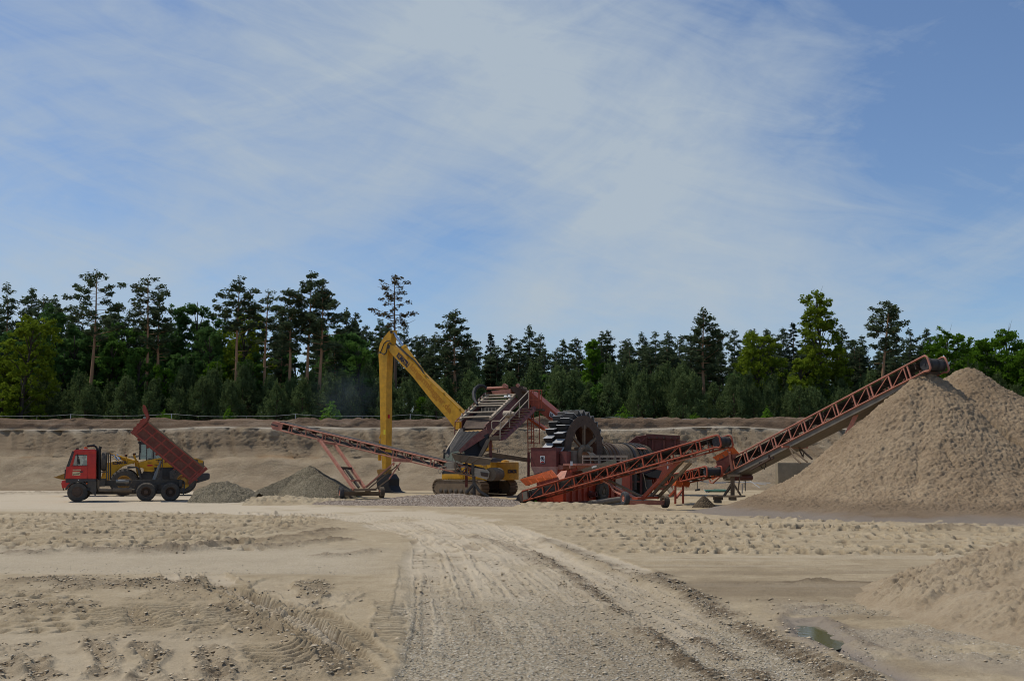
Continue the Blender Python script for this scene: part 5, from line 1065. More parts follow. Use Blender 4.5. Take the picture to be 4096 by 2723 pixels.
# ---------------------------------------------------------------- belt conveyors
def conveyor(name, label, T, H, width, depth, mats, npost=8, loop=.36, drum_r=.24, group='belt conveyors', trough=.0, plate_head=False, pan=False, belt_top=None):
    T = Vector(T); H = Vector(H); a = (H - T); L = a.length; a.normalize()
    wv = Vector((a.y, -a.x, 0)).normalized(); wv = wv if wv.y > 0 else -wv
    n = wv.cross(a); n = n if n.z > 0 else -n; n.normalize()
    base = Vector((T.x, T.y, 0)); t = thing(name, base, label, 'conveyor', group)
    Q = lambda s, y, hh: T + a * s + wv * y + n * hh
    m = mats
    ps = [L * (k + .25) / npost for k in range(npost)]
    for y in (0, width):
        mb = MB(); rc = .048
        up_ = [Q(-.1, y, depth), Q(L + loop * .35, y, depth)]
        if plate_head: mb.path(up_, rc, 8)
        else:
            arc = [Q(L + loop * .35 + .16 * math.sin(q), y, depth - .16 + .16 * math.cos(q)) for q in np.linspace(0, PI / 2, 5)] + [Q(L + loop * .35 + .16 - .16 * (1 - math.cos(q)), y, .10 - .16 * math.sin(q)) for q in np.linspace(0, PI / 2, 5)]
            mb.path([Q(-.1, y, depth)] + arc + [Q(L - .05, y, .0)], rc, 8)
        mb.path([Q(-.1, y, 0), Q(L, y, 0)], rc * .9, 8)
        fr_ = mb.build('side_frame', m['frame'], t)
        k = 0
        for i, s in enumerate(ps):
            mb = MB(); mb.bar(Q(s, y, -.02), Q(s, y, depth + .03), .075, .05, up=wv)
            if i % 2 == 0 and i > 0: mb.bar(Q(s - .22, y, 0), Q(s - .22, y, depth), .05, .05, up=wv)
            mb.build('post', m['frame'], fr_)
        for i in range(npost - 1):
            mb = MB(); mb.bar(Q(ps[i] + .04, y, .03), Q(ps[i + 1] - (.26 if (i + 1) % 2 == 0 else .05), y, depth - .04), .035, .035, up=wv); mb.build('brace', m['frame'], fr_)
        mb = MB(); mb.bar(Q(-.1, y, 0), Q(-.1, y, depth), .05, .05, up=wv); mb.build('post', m['frame'], fr_)
    # belt loop: troughed carrying run and flat return run
    ht = depth * .78 if belt_top is None else belt_top; hr = depth * .2; cc = width / 2; hw = width * .40
    sec = [(-hw, .13), (-hw * .45, .0), (hw * .45, .0), (hw, .13)]
    mb = MB(); rows = []
    ss = np.linspace(.15, L - .1, 14)
    v = []; 
    for s in ss:
        for yy, dz in sec: v.append(Q(s, cc + yy, ht - .07 + dz))
    for q in np.linspace(PI / 2, -PI / 2, 9): 
        for yy, dz in sec: v.append(Q(L + drum_r * math.cos(q) * 1.02, cc + yy * .98, (ht + hr) / 2 + drum_r * math.sin(q) * 1.02))
    for s in ss[::-1]:
        for yy, dz in sec: v.append(Q(s, cc + yy, hr - .02))
    rN = len(v) // 4; mb.add(v, [(4 * i + k, 4 * i + k + 1, 4 * i + k + 5, 4 * i + k + 4) for i in range(rN - 1) for k in range(3)])
    mb.build('belt', m['belt'], t)
    ni = max(6, int(L / 1.0))
    for i in range(ni):
        s = .5 + (L - 1) * i / (ni - 1); mb = MB()
        mb.bar(Q(s, .02, ht - .20), Q(s, width - .02, ht - .20), .06, .05); mb.tube(Q(s, cc - hw * .45, ht - .13), Q(s, cc + hw * .45, ht - .13), .05, n=8); mb.tube(Q(s, cc - hw * .5, ht - .12), Q(s, cc - hw * 1.08, ht + .04), .05, n=8); mb.tube(Q(s, cc + hw * .5, ht - .12), Q(s, cc + hw * 1.08, ht + .04), .05, n=8)
        mb.bar(Q(s, cc - hw * 1.12, ht - .2), Q(s, cc - hw * 1.12, ht + .07), .05, .04); mb.bar(Q(s, cc + hw * 1.12, ht - .2), Q(s, cc + hw * 1.12, ht + .07), .05, .04)
        mb.build('idler', m['idler'], t)
        if i % 2 == 0:
            mb = MB(); mb.tube(Q(s + .3, .05, hr - .08), Q(s + .3, width - .05, hr - .08), .045, n=8); mb.bar(Q(s + .3, 0, 0), Q(s + .3, width, 0), .05, .05); mb.build('return_roller', m['idler'], t)
    for s, nm in ((L, 'head_pulley'), (.1, 'tail_pulley')):
        mb = MB(); c = Q(s, cc - width * .44, (ht + hr) / 2); mb.lathe([(-.04, .001), (-.04, .05), (0, .05), (0, drum_r), (width * .88, drum_r), (width * .88, .05), (width * .92, .05), (width * .92, .001)], c, wv, 24)
        for k in (.12, .5, .82): mb.lathe([(width * k, drum_r + .035), (width * (k + .06), drum_r + .035)], c, wv, 24)
        mb.build(nm, m['drum'], t)
    if plate_head:
        for y in (-.03, width + .01):
            mb = MB(); pts = [Q(L - .45, y, -.02)] + [Q(L + .22 + .22 * math.cos(q), y, depth / 2 + (depth / 2 + .04) * math.sin(q)) for q in np.linspace(-PI / 2, PI / 2, 8)] + [Q(L - .45, y, depth + .04)]
            mb.prism(pts, wv * .03); mb.build('end_plate', m['frame'], t)
        mb = MB(); mb.bar(Q(L - .1, -.06, depth * .5), Q(L + .4, -.06, depth * .55), .05, .07); mb.build('belt_tensioner', m['belt'], t)
    if pan:
        mb = MB(); mb.prism([Q(.2, .03, -.03), Q(L - .5, .03, -.04), Q(L - .5, .03, -.14), Q(L * .8, .03, -.27), Q(.3, .03, -.30)], wv * (width - .06)); mb.build('under_pan', M['pan'], t)
    return t, Q, L, a, wv, n
def stand_wheel(par, p_bottom, r, w, ax, tyre, lugs=0, rim='mud_steel'):
    c = Vector(p_bottom) + Vector((0, 0, r)); ax = Vector(ax).normalized()
    return wheel(par, c + ax * w / 2, ax, r, w, r * .5, tyre, M[rim], lugs=lugs, dish=.3, both=True)
sal = dict(frame=M['salmon'], belt=M['belt'], idler=M['rust'], drum=M['belt']); org = dict(frame=M['orange'], belt=M['belt'], idler=M['rust'], drum=M['belt'])
# left conveyor
T = at(*Z4(650, 1225), 60.8); H = at(*Z2(310, 345), 67.0)
cl, Q, L, a_, wv, n_ = conveyor('belt_conveyor', 'long pink conveyor rising left over the dark grit heap', T, H, 1.05, .46, sal, 11, plate_head=True, belt_top=.46)
# blue-grey side skirt (return run guard)
mb = MB(); mb.bar(Q(2.0, .10, .16), Q(L - .8, .10, .16), .04, .13, up=n_); mb.build('belt_guard', M['tyre_blue'], cl)
S2 = lambda a, b, D: at(*Z2(a, b), D)
DW = 61.6
for (p, q) in (((830, 480, 64.2), (1230, 1050, 61.6)), ((1000, 520, 65.0), (1350, 1030, 62.4)), ((1060, 790, 63.2), (1230, 1050, 62.4))):
    mb = MB(); mb.bar(S2(*p), S2(*q), .15, .15); mb.build('leg', M['salmon'] if p[1] < 600 else M['chassis'], cl)
mb = MB(); mb.bar(S2(1135, 820, 62.9), S2(1285, 1030, 62.2), .12); mb.build('hydraulic_ram', M['chassis'], cl)
for p, q, w_ in (((1062, 800, 62.9), (1195, 806, 63.4), .16), ((1168, 950, 62.2), (1295, 945, 62.7), .12), ((840, 500, 64.2), (1010, 515, 65), .12), ((800, 470, 64.3), (860, 475, 64.3), .2)):
    mb = MB(); mb.bar(S2(*p), S2(*q), w_); mb.build('cross_member', M['rust'] if w_ == .16 else M['salmon'], cl)
for p, q in (((1700, 735, 62.0), (1340, 1040, 61.8)), ((1740, 770, 62.4), (1400, 1040, 62.2)), ((1775, 735, 62.0), (1640, 930, 61.8)), ((1640, 930, 61.8), (1480, 1048, 62.0)), ((1660, 790, 62.2), (1500, 920, 62.4)), ((1500, 920, 62.4), (1370, 1030, 62.4)), ((1700, 745, 62), (1690, 770, 62.3)), ((1730, 760, 62.2), (1760, 830, 62.2))):
    mb = MB(); mb.bar(S2(*p), S2(*q), .07); mb.build('strut', M['salmon'] if p[1] < 760 else M['mud_steel'], cl)
mb = MB(); mb.bar(S2(1680, 705, 62.0), S2(1880, 712, 62.6), .14, .2); mb.build('cross_member', M['salmon'], cl)
mb = MB(); mb.bar(S2(1210, 1060, 61.8), S2(1470, 1052, 62.4), .7, .14); mb.bar(S2(1390, 1060, 62.2), S2(1390, 1095, 62.2), .3, .3); mb.build('turntable_platform', M['mud_steel'], cl)
axl = Vector((.93, .37, 0)); pw = g(Z2, 1075, 1160)
mb = MB(); mb.bar(S2(1100, 1104, pw.y), S2(1540, 1102, pw.y + 1.0), .22, .24); mb.build('axle', M['mud_steel'], cl)
stand_wheel(cl, S2(1075, 1160, pw.y), .345, .24, -axl, M['tyre_blue'], 14, 'salmon'); stand_wheel(cl, S2(1552, 1150, pw.y + 1.0), .325, .26, -axl, M['tyre_sand'], 14, 'salmon')
# receiving hopper and tail box
S4 = lambda a, b, D: at(*Z4(a, b), D)
mb = MB(); mb.plate([S4(380, 945, 60.9), S4(860, 1015, 60.3), S4(840, 1082, 60.4), S4(680, 1080, 60.6), S4(420, 1030, 60.9)], .04); mb.plate([S4(380, 945, 60.9), S4(860, 1015, 60.3), S4(880, 1000, 61.8), S4(470, 935, 62.6)], .03); 
for k in (.2, .45, .7): p = S4(380, 945, 60.86).lerp(S4(860, 1015, 60.26), k); q = S4(420, 1030, 60.86).lerp(S4(680, 1080, 60.56), k); mb.bar(p, q, .06, .06)
hop = mb.build('receiving_hopper', M['mud_steel'], cl)
mb = MB(); mb.prism([S4(655, 1115, 60.7), S4(810, 1140, 60.5), S4(835, 1170, 60.4), S4(825, 1240, 60.4), S4(800, 1258, 60.5), S4(650, 1215, 60.7)], wv * .05); mb.build('end_plate', M['cream'], cl)
mb = MB(); mb.prism([S4(728, 1165, 60.52), S4(822, 1180, 60.36), S4(815, 1228, 60.36), S4(735, 1212, 60.5)], wv * .04); mb.build('bearing_housing', M['rust'], cl)
mb = MB(); pc = S4(880, 1195, 60.9); mb.lathe([(-.35, .001), (-.35, .38), (.75, .38), (.75, .001)], pc, wv, 24); mb.build('tail_drum', M['mud_steel'], cl)
mb = MB(); mb.path([S4(640, 1040, 60.7), S4(635, 1160, 60.7), S4(650, 1240, 60.8), S4(655, 1470, 60.9)], .09, 8); mb.path([S4(650, 1300, 60.8), S4(720, 1400, 60.6), S4(830, 1468, 60.5)], .09, 8); mb.path([S4(650, 1310, 60.8), S4(565, 1412, 60.9)], .08, 8); mb.build('support_stand', M['chassis'], cl)
mb = MB(); mb.prism([S4(320, 1045, 61.0), S4(415, 1055, 61.0), S4(415, 1150, 61.0), S4(320, 1145, 61.0)], wv * .4); mb.build('control_box', M['cream'], cl)
mb = MB(); mb.path([S4(310, 1100, 60.9), S4(250, 1105, 60.9), S4(215, 1150, 60.9), S4(240, 1190, 60.9), S4(300, 1130, 60.9), S4(420, 1135, 60.9), S4(540, 1100, 60.8)], .03, 6); mb.build('cable', M['cream'], cl)
for p, q in (((435, 1060), (500, 1170)), ((500, 1170), (570, 1100)), ((435, 1175), (660, 1220)), ((570, 1085), (575, 1210)), ((430, 1035), (425, 1180))):
    mb = MB(); mb.bar(S4(*p, 60.8), S4(*q, 60.7), .06); mb.build('brace', M['mud_steel'], cl)
# middle red conveyor
T = at(*Z5(200, 1285), 60.5); H = at(*Z6(1235, 497), 51.0)
cm, Q, L, a_, wv, n_ = conveyor('belt_conveyor', 'red conveyor in the middle running in front of the bucket wheel', T, H, 1.0, .56, org, 11)
S5 = lambda a, b, D: at(*Z5(a, b), D); S6 = lambda a, b, D: at(*Z6(a, b), D)
def tD(f): return 60.5 + (51.0 - 60.5) * f
mb = MB(); mb.plate([S5(130, 1000, 60.3), S5(560, 872, 57.6), S5(640, 968, 57.0), S5(215, 1085, 59.8)], .03); fh = mb.build('feed_hopper', M['bright_orange'], cm)
mb = MB(); mb.plate([S5(560, 872, 57.6), S5(600, 905, 59.0), S5(650, 970, 58.0), S5(640, 968, 57.0)], .03); mb.build('hopper_end', M['bright_orange'], fh)
mb = MB(); mb.plate([S5(160, 985, 60.25), S5(430, 905, 58.6), S5(430, 898, 58.6), S5(160, 977, 60.25)], .03); mb.build('rubber_lip', M['black'], fh)
for f in (.2, .42, .64, .86): mb = MB(); p = S5(140, 1000, 60.22).lerp(S5(570, 880, 57.52), f); q = S5(215, 1085, 59.72).lerp(S5(640, 968, 56.92), f); mb.bar(p.lerp(q, .3), q, .05, .08); mb.build('stiffener', M['bright_orange'], fh)
mb = MB(); mb.plate([S5(640, 1010, 57.3), S5(735, 985, 57), S5(770, 880, 57.3), S5(690, 890, 57.8), S5(630, 950, 57.6)], .03); mb.build('side_chute', M['salmon'], cm)
mb = MB(); mb.bar(Q(.35, .10, .28), Q(4.1, .10, .34), .03, .36, up=n_); mb.build('skirt_panel', M['dark'], cm)
mb = MB(); mb.bar(Q(3.9, -.02, .70), Q(7.2, -.02, .72), .015, .22, up=n_); gl = mb.build('plastic_guard', glass('dirty_plastic_guard', (.5, .48, .45), .1), cm)
p = Q(5.45, -.04, .70); text('lettering', '2626', p, a_, n_, .10, M['white'], gl, .02, .36)
mb = MB(); mb.prism([Q(-.1, -.03, -.04), Q(.35, -.03, -.04), Q(.35, -.03, .60), Q(-.05, -.03, .56)], wv * .03); mb.prism([Q(-.6, -.03, .0), Q(-.12, -.03, -.06), Q(-.12, -.03, .56), Q(-.5, -.03, .42), Q(-.65, -.03, .2)], wv * 1.0); mb.build('tail_box', M['rust'], cm)
mb = MB(); mb.quad(Q(-.06, -.045, .05), Q(.3, -.045, .05), Q(.3, -.045, .48), Q(-.06, -.045, .48)); mb.build('inspection_cover', M['pan'], cm)
leg = [((1780, 1262, 55.0), (2290, 735, 53.0), .17, 'orange'), ((1900, 1235, 55.3), (2420, 640, 53.6), .14, 'mud_steel'), ((1985, 1250, 55.4), (2440, 770, 53.9), .14, 'mud_steel'), ((1260, 1020, 57.0), (1700, 1250, 55.2), .10, 'salmon'), ((1330, 1010, 57.2), (1790, 1240, 55.4), .11, 'mud_steel'), ((1330, 1030, 56.8), (1395, 1150, 56.0), .08, 'salmon'), ((1395, 1150, 56.0), (1560, 1235, 55.2), .08, 'salmon')]
for p, q, w_, mt in leg: mb = MB(); mb.bar(S5(*p), S5(*q), w_); mb.build('leg', M[mt], cm)
for p, q in (((2130, 945, 53.8), (2260, 940, 54.0)), ((1955, 1105, 54.6), (2090, 1100, 54.8)), ((2200, 760, 53.3), (2420, 690, 53.8)), ((1225, 1015, 57.1), (1280, 1020, 57.0))): mb = MB(); mb.bar(S5(*p), S5(*q), .15, .1); mb.build('cross_member', M['mud_steel'] if p[0] < 2300 and p[0] > 1300 else M['bright_orange'], cm)
mb = MB(); mb.bar(S5(1680, 1255, 54.9), S5(1960, 1240, 55.4), .6, .12); mb.build('turntable_platform', M['orange'], cm)
zr = -.30; DR = 55.5
mb = MB(); mb.bar(S5(1600, 1312, 54.6), S5(2090, 1315, DR), .22, .22); mb.build('axle', M['salmon'], cm)
stand_wheel(cm, S5(1552, 1345, 54.5), .34, .26, -axl, M['tyre_blue'], 0, 'salmon'); stand_wheel(cm, S5(2090, 1385, DR), .35, .26, -axl, M['tyre_sand'], 0, 'mud_steel')
mb = MB(); mb.tube(Q(L * .60, .2, -.12), Q(L * .93, .2, -.14), .035, n=6); mb.build('under_tube', M['salmon'], cm)
# right-hand conveyor over the great pile
T = at(2877, 1908, 59.0); H = at(*Z7(1262, 278), 46.6)
cr, Q, L, a_, wv, n_ = conveyor('belt_conveyor', 'long pale red conveyor climbing right to the top of the huge sand pile', T, H, 1.22, .66, sal, 13, pan=True, drum_r=.27)
mb = MB(); mb.plate([S6(1180, 635, 59.0), S6(1455, 490, 57.2), S6(1540, 585, 56.9), S6(1265, 700, 58.6)], .03); fh = mb.build('feed_hopper', M['bright_orange'], cr)
for f in (.15, .4, .7): mb = MB(); p = S6(1205, 622, 58.95).lerp(S6(1440, 497, 57.25), f); q = S6(1265, 700, 58.55).lerp(S6(1540, 585, 56.85), f); mb.bar(p.lerp(q, .15), q, .05, .05); mb.build('stiffener', M['rust'], fh)
mb = MB(); mb.plate([S6(1230, 690, 58.7), S6(1260, 880, 58.8), S6(1300, 880, 58.4), S6(1530, 585, 56.9), S6(1400, 600, 57.5)], .02); mb.build('hopper_skirt', M['brown_red'], cr)
mb = MB(); mb.bar(Q(.15, .09, .34), Q(2.0, .09, .34), .03, .5, up=n_); mb.build('skirt_panel', M['dark'], cr)
mb = MB(); mb.bar(S6(1410, 560, 57.4), S6(1445, 815, 57.6), .12, .1); mb.build('hopper_post', M['salmon'], cr)
mb = MB(); mb.path([Q(-.1, -.02, .62), Q(-.75, -.02, .60), Q(-.85, -.02, .45), Q(-.8, -.02, -.05), Q(-.6, -.02, -.15), Q(0, -.02, -.02)], .05, 8); mb.build('tail_frame', M['salmon'], cr)
mb = MB(); mb.plate([Q(-.65, 0, .05), Q(-.2, 0, .05), Q(-.2, 0, .4), Q(-.65, 0, .4)], .03); mb.build('tail_guard', M['bright_orange'], cr)
mb = MB(); mb.plate([Q(-.2, -.02, .1), Q(0, -.02, .1), Q(0, -.02, .55), Q(-.2, -.02, .55)], .03); mb.build('tail_cover', M['steel'], cr)
for k, yy in enumerate((-.42,)):
    mb = MB(); mb.tube(Q(1.2, -.0, -.42), Q(1.2, 1.2, -.42), .16, n=16); mb.build('drive_motor', M['brown_red'], cr)
# tripod under the tail
mb = MB(); mb.bar(S6(1450, 870, 57.5), S6(1450, 1150, 57.6), .16, .2); mb.bar(S6(1445, 985, 57.5), S6(1340, 1148, 57.8), .14, .10); mb.bar(S6(1458, 985, 57.5), S6(1562, 1148, 57.4), .14, .10); mb.bar(S6(1548, 890, 57.2), S6(1522, 1110, 57.2), .06, .06); mb.bar(S6(1390, 880, 57.6), S6(1560, 880, 57.2), .3, .12); mb.build('support_stand', M['mud_steel'], cr)
for i, (p, q, w_) in enumerate([((1800, 745, 55.6), (2000, 640, 54.2), .10), ((1830, 690, 55.4), (1850, 740, 55.4), .06), ((1940, 600, 54.5), (1945, 660, 54.5), .1), ((1700, 800, 56), (1960, 650, 54.3), .08)]): mb = MB(); mb.bar(S6(*p), S6(*q), w_); mb.build('strut', M['rust'], cr)
mb = MB(); mb.path([S6(1810, 700, 55.5), S6(1840, 770, 55.5), S6(1880, 795, 55.4), S6(1900, 740, 55.3), S6(1880, 690, 55.3)], .025, 6); mb.build('cable', M['black'], cr)
S7 = lambda a, b, D: at(*Z7(a, b), D)
for p, q, w_, mt in (((705, 590, 50.6), (600, 810, 50.8), .20, 'salmon'), ((720, 600, 50.6), (890, 585, 51.4), .18, 'rust'), ((690, 588, 50.7), (770, 545, 50.3), .16, 'salmon'), ((60, 912, 54), (270, 915, 55), .12, 'salmon'), ((125, 920, 54), (270, 1040, 53), .07, 'mud_steel'), ((125, 925, 54), (160, 1000, 53.5), .06, 'mud_steel'), ((160, 1000, 53.5), (215, 1050, 53), .07, 'mud_steel'), ((200, 920, 54.6), (310, 1015, 53.5), .07, 'mud_steel'), ((235, 1000, 54), (205, 940, 54.5), .06, 'mud_steel'), ((240, 960, 54), (235, 1000, 54), .05, 'mud_steel'), ((190, 870, 54.2), (480, 730, 52.2), .07, 'rust'), ((480, 730, 52.2), (660, 640, 51.0), .06, 'rust'), ((880, 545, 50.0), (1160, 400, 48.2), .07, 'rust')):
    mb = MB(); mb.bar(S7(*p), S7(*q), w_); mb.build('leg' if w_ > .15 else 'strut', M[mt], cr)
# small conveyor under the plant, right of the red one
T = at(*Z6(560, 1005), 61.5); H = at(*Z6(1075, 885), 57.5)
cs, Q, L, a_, wv, n_ = conveyor('belt_conveyor', 'short red conveyor on upright legs right of the red conveyor wheels', T, H, .95, .50, dict(frame=M['orange'], belt=M['belt'], idler=M['rust'], drum=M['tyre_blue']), 6, drum_r=.22)
for p, q in (((680, 990, 59.6), (678, 1262, 59.5)), ((782, 975, 60.2), (782, 1255, 60.2)), ((672, 1085, 59.5), (600, 1160, 60)), ((772, 1080, 60.2), (690, 1180, 59.6))): mb = MB(); mb.bar(S6(*p), S6(*q), .11); mb.build('leg', M['orange'], cs)
for a, D in ((680, 59.6), (785, 60.2)): mb = MB(); mb.bar(S6(a, 975, D) - wv * .1, S6(a, 1005, D) + wv * .3, .45, .3); mb.build('leg_head', M['bright_orange'], cs)
mb = MB(); mb.tube(S6(585, 1045, 60.5), S6(650, 1125, 60), .16, n=14); mb.build('drive_motor', M['pan'], cs)
# ---------------------------------------------------------------- screening plant with stairs
def screen():
    base = S4(900, 1300, 64.5); base.z = 0
    t = thing('screening_plant', base, 'brown-red screening deck with cream crossbars, stairs and ladder beside the bucket wheel', 'screening plant')
    S = S4
    bl = lambda k: S(500, 525, 63.4).lerp(S(815, 250, 67.0), k); br = lambda k: S(858, 515, 62.4).lerp(S(1140, 243, 66.2), k)
    dn = Vector((0, 0, -.55))
    mb = MB(); mb.quad(bl(0) + dn * .6, br(0) + dn * .6, br(1) + dn * .6, bl(1) + dn * .6); mb.prism([bl(0) + dn * 1.3, br(0) + dn * 1.3, br(1) + dn * 1.3, bl(1) + dn * 1.3], Vector((0, 0, .08))); mb.build('screen_deck', M['deck'], t)
    for f in (lambda k: bl(k), lambda k: br(k)):
        mb = MB(); mb.bar(f(-.04), f(1.02), .14, .16); mb.build('deck_rail', M['cream'], t)
    for k, x0, x1 in ((0, 0, 0), (.20, .32, 0), (.48, -.05, 0), (.58, .05, .0), (.70, 0, 0), (.84, -.12, 0), (.97, .1, 0)):
        mb = MB(); a = bl(k); b = br(k); mb.tube(a.lerp(b, -.04 + max(0, x0) * .1) + Vector((0, 0, .08)), b.lerp(a, -.02) + Vector((0, 0, .08)), .052, n=8); mb.build('crossbar', M['cream'], t)
    for k in np.linspace(.05, .95, 8): mb = MB(); c = bl(k) + Vector((-.05, 0, .08)); mb.lathe([(0, .06), (.1, .06), (.14, .03), (.2, .03), (.2, .001)], c, (0, 0, 1), 8); mb.build('spray_nozzle', M['cream'], t)
    for k in np.linspace(.35, .62, 5):
        for q in (.3, .42, .54, .66, .78): 
            if k < .4: mb = MB(); c = bl(.44).lerp(br(.44), q); mb.tube(c, c + Vector((0, 0, -.22)), .035, n=6); mb.build('spray_nozzle', M['cream'], t)
    # box sides
    wvv = (br(0) - bl(0)).normalized()
    mb = MB(); mb.prism([S(790, 600, 62.3), S(870, 530, 62.5), S(1150, 262, 66.2), S(1195, 290, 66.2), S(1200, 345, 66.0), S(985, 560, 63.2), S(900, 640, 62.4), S(835, 735, 62.0)], -wvv * .08); side = mb.build('screen_side', M['brown_red'], t)
    mb = MB(); mb.prism([bl(0) + dn * 1.6, bl(1) + dn * 1.6, bl(1), bl(0)], wvv * .06); mb.build('screen_side', M['brown_red'], t)
    mb = MB(); mb.prism([S(510, 640, 63.0), S(770, 640, 62.2), S(870, 525, 62.5), S(560, 540, 63.2)], Vector((0, .02, -.05))); mb.build('lower_screen', M['rust'], t)
    mb = MB(); mb.prism([S(545, 668, 62.8), S(775, 655, 62.1), S(770, 676, 62.0), S(535, 684, 62.7)], Vector((0, .05, 0))); mb.build('lip', M['yellow_mud'], t)
    # lower chute: rubber lined
    mb = MB(); L0, L1, L2, L3 = S(362, 940, 61.2), S(485, 915, 60.6), S(770, 678, 62.0), S(520, 685, 62.7)
    N = 10
    for i in range(N):
        a = L3.lerp(L2, i / N); b = L3.lerp(L2, (i + 1) / N); c = L0.lerp(L1, (i + 1) / N); d = L0.lerp(L1, i / N); z = Vector((0, -.02, .05 * (i % 2))); z2 = Vector((0, -.02, .05 * ((i + 1) % 2))); mb.add([a + z, b + z2, c + z2, d + z], [(0, 1, 2, 3)])
    mb.build('chute_liner', M['liner'], t)
    mb = MB(); mb.plate([S(300, 940, 61.4), S(318, 905, 61.4), S(480, 650, 63), S(520, 640, 63), S(520, 690, 62.7), S(362, 940, 61.2), S(345, 990, 61.2), S(320, 985, 61.3)], .04); mb.build('chute_side', M['dark'], t)
    mb = MB(); mb.plate([S(470, 900, 60.5), S(640, 740, 61.3), S(780, 640, 61.9), S(830, 690, 61.8), S(800, 740, 61.6), S(490, 940, 60.5)], .06); mb.build('chute_side', M['brown_red'], t)
    mb = MB(); mb.bar(S(303, 935, 61.4), S(318, 908, 61.4), .1); mb.bar(S(318, 908, 61.4), S(478, 652, 63), .07); mb.bar(S(478, 652, 63), S(500, 640, 63), .05); mb.build('chute_edge', M['cream'], t)
    mb = MB(); mb.prism([S(530, 900, 61.0), S(700, 800, 61.6), S(820, 690, 62), S(800, 860, 61.8), S(720, 985, 61.2), S(540, 970, 61.0)], Vector((.1, .8, 0))); mb.build('discharge_skirt', M['black'], t)
    mb = MB(); mb.plate([S(700, 980, 60.9), S(735, 985, 60.9), S(840, 800, 61.5), S(835, 760, 61.5), S(800, 780, 61.4)], .05); mb.build('deflector', M['mud_steel'], t)
    mb = MB(); mb.plate([S(705, 760, 61.5), S(830, 700, 61.6), S(815, 830, 61.5), S(755, 885, 61.3), S(720, 850, 61.4)], .03); mb.build('rubber_flap', M['liner'], t)
    # water pipe and hose at the top
    mb = MB(); mb.tube(S(805, 160, 67), S(1060, 148, 66.4), .09, n=10); mb.build('spray_pipe', M['salmon'], t)
    mb = MB(); mb.path([S(805, 160, 67), S(760, 130, 67), S(710, 130, 66.9), S(665, 165, 66.6), S(647, 220, 66.2), S(652, 280, 65.8), S(670, 320, 65.4), S(692, 352, 65.0)], [.1, .11, .12, .12, .12, .11, .09, .07], 10); mb.build('water_hose', M['black'], t)
    mb = MB(); mb.prism([S(860, 190, 66.8), S(1090, 165, 66.2), S(1090, 235, 66.2), S(870, 225, 66.8)], Vector((.3, .9, 0))); mb.build('feed_box', M['salmon'], t)
    for x0, x1 in ((985, 1045), (1150, 1190)):
        mb = MB(); mb.prism([S(x0, 125, 66.3), S(x0 + 25, 97, 66.3), S(x1, 120, 66.3), S(x1, 160, 66.3)], Vector((.1, .4, 0))); mb.build('beam_end', M['salmon'], t)
    mb = MB(); mb.bar(S(1100, 175, 66.6), S(1250, 165, 66.4), .3, .35); mb.tube(S(1235, 175, 66.0), S(1285, 185, 66.0), .18, n=12); mb.build('drive_motor', M['rust'], t)
    mb = MB(); mb.prism([S(1090, 160, 66.4), S(1210, 150, 66.0), S(1300, 200, 66.3), S(1300, 420, 66.3), S(1200, 350, 66.0), S(1170, 250, 66.1)], Vector((.3, 1.0, 0))); mb.build('feed_chute', M['rust'], t)
    mb = MB(); mb.lathe([(0, .001), (0, .2), (.5, .2), (.5, .12), (.7, .12), (.7, .001)], S(1015, 470, 62.9), wvv, 16); mb.build('vibration_motor', M['cream'], t)
    for a, b in ((1030, 265), (1075, 262)): mb = MB(); mb.lathe([(0, .10), (.08, .09), (.09, .001)], S(a, b, 65.5), (0, -.5, .8), 12); mb.build('work_lamp', M['white'], t)
    # stairs
    mb = MB(); mb.prism([S(950, 745, 61.6), S(1310, 400, 65.4), S(1380, 375, 65.8), S(1400, 420, 65.8), S(1020, 780, 61.7), S(950, 790, 61.6)], Vector((.05, .08, 0))); mb.build('stair_stringer', M['wine'], t)
    of = Vector((-.55, .45, 0)) * .9
    mb = MB(); mb.prism([S(950, 745, 61.6) + of, S(1310, 400, 65.4) + of, S(1380, 375, 65.8) + of, S(1400, 420, 65.8) + of, S(1020, 780, 61.7) + of, S(950, 790, 61.6) + of], Vector((.05, .08, 0))); mb.build('stair_stringer', M['wine'], t)
    for k in range(11):
        f = (k + .4) / 11; p = S(985, 745, 61.65).lerp(S(1365, 385, 65.6), f); mb = MB(); mb.bar(p, p + of, .26, .04); mb.build('stair_tread', M['mud_steel'], t)
    mb = MB(); mb.prism([S(850, 740, 61.6), S(950, 738, 61.6), S(950, 785, 61.6), S(850, 785, 61.6)], Vector((-.2, .8, 0))); mb.build('landing', M['mud_steel'], t)
    def rail(mb, pts, D, r=.035):
        for p, q in zip(pts[:-1], pts[1:]): mb.tube(S(*p[:2], p[2] if len(p) > 2 else D), S(*q[:2], q[2] if len(q) > 2 else D), r, n=6)
    mb = MB(); rail(mb, [(965, 780, 61.6), (968, 552, 61.6), (1312, 190, 65.4), (1308, 400, 65.4)], 0); rail(mb, [(968, 655, 61.6), (1310, 290, 65.4)], 0)
    for f in (.32, .66): a = S(965, 745, 61.6).lerp(S(1308, 400, 65.4), f); b = S(968, 552, 61.6).lerp(S(1312, 190, 65.4), f); mb.tube(a, b, .035, n=6)
    rail(mb, [(968, 552, 61.6), (875, 552, 61.8), (862, 575, 61.8), (865, 640, 61.8), (880, 655, 61.8), (962, 655, 61.6)], 0); mb.build('handrail', M['cream'], t)
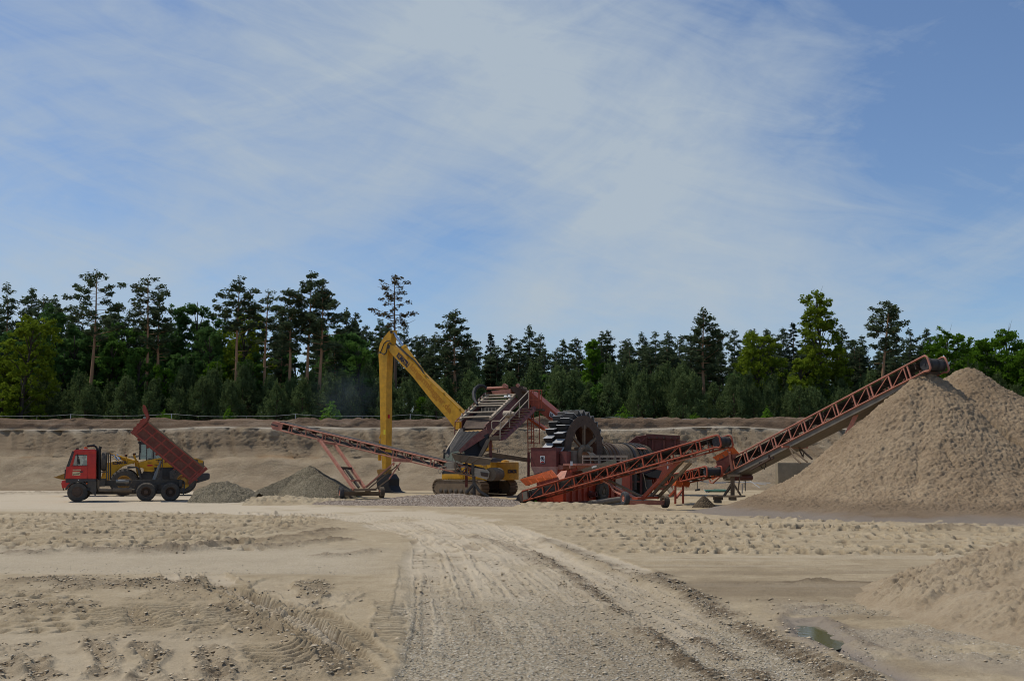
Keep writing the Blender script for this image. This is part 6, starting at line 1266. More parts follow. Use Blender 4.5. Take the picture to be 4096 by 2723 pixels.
    mb = MB(); rail(mb, [(418, 715, 63.2), (424, 560, 63.2), (785, 215, 67), (850, 210, 67)], 0); rail(mb, [(425, 660, 63.2), (480, 655, 63.2)], 0); rail(mb, [(424, 560, 63.2), (500, 558, 63)], 0); rail(mb, [(545, 570, 64.4), (545, 440, 64.4)], 0); rail(mb, [(662, 450, 65.6), (662, 325, 65.6)], 0); mb.build('handrail', M['wine'], t)
    # upper platform
    mb = MB(); mb.prism([S(1310, 405, 65.8), S(1475, 405, 65.8), S(1475, 425, 65.8), S(1310, 425, 65.8)], Vector((.2, 1.2, 0))); mb.build('platform', M['rust'], t)
    mb = MB(); 
    for x in (1320, 1365, 1430, 1468): rail(mb, [(x, 405), (x, 180)], 65.8, .03)
    for y in (182, 300): rail(mb, [(1318, y), (1470, y)], 65.8, .03)
    mb.build('platform_railing', M['orange'], t)
    mb = MB()
    for x in (1303, 1375): rail(mb, [(x, 930), (x - 6, 430)], 65.6, .035)
    for k in range(13): y = 450 + k * 40; rail(mb, [(1300, y), (1372, y)], 65.6, .02)
    mb.build('ladder', M['orange'], t)
    mb = MB()
    for x in (1345, 1440): rail(mb, [(x, 830), (x, 180)], 66.4, .03)
    for y in (640, 825): rail(mb, [(1310, y, 65.6), (1330, y - 8, 65.3), (1400, y - 8, 65.5), (1440, y, 66.4)], 66, .025)
    mb.build('ladder_cage', M['orange'], t)
    # legs down to the ground, mostly behind the excavator
    for p, q in (((1310, 930, 65.7), (1308, 1330, 65.7)), ((850, 780, 62.0), (852, 1010, 62.0)), ((560, 700, 63.4), (560, 1350, 63.4))):
        mb = MB(); mb.bar(S(*p), S(*q), .16); mb.build('leg', M['wine'], t)
    # orange-red feed trunk coming up from the right
    mb = MB(); mb.prism([S(1318, 185, 66.6), S(1375, 235, 66.6), S(1668, 478, 67.4), S(1640, 540, 67.4), S(1560, 540, 67.2), S(1320, 350, 66.4)], Vector((.5, 1.1, 0))); tk = mb.build('feed_trunk', M['orange'], t)
    mb = MB(); mb.prism([S(1275, 520, 66.2), S(1290, 500, 66.2), S(1500, 640, 66.8), S(1480, 665, 66.8)], Vector((.3, .8, 0))); mb.build('trunk_brace', M['bright_orange'], t)
    mb = MB(); A, B_, C_, D_ = S(1568, 433, 67.0), S(1632, 483, 67.1), S(1618, 528, 67.1), S(1556, 495, 67.0); mb.quad(A, B_, C_, D_); sg = mb.build('white_sign', M['white'], t, recalc=False)
    ex = (B_ - A); ey = (D_ - A); ot = Vector((0, -.02, 0))
    for u, v, w_, h_ in ((.1, .62, .8, .2), (.15, .2, .12, .38), (.45, .12, .12, .48), (.75, .2, .12, .38), (.3, .32, .42, .14)):
        mb = MB(); p = A + ex * u + ey * v + ot; mb.quad(p, p + ex * w_, p + ex * w_ + ey * h_, p + ey * h_); mb.build('pictogram', M['navy'], sg, recalc=False)
    # beige conveyor boom behind
    mb = MB(); mb.prism([S(750, 965, 66.8), S(870, 930, 66.8), S(1310, 1000, 66.4), S(1310, 1048, 66.4), S(800, 985, 66.8)], Vector((.2, .8, 0))); mb.build('discharge_trunk', M['mud_steel'], t)
    mb = MB(); mb.path([S(855, 890, 66.6), S(870, 883, 66.6), S(945, 883, 66.6), S(955, 892, 66.6), S(955, 940, 66.6)], .03, 6); mb.build('guard_hoop', M['steel'], t)
screen()
# ---------------------------------------------------------------- bucket wheel sand washer
def washer():
    hub = at(*Z5(1005, 600), 63.0); fr = Fr((hub.x, hub.y, 0), R(-36.87)); base = Vector((hub.x, hub.y, -.3))
    t = thing('sand_washer', base, 'red sand washing plant with a big dark bucket wheel and rotating drum', 'washing plant')
    xv = fr.M.to_3x3() @ Vector((1, 0, 0)); yv = fr.M.to_3x3() @ Vector((0, 1, 0)); zc = hub.z; up = Vector((0, 0, 1))
    def X(a, b, x=0.0): q = fr.lx(Z5(a, b), x); return fr.L(x, q.y, q.z)
    def Yp(a, b, y=0.0): q = fr.ly(Z5(a, b), y); return fr.L(q.x, y, q.z)
    Ro = 2.05; Ri = 1.42
    # wheel disc with spokes
    mb = MB(); n = 56
    def ring(r, x): return [fr.L(x, r * math.cos(2 * PI * k / n), zc + r * math.sin(2 * PI * k / n)) for k in range(n)]
    def band(r0, x0, r1, x1): 
        a = ring(r0, x0); b = ring(r1, x1); mb.add(a + b, [(k, (k + 1) % n, n + (k + 1) % n, n + k) for k in range(n)])
    band(Ro, 0, Ri, 0); band(Ro, -.12, Ro, 0); band(Ri, 0, Ri, -.12); band(Ri, -.12, Ro, -.12); band(Ro - .02, -.12, Ro - .02, -1.45); band(Ro - .12, -1.45, Ro - .12, -.12); band(Ro, -1.45, Ro - .5, -1.45)
    whl = mb.build('wheel_rim', M['rust'], t)
    for k in range(6):
        a = PI / 2 + 2 * PI * k / 6 - .02; mb = MB(); mb.bar(fr.L(-.06, .2 * math.cos(a), zc + .2 * math.sin(a)), fr.L(-.06, (Ri + .05) * math.cos(a), zc + (Ri + .05) * math.sin(a)), .15, .14, up=xv); mb.build('spoke', M['mud_steel'], whl)
        a2 = a + PI / 6; mb = MB(); 
        for sg in (-1, 1):
            b0 = a2 + sg * .34; mb.bar(fr.L(-.05, Ri * 1.0 * math.cos(b0), zc + Ri * math.sin(b0)), fr.L(-.05, Ri * .93 * math.cos(b0 + sg * .18), zc + Ri * .93 * math.sin(b0 + sg * .18)), .2, .05, up=xv)
        mb.build('gusset', M['rust'], whl)
    mb = MB(); mb.lathe([(-1.6, .001), (-1.6, .16), (.05, .16), (.06, .30), (.25, .30), (.30, .22), (.5, .16), (.5, .001)], Vector((hub.x, hub.y, zc)), xv, 24); mb.build('wheel_hub', M['mud_steel'], whl)
    for k in range(28):
        a = 2 * PI * (k + .5) / 28; mb = MB(); c = fr.L(.0, (Ro - .28) * math.cos(a), zc + (Ro - .28) * math.sin(a)); mb.lathe([(0, .03), (.03, .025), (.03, .001)], c, xv, 8); mb.build('bolt', M['chassis'], whl)
    # scoop buckets in two staggered rows round the rim
    def bucket(x0, x1, ang):
        mb = MB(); d = .32
        def W_(r, t_, x): a = ang + t_; return fr.L(x, r * math.cos(a), zc + r * math.sin(a))
        dt = .235; r0 = Ro - .02; r1 = Ro + .34
        # tray plate (lip sticks out), back wall slanting to the rim, side cheeks
        mb.prism([W_(r0, -.075, x0), W_(r1, .075, x0), W_(r1, .09, x0), W_(r0, -.05, x0)], xv * (x1 - x0))
        o = mb.build('bucket', M['bucket_metal'], whl)
        mb = MB(); mb.prism([W_(r1 - .015, .088, x0 + .01), W_(r0 + .16, .155, x0 + .01), W_(r0 - .02, .16, x0 + .01), W_(r0 - .02, -.04, x0 + .01)], xv * (x1 - x0 - .02)); mb.build('bucket_back', M['bucket_dark'], t)
        return o
    NB = 26
    for row, (x0, x1) in enumerate(((-.72, -.08), (-1.42, -.78))):
        for k in range(NB): 
            a = 2 * PI * (k + .5 * row) / NB
            bucket(x0, x1, a)
    # tub
    mb = MB(); zt = X(805, 795, .12).z; zb = -.15
    mb.box(-1.75, .10, -2.5, 3.2, zb, zt - .30, fr); tub = mb.build('tub', M['tub_red'], t)
    mb = MB(); mb.box(-1.8, .14, -2.55, 3.25, zt - .298, zt - .05, fr); mb.build('tub_rim', M['salmon'], tub)
    for k in range(9):
        y = -2.3 + k * .62; mb = MB(); mb.box(.102, .20, y, y + .08, zb + .02, zt - .3, fr); mb.build('stiffener', M['tub_red'], tub)
    mb = MB(); mb.box(-1.9, .25, -2.6, 6.5, zb - .12, zb + .0, fr); mb.build('skid', M['wine'], t)
    mb = MB(); c = X(1080, 1200, .2); mb.lathe([(0, .22), (.1, .22), (.1, .14), (.45, .14), (.45, .1)], c, xv, 16); mb.build('drain_valve', M['wine'], tub)
    # discharge box at the front left
    A = X(620, 575, -.1); q0 = fr.ly(Z5(280, 578), -2.75); q1 = fr.ly(Z5(622, 578), -2.75); z0 = fr.ly(Z5(450, 828), -2.75).z; z2 = fr.ly(Z5(450, 925), -2.6).z
    mb = MB(); x0, x1 = q0.x, q1.x; y0 = -2.75; y1 = -1.7; zt2 = q0.z
    mb.prism([fr.L(x0, y0, z0), fr.L(x1, y0, z0), fr.L(x1, y0, zt2), fr.L(x0, y0, zt2)], yv * (y1 - y0)); mb.box(x0 - .02, x1 + .02, y0 - .03, y0 + .03, zt2 + .002, zt2 + .03, fr)
    bx = mb.build('discharge_box', M['wine'], t)
    mb = MB(); mb.hexa([fr.L(x0 + .06, y0 + .25, z2), fr.L(x1 - .12, y0 + .25, z2), fr.L(x1 - .3, y1, z2 - .2), fr.L(x0 + .1, y1, z2 - .2)], [fr.L(x0, y0, z0 - .003), fr.L(x1, y0, z0 - .003), fr.L(x1, y1, z0 - .003), fr.L(x0, y1, z0 - .003)]); mb.build('discharge_chute', M['pinkish'], bx)
    p = fr.L(*fr.ly(Z5(438, 730), -2.76)); mb = MB(); e = xv * .155; mb.quad(p - e - up * .20, p + e - up * .20, p + e + up * .20, p - e + up * .20); sg = mb.build('warning_sign', M['white'], bx, recalc=False)
    mb = MB(); ang = np.linspace(0, 2 * PI, 20); mb.path([p - yv * .012 + xv * .11 * math.cos(q) + up * (.04 + .11 * math.sin(q)) for q in ang], .018, 6); mb.bar(p - yv * .012 - xv * .07 + up * .10, p - yv * .012 + xv * .07 - up * .03, .02, .03); mb.bar(p - yv * .012 + up * -.02, p - yv * .012 + up * .10, .04, .04); mb.build('pictogram', M['navy'], sg)
    mb = MB(); mb.quad(p - xv * .12 - up * .185 - yv * .01, p + xv * .12 - up * .185 - yv * .01, p + xv * .12 - up * .12 - yv * .01, p - xv * .12 - up * .12 - yv * .01); mb.build('caption_strip', M['red_sticker'], sg, recalc=False)
    # lower front apron and side chute
    mb = MB(); mb.plate([Yp(780, 890, -2.4), Yp(905, 830, -2.4), Yp(905, 990, -2.4), Yp(760, 960, -2.4)], .05); mb.build('apron', M['tub_red'], t)
    mb = MB(); mb.box(-.1, .35, -2.45, -2.0, zt + .0, zt + .75, fr); mb.build('gearbox', M['wine'], t)
    mb = MB(); mb.box(.12, .5, -1.95, -1.1, zt + .0, zt + .80, fr); mb.build('control_cabinet', M['pan'], t)
    mb = MB(); mb.path([X(985, 560, .55), X(950, 600, .6), X(940, 660, .62), X(948, 780, .6)], .14, 10); mb.build('drive_guard', M['mud_steel'], t)
    mb = MB(); mb.prism([X(1040, 628, .45), X(1110, 632, .45), X(1200, 698, .45), X(1090, 690, .45)], -xv * .5); mb.build('belt_guard', M['cream'], t)
    # catwalk with railing along the near side
    for a0, a1 in ((975, 1197), (1207, 1405), (1415, 1580)):
        mb = MB(); pts = [X(a0, 690, .95), X(a1, 690, .95)]; mb.bar(pts[0], pts[1], .06, .14)
        for f in (0.02, .5, .98): a = a0 + (a1 - a0) * f; mb.bar(X(a, 690, .95), X(a, 785, .95), .07)
        mb.bar(X(a0, 740, .95), X(a1, 740, .95), .04); mb.build('catwalk_railing', M['cream'], t)
    mb = MB(); a = X(805, 800, .95); b = X(1600, 795, .95); mb.bar(a, b, .9, .12); mb.bar(a - up * .08, b - up * .08, .1, .25); mb.build('catwalk', M['salmon'], t)
    p = X(812, 815, 1.42); mb = MB(); mb.quad(p, p + yv * .25, p + yv * .25 + up * .25, p + up * .25); mb.build('notice', M['white'], t, recalc=False)
    # chassis wheel seen from the side
    c = X(1275, 1160, .55); wheel(t, c, xv, .58, .32, .30, M['tyre_sand'], M['mud_steel'])
    # rotating drum with bands
    dl = 6.4; dr = 1.0; c0 = Yp(1290, 640, 2.3); dc = fr.L(-.75, 2.2, X(1290, 525, -.75).z - dr + .05)
    mb = MB(); prof = [(0, .001), (0, dr)]
    for k in range(13): y = dl * k / 12; prof += [(y, dr - .02), (y + .18, dr - .02), (y + .18, dr), (min(dl, y + .5), dr)]
    prof += [(dl, dr), (dl, .6), (dl + .3, .6), (dl + .3, .001)]; mb.lathe(prof, dc, yv, 40); drum = mb.build('drum', M['mud_steel'], t)
    for k, y in enumerate((.3, .75, 1.2, 3.2, 4.0, 4.5, 5.0)): mb = MB(); mb.lathe([(0, dr - .03), (0, dr + .07), (.24, dr + .07), (.24, dr - .03)], dc + yv * y, yv, 40); mb.build('drum_band', M['rust'] if k < 3 else M['dark'], drum)
    mb = MB(); p = dc + yv * 3.9 + up * (dr * .75) + xv * (dr * .72); mb.plate([p, p + yv * 1.0, p + yv * 1.0 + xv * .3 - up * .08, p + xv * .3 - up * .08], .03); mb.build('drum_hatch', M['salmon'], drum)
    # rear feed hopper
    f2 = Fr((fr.L(0, 8.3, 0).x, fr.L(0, 8.3, 0).y, 0), R(-20)); 
    def Yh(a, b, y=0.0): q = f2.ly(Z5(a, b), y); return f2.L(q.x, y, q.z)
    y2 = f2.M.to_3x3() @ Vector((0, 1, 0))
    mb = MB(); mb.prism([Yh(1845, 440), Yh(2290, 470), Yh(2290, 620), Yh(1960, 700), Yh(1840, 600)], y2 * 2.4); hp = mb.build('feed_hopper', M['brown_red'], t)
    mb = MB(); mb.bar(Yh(1840, 415, -.05), Yh(2290, 440, -.05), .2, .28); mb.build('hopper_rim', M['brown_red'], hp)
    mb = MB(); mb.path([Yh(1850, 395, .0), Yh(2000, 402, .1), Yh(2150, 408, .2), Yh(2270, 414, .2)], [.16, .12, .14, .1], 7); mb.build('spilled_sand', M['plain_sand'], hp)
    mb = MB(); mb.plate([Yh(1560, 530, -.4), Yh(1700, 420, -.3), Yh(1840, 402, -.05), Yh(1842, 560, -.05), Yh(1700, 560, -.2)], .06); 
    mb.build('hopper_wing', M['brown_red'], hp)
    for a, b in (((1700, 425), (1760, 480)), ((1845, 430), (1700, 540)), ((1620, 490), (1700, 545))): mb = MB(); mb.bar(Yh(*a, -.45), Yh(*b, -.42), .08); mb.build('wing_brace', M['wine'], hp)
    for a in (1835, 1920, 2075, 2225): mb = MB(); mb.bar(Yh(a, 470, -.06), Yh(a, 600, -.06), .22, .12); mb.build('stiffener', M['brown_red'], hp)
    for k, a in enumerate((1880, 1980, 2080, 2180, 2260)): mb = MB(); mb.bar(Yh(a, 430, -.2), Yh(a, 450, -.2), .12, .12); mb.build('clamp', M['rust'], hp)
    # engine house and frames behind the red conveyor
    mb = MB(); mb.box(-1.6, .15, 3.4, 5.3, -.1, zt - .5, fr); mb.build('engine_house', M['tub_red'], t)
    mb = MB(); mb.plate([X(1425, 975, .25), X(1500, 970, .25), X(1500, 1140, .25), X(1425, 1140, .25)], .06); mb.build('access_panel', M['cream'], t)
    mb = MB(); mb.box(-1.6, -.3, 5.4, 8.2, .0, 1.5, fr); mb.build('pump_block', M['chassis'], t)
    for a, bt, mt in ((1620, 1130, 'wine'), (1765, 1200, 'brown_red'), (1690, 1140, 'chassis')): mb = MB(); mb.bar(X(a, 880, .1), X(a, bt, .1), .16); mb.build('frame_post', M[mt], t)
    mb = MB(); mb.bar(X(1620, 1030, .0), X(1780, 1030, .0), .12); mb.bar(X(1620, 900, .0), X(2010, 890, .0), .16); mb.build('frame_beam', M['brown_red'], t)
    mb = MB(); mb.box(-1.0, .2, 8.4, 10.6, .3, 2.3, fr); eh = mb.build('rear_panel', M['tub_red'], t)
    mb = MB(); p = fr.L(*fr.lx(Z5(2115, 860), .215)); mb.quad(p, p + yv * .22, p + yv * .22 + up * .20, p + up * .2); mb.quad(p + up * .28, p + yv * .12 + up * .28, p + yv * .12 + up * .62, p + up * .62); mb.build('notice', M['white'], eh, recalc=False)
    mb = MB(); mb.prism([X(1810, 930, .3), X(1990, 870, .3), X(2050, 880, .3), X(2000, 985, .3), X(1880, 965, .3)], -xv * .7); mb.build('rubber_apron', M['black'], t)
    mb = MB(); mb.tube(X(1840, 1000, .2), X(1840, 1200, .2), .36, n=18); mb.build('oil_drum', M['chassis'], t)
    mb = MB(); mb.path([X(1790, 910, .4), X(1815, 1000, .4), X(1830, 1100, .4), X(1860, 1160, .4)], .03, 6); mb.build('hose', M['cream'], t)
    for k in range(6): mb = MB(); a = 1900 + 28 * k; mb.bar(X(a, 1000, .1), X(a + 15, 1080, .1), .06); mb.build('frame_bar', M['orange'], t)
    # pipe on the ground in front
    return fr
WFR = washer()
def pipe():
    a = at(*Z5(1080, 1325), 59.0); b = at(*Z5(1500, 1268), 61.5); o = a.lerp(b, .5); mb = MB(); mb.tube(a, b, .17, n=14); ob = mb.build('water_pipe', M['pan'], None, org=o); tag(ob, 'thick grey pipe lying on the ground below the red washing plant', 'pipe')
pipe()
# ---------------------------------------------------------------- small things around the plant
def single(name, mb, mat, label, cat, org, group=None, **k): o = mb.build(name, mat, None, org=org, **k); return tag(o, label, cat, group)
# plank on concrete blocks under the right conveyor's tripod
o = S6(1365, 1160, 57.6); mb = MB(); mb.bar(S6(1160, 1156, 58.2), S6(1572, 1160, 57.0), .9, .09); single('wooden_plank', mb, M['wood'], 'weathered wooden plank under the tripod of the right conveyor', 'plank', o, bevel=.01)
for (a0, a1, b0, b1, D, lab) in ((1208, 1318, 1168, 1210, 57.9, 'upper grey block holding up the left end of the wooden plank'), (1216, 1300, 1212, 1252, 57.9, 'lower grey block on the ground below the left end of the wooden plank'), (1420, 1500, 1172, 1215, 57.2, 'grey block half buried in sand under the right end of the wooden plank')):
    p, q = S6(a0, b1, D), S6(a1, b0, D); mb = MB(); mb.box(p.x, q.x, D - .1, D + .5, p.z, q.z); single('support_block', mb, M['pan'], lab, 'block', S6((a0 + a1) / 2, b1, D), 'blocks under the plank', bevel=.02)
# concrete block wall behind the pile
D = 66
for i in range(4):
    p = S6(2065 + i * 128, 915, D); q = S6(2065 + (i + 1) * 128 - 3, 708, D); mb = MB(); mb.box(p.x, q.x, D, D + .8, -.3, q.z)
    single('concrete_block', mb, M['concrete'], ['stained tan concrete block at the free left end of the wall behind the sand pile', 'tan concrete block second from the left in the wall behind the sand pile', 'tan concrete block of the wall just touching the sand pile edge', 'tan concrete block of the wall mostly buried behind the sand pile'][i], 'concrete block', (p.x, D, 0), 'concrete blocks of the wall', bevel=.03)
# barrier tape on thin iron posts behind the right conveyor
base = S6(975, 1070, 67); base.z = 0
t = thing('barrier_tape_fence', base, 'drooping white barrier tape on thin iron posts behind the right conveyor tail', 'tape fence')
posts = {}
for k, (a, b0, b1, D) in enumerate(((833, 960, 1055, 68), (975, 935, 1072, 67), (1605, 865, 1040, 67), (1580, 990, 1120, 64), (1625, 850, 1090, 66))):
    mb = MB(); mb.tube(S6(a, b1, D), S6(a, b0, D), .025 if k != 3 else .04, n=6); mb.build('post', M['iron'] if k != 3 else M['post'], t)
for pts in ([(830, 940, 68), (900, 962, 67.5), (975, 935, 67), (1100, 975, 67), (1280, 985, 67), (1450, 965, 67), (1605, 905, 67)], [(850, 935, 68), (1000, 955, 67), (1250, 972, 67), (1550, 968, 67), (1750, 975, 66), (1960, 978, 65)], [(1615, 905, 66), (1720, 975, 65), (1815, 1045, 64)], [(1625, 965, 66), (1760, 980, 65.5), (1905, 1005, 65)], [(1105, 985, 67), (1107, 1010, 67)]):
    P = [S6(*q) for q in pts]; mb = MB()
    for a, b in zip(P[:-1], P[1:]): mb.bar(a, b, .012, .045)
    mb.build('tape', M['tape'], t)
mb = MB(); mb.tube(S6(945, 1078, 67), S6(1010, 1068, 67), .06, n=8); single('iron_rod', mb, M['iron'], 'dark iron rod lying at the foot of a tape post in the back', 'rod', S6(975, 1078, 67))
# green hose coil on the ground, with a loose pale end
c = gnd(*Z6(1240, 1105)); mb = MB(); pts = []
for k in range(90): a = k * .30; r = .75 + .02 * math.sin(k * 1.7) + .006 * k * .3; pts.append(Vector((c.x + 1.0 * r * math.cos(a), c.y + 1.3 * r * math.sin(a), .03 + .0016 * k)))
mb.path(pts, .028, 6); single('hose_coil', mb, M['hose_green'], 'coil of green hose lying on the sand left of the tripod', 'hose', (c.x, c.y, 0))
mb = MB(); P = [gnd(*Z6(810, 1028), .04), gnd(*Z6(940, 1050), .04), gnd(*Z6(1060, 1062), .04), gnd(*Z6(1078, 1095), .04), gnd(*Z6(1100, 1105), .04), gnd(*Z6(1200, 1085), .04), gnd(*Z6(1300, 1078), .04), gnd(*Z6(1370, 1110), .04)]
mb.path(P, .03, 6); single('hose', mb, M['tape'], 'loose pale hose snaking over the sand beside the green coil', 'hose', P[2])
# boundary fence along the rim of the pit
t = thing('boundary_fence', (0, 92.6, 5.7), 'thin pale posts carrying a white line along the rim of the pit', 'fence')
fp = [(-120, 1657), (148 + 0, 1662), (283, 1657), (686, 1655), (986, 1664), (1182, 1656), (1450, 1663), (1641, 1657), (1960, 1668), (2220, 1675), (2480, 1665), (2866, 1673), (3120, 1677), (3420, 1682), (3800, 1686), (4250, 1690)]
tops = []
for i, (x, y) in enumerate(fp):
    p = at(x, y, 92.5); tops.append(p)
    big = i in (2, 3, 5, 7, 10, 11); mb = MB(); mb.tube((p.x, p.y, 5.3), p + Vector((0, 0, .03)), .035 if big else .018, n=6); mb.build('post', M['tape'] if big else M['post'], t)
for a, b in zip(tops[:-1], tops[1:]):
    mb = MB(); mb.path([a.lerp(b, k / 6) - Vector((0, 0, .16 * math.sin(PI * k / 6) * (b - a).length / 9)) for k in range(7)], .011, 5); mb.build('tape', M['tape'], t)
# weeds along the rim and pit bottom
def weed(name, p, h, w, n, mat, label, group=None):
    mb = MB(); p = Vector(p)
    for k in range(n):
        a = random.uniform(0, 2 * PI); r = random.random() ** .6; q = p + Vector((w * r * math.cos(a), w * r * math.sin(a), h * random.random() * (1.05 - r * .7))); s = random.uniform(.05, .10) * max(1, h); u = Vector((random.gauss(0, 1), random.gauss(0, 1), random.gauss(0, .7))).normalized(); v = u.orthogonal().normalized()
        mb.quad(q - u * s, q - v * s * .6, q + u * s, q + v * s * .6)
    o = mb.build(name, mat, None, org=p, recalc=False); at_ = o.data.attributes.new('tone', 'FLOAT', 'POINT'); at_.data.foreach_set('value', np.random.rand(len(o.data.vertices)).astype(np.float32)); return tag(o, label, 'plant', group)
for zf, a, b, D, h, w, lab in ((Z8, 1960, 1335, 92.9, 1.6, .5, 'fresh green sapling on the pit rim right of the raised tipper bed'), (Z8, 1405, 1335, 92.9, 1.2, .9, 'small green bush on the pit rim just right of the raised tipper bed'), (Z9, 690, 1345, 93.2, 2.2, 1.0, 'green bush on the pit rim above the middle of the left conveyor'), (Z10, 1060, 1350, 93, 1.6, .9, 'green bush by the fence post right of the bucket wheel'), (Z10, 1670, 1350, 93, 1.0, .7, 'small green bush on the rim above the rear feed hopper'), (Z10, 2290, 1350, 93, 1.6, .5, 'thin green sapling on the rim left of the right conveyor')):
    p = at(*zf(a, b), D); p.z = 5.6; weed('bush', p, h, w, 260, M['leaf_bright'], lab, 'green bushes on the pit rim')
for zf, a, b, lab in ((Z5, 345, 1290, 'tiny green weed at the foot of the red conveyor tail'), (Z2, 1235, 1150, 'tiny green weed between the left conveyor wheels'), (Z5, 1370, 1360, 'sparse tuft of grass left of the red conveyor wheels')):
    p = gnd(*zf(a, b)); p.z = ground_z(p.x, p.y); weed('weed', p, .28, .16, 50, M['leaf'], lab, 'small weeds')
# exhaust haze drifting left of the excavator's stick
def smoke():
    t = NT('exhaust_smoke'); tc = t.obj(); gr = t.n('ShaderNodeTexGradient', gradient_type='SPHERICAL'); t.l(tc, gr.inputs[0]); nz = t.noise(2.2, 4, .6, tc)
    d = t.math('MULTIPLY', t.math('MULTIPLY', gr.outputs['Fac'], t.math('SUBTRACT', nz, .32, True)), .16)
    v = t.n('ShaderNodeVolumePrincipled'); v.inputs['Color'].default_value = (.55, .65, .85, 1); t.l(d, v.inputs['Density']); t.l(v.outputs[0], t.out.inputs[1])
    p = at(1380, 1585, 76); mb = MB(); n = 16; m = 10
    mb.add([Vector((math.sin(PI * i / m) * math.cos(2 * PI * k / n), math.sin(PI * i / m) * math.sin(2 * PI * k / n), math.cos(PI * i / m))) for i in range(m + 1) for k in range(n)], [(i * n + k, i * n + (k + 1) % n, (i + 1) * n + (k + 1) % n, (i + 1) * n + k) for i in range(m) for k in range(n)])
    o = mb.build('exhaust_smoke', t.m, None); o.location = p; o.scale = (3.0, 2.0, 2.6); tag(o, 'faint bluish exhaust haze in front of the trees left of the excavator stick', 'smoke', None, 'stuff')
smoke()
# ---------------------------------------------------------------- trees
rng = np.random.default_rng(11)
def leaf_mesh(name, centers, radii, per, size, mat, flat=.6, tone=None, aspect=.55, up=0.0):
    """many small leaf faces scattered in clumps"""
    C = np.repeat(np.asarray(centers), per, 0); Rr = np.repeat(np.asarray(radii), per, 0); n = len(C)
    d = rng.normal(size=(n, 3)); d /= np.linalg.norm(d, axis=1)[:, None]; rad = rng.random(n)[:, None] ** .45
    P = C + d * rad * Rr
    u = rng.normal(size=(n, 3)); u[:, 2] = u[:, 2] * flat + up; u /= np.linalg.norm(u, axis=1)[:, None]
    w_ = rng.normal(size=(n, 3)); v = np.cross(u, w_); v /= np.linalg.norm(v, axis=1)[:, None]
    s = size * (.55 + .9 * rng.random(n))[:, None]
    V = np.stack([P - u * s, P - v * s * aspect, P + u * s, P + v * s * aspect], 1).reshape(-1, 3).astype(np.float32)
    me = bpy.data.meshes.new(name); me.vertices.add(len(V)); me.vertices.foreach_set('co', V.ravel())
    me.loops.add(4 * n); me.loops.foreach_set('vertex_index', np.arange(4 * n, dtype=np.int32)); me.polygons.add(n); me.polygons.foreach_set('loop_start', np.arange(0, 4 * n, 4, dtype=np.int32)); me.polygons.foreach_set('loop_total', np.full(n, 4, np.int32))
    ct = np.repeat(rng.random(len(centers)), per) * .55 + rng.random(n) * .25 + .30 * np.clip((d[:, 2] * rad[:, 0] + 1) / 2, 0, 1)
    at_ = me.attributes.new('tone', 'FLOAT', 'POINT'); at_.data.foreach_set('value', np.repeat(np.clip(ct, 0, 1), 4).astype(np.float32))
    me.update(calc_edges=True); me.materials.append(mat); return me
def trunk_mesh(name, mb, mat):
    me = bpy.data.meshes.new(name); me.from_pydata([tuple(v) for v in mb.v], [], mb.f); me.polygons.foreach_set('use_smooth', [True] * len(me.polygons)); me.update(); me.materials.append(mat); return me
def bend(h, lean): return Vector((lean * (h ** 1.6), lean * .4 * h, 0))
def pine_parts(seed, H=16, c0=.55, cw=2.6, nb=30, sparse=1.0, lean=0, mat='pine', bark='bark_orange', topflat=0.0, per=26, leaf=.15, tr=.20, droop=0.0):
    random.seed(seed); mb = MB(); tp = lambda f: bend(f, lean) * H * .1 + Vector((.10 * math.sin(seed + f * 5), .10 * math.cos(seed * 2 + f * 4), f * H))
    fs = np.linspace(0, 1, 12); mb.path([tp(f) for f in fs], [tr * (1 - .88 * f) for f in fs], 7)
    cen = []; rad = []
    for k in range(nb):
        f = c0 + (1 - c0) * (k + random.random() * .8) / nb; q = (f - c0) / (1 - c0)
        prof = (math.sin(PI * min(1, q * .85 + .18)) ** .7) * (1 - topflat) + topflat * (1 - q * .25)
        if q > .93: prof = min(prof, .35)
        L = cw * prof * random.uniform(.35, 1.15); a = k * 2.4 + random.uniform(-.5, .5); d = Vector((math.cos(a), math.sin(a), 0))
        p0 = tp(f); rise = random.uniform(-.05, .50) - droop; p1 = p0 + d * L * .5 + Vector((0, 0, L * rise * .4)); p2 = p0 + d * L + Vector((0, 0, L * rise))
        mb.path([p0, p1, p2], [tr * .28 * (1.2 - f), tr * .2 * (1.2 - f), .012], 5)
        nc = max(1, int(L * 3.4 * sparse))
        for j in range(nc):
            g_ = random.uniform(.35, 1.05) if nc > 1 else 1; c = p0.lerp(p2, g_) + Vector((random.gauss(0, .16), random.gauss(0, .16), random.gauss(.06, .09))); r = random.uniform(.24, .46); cen.append(c); rad.append((r * 1.2, r * 1.2, r * .7))
    cen.append(tp(1)); rad.append((.35, .35, .55))
    for k in range(int(6 * (1 if c0 > .4 else 0))):      # dead stubs below the crown
        f = random.uniform(c0 * .55, c0); a = random.uniform(0, 6.28); L = random.uniform(.4, 1.3); p = tp(f); mb.path([p, p + Vector((math.cos(a) * L * .6, math.sin(a) * L * .6, .05)), p + Vector((math.cos(a) * L, math.sin(a) * L, -.05 + random.uniform(-.1, .2)))], [.035, .025, .01], 4)
    return trunk_mesh('trunk', mb, M[bark]), leaf_mesh('crown', cen, rad, per, leaf, M[mat], .5)
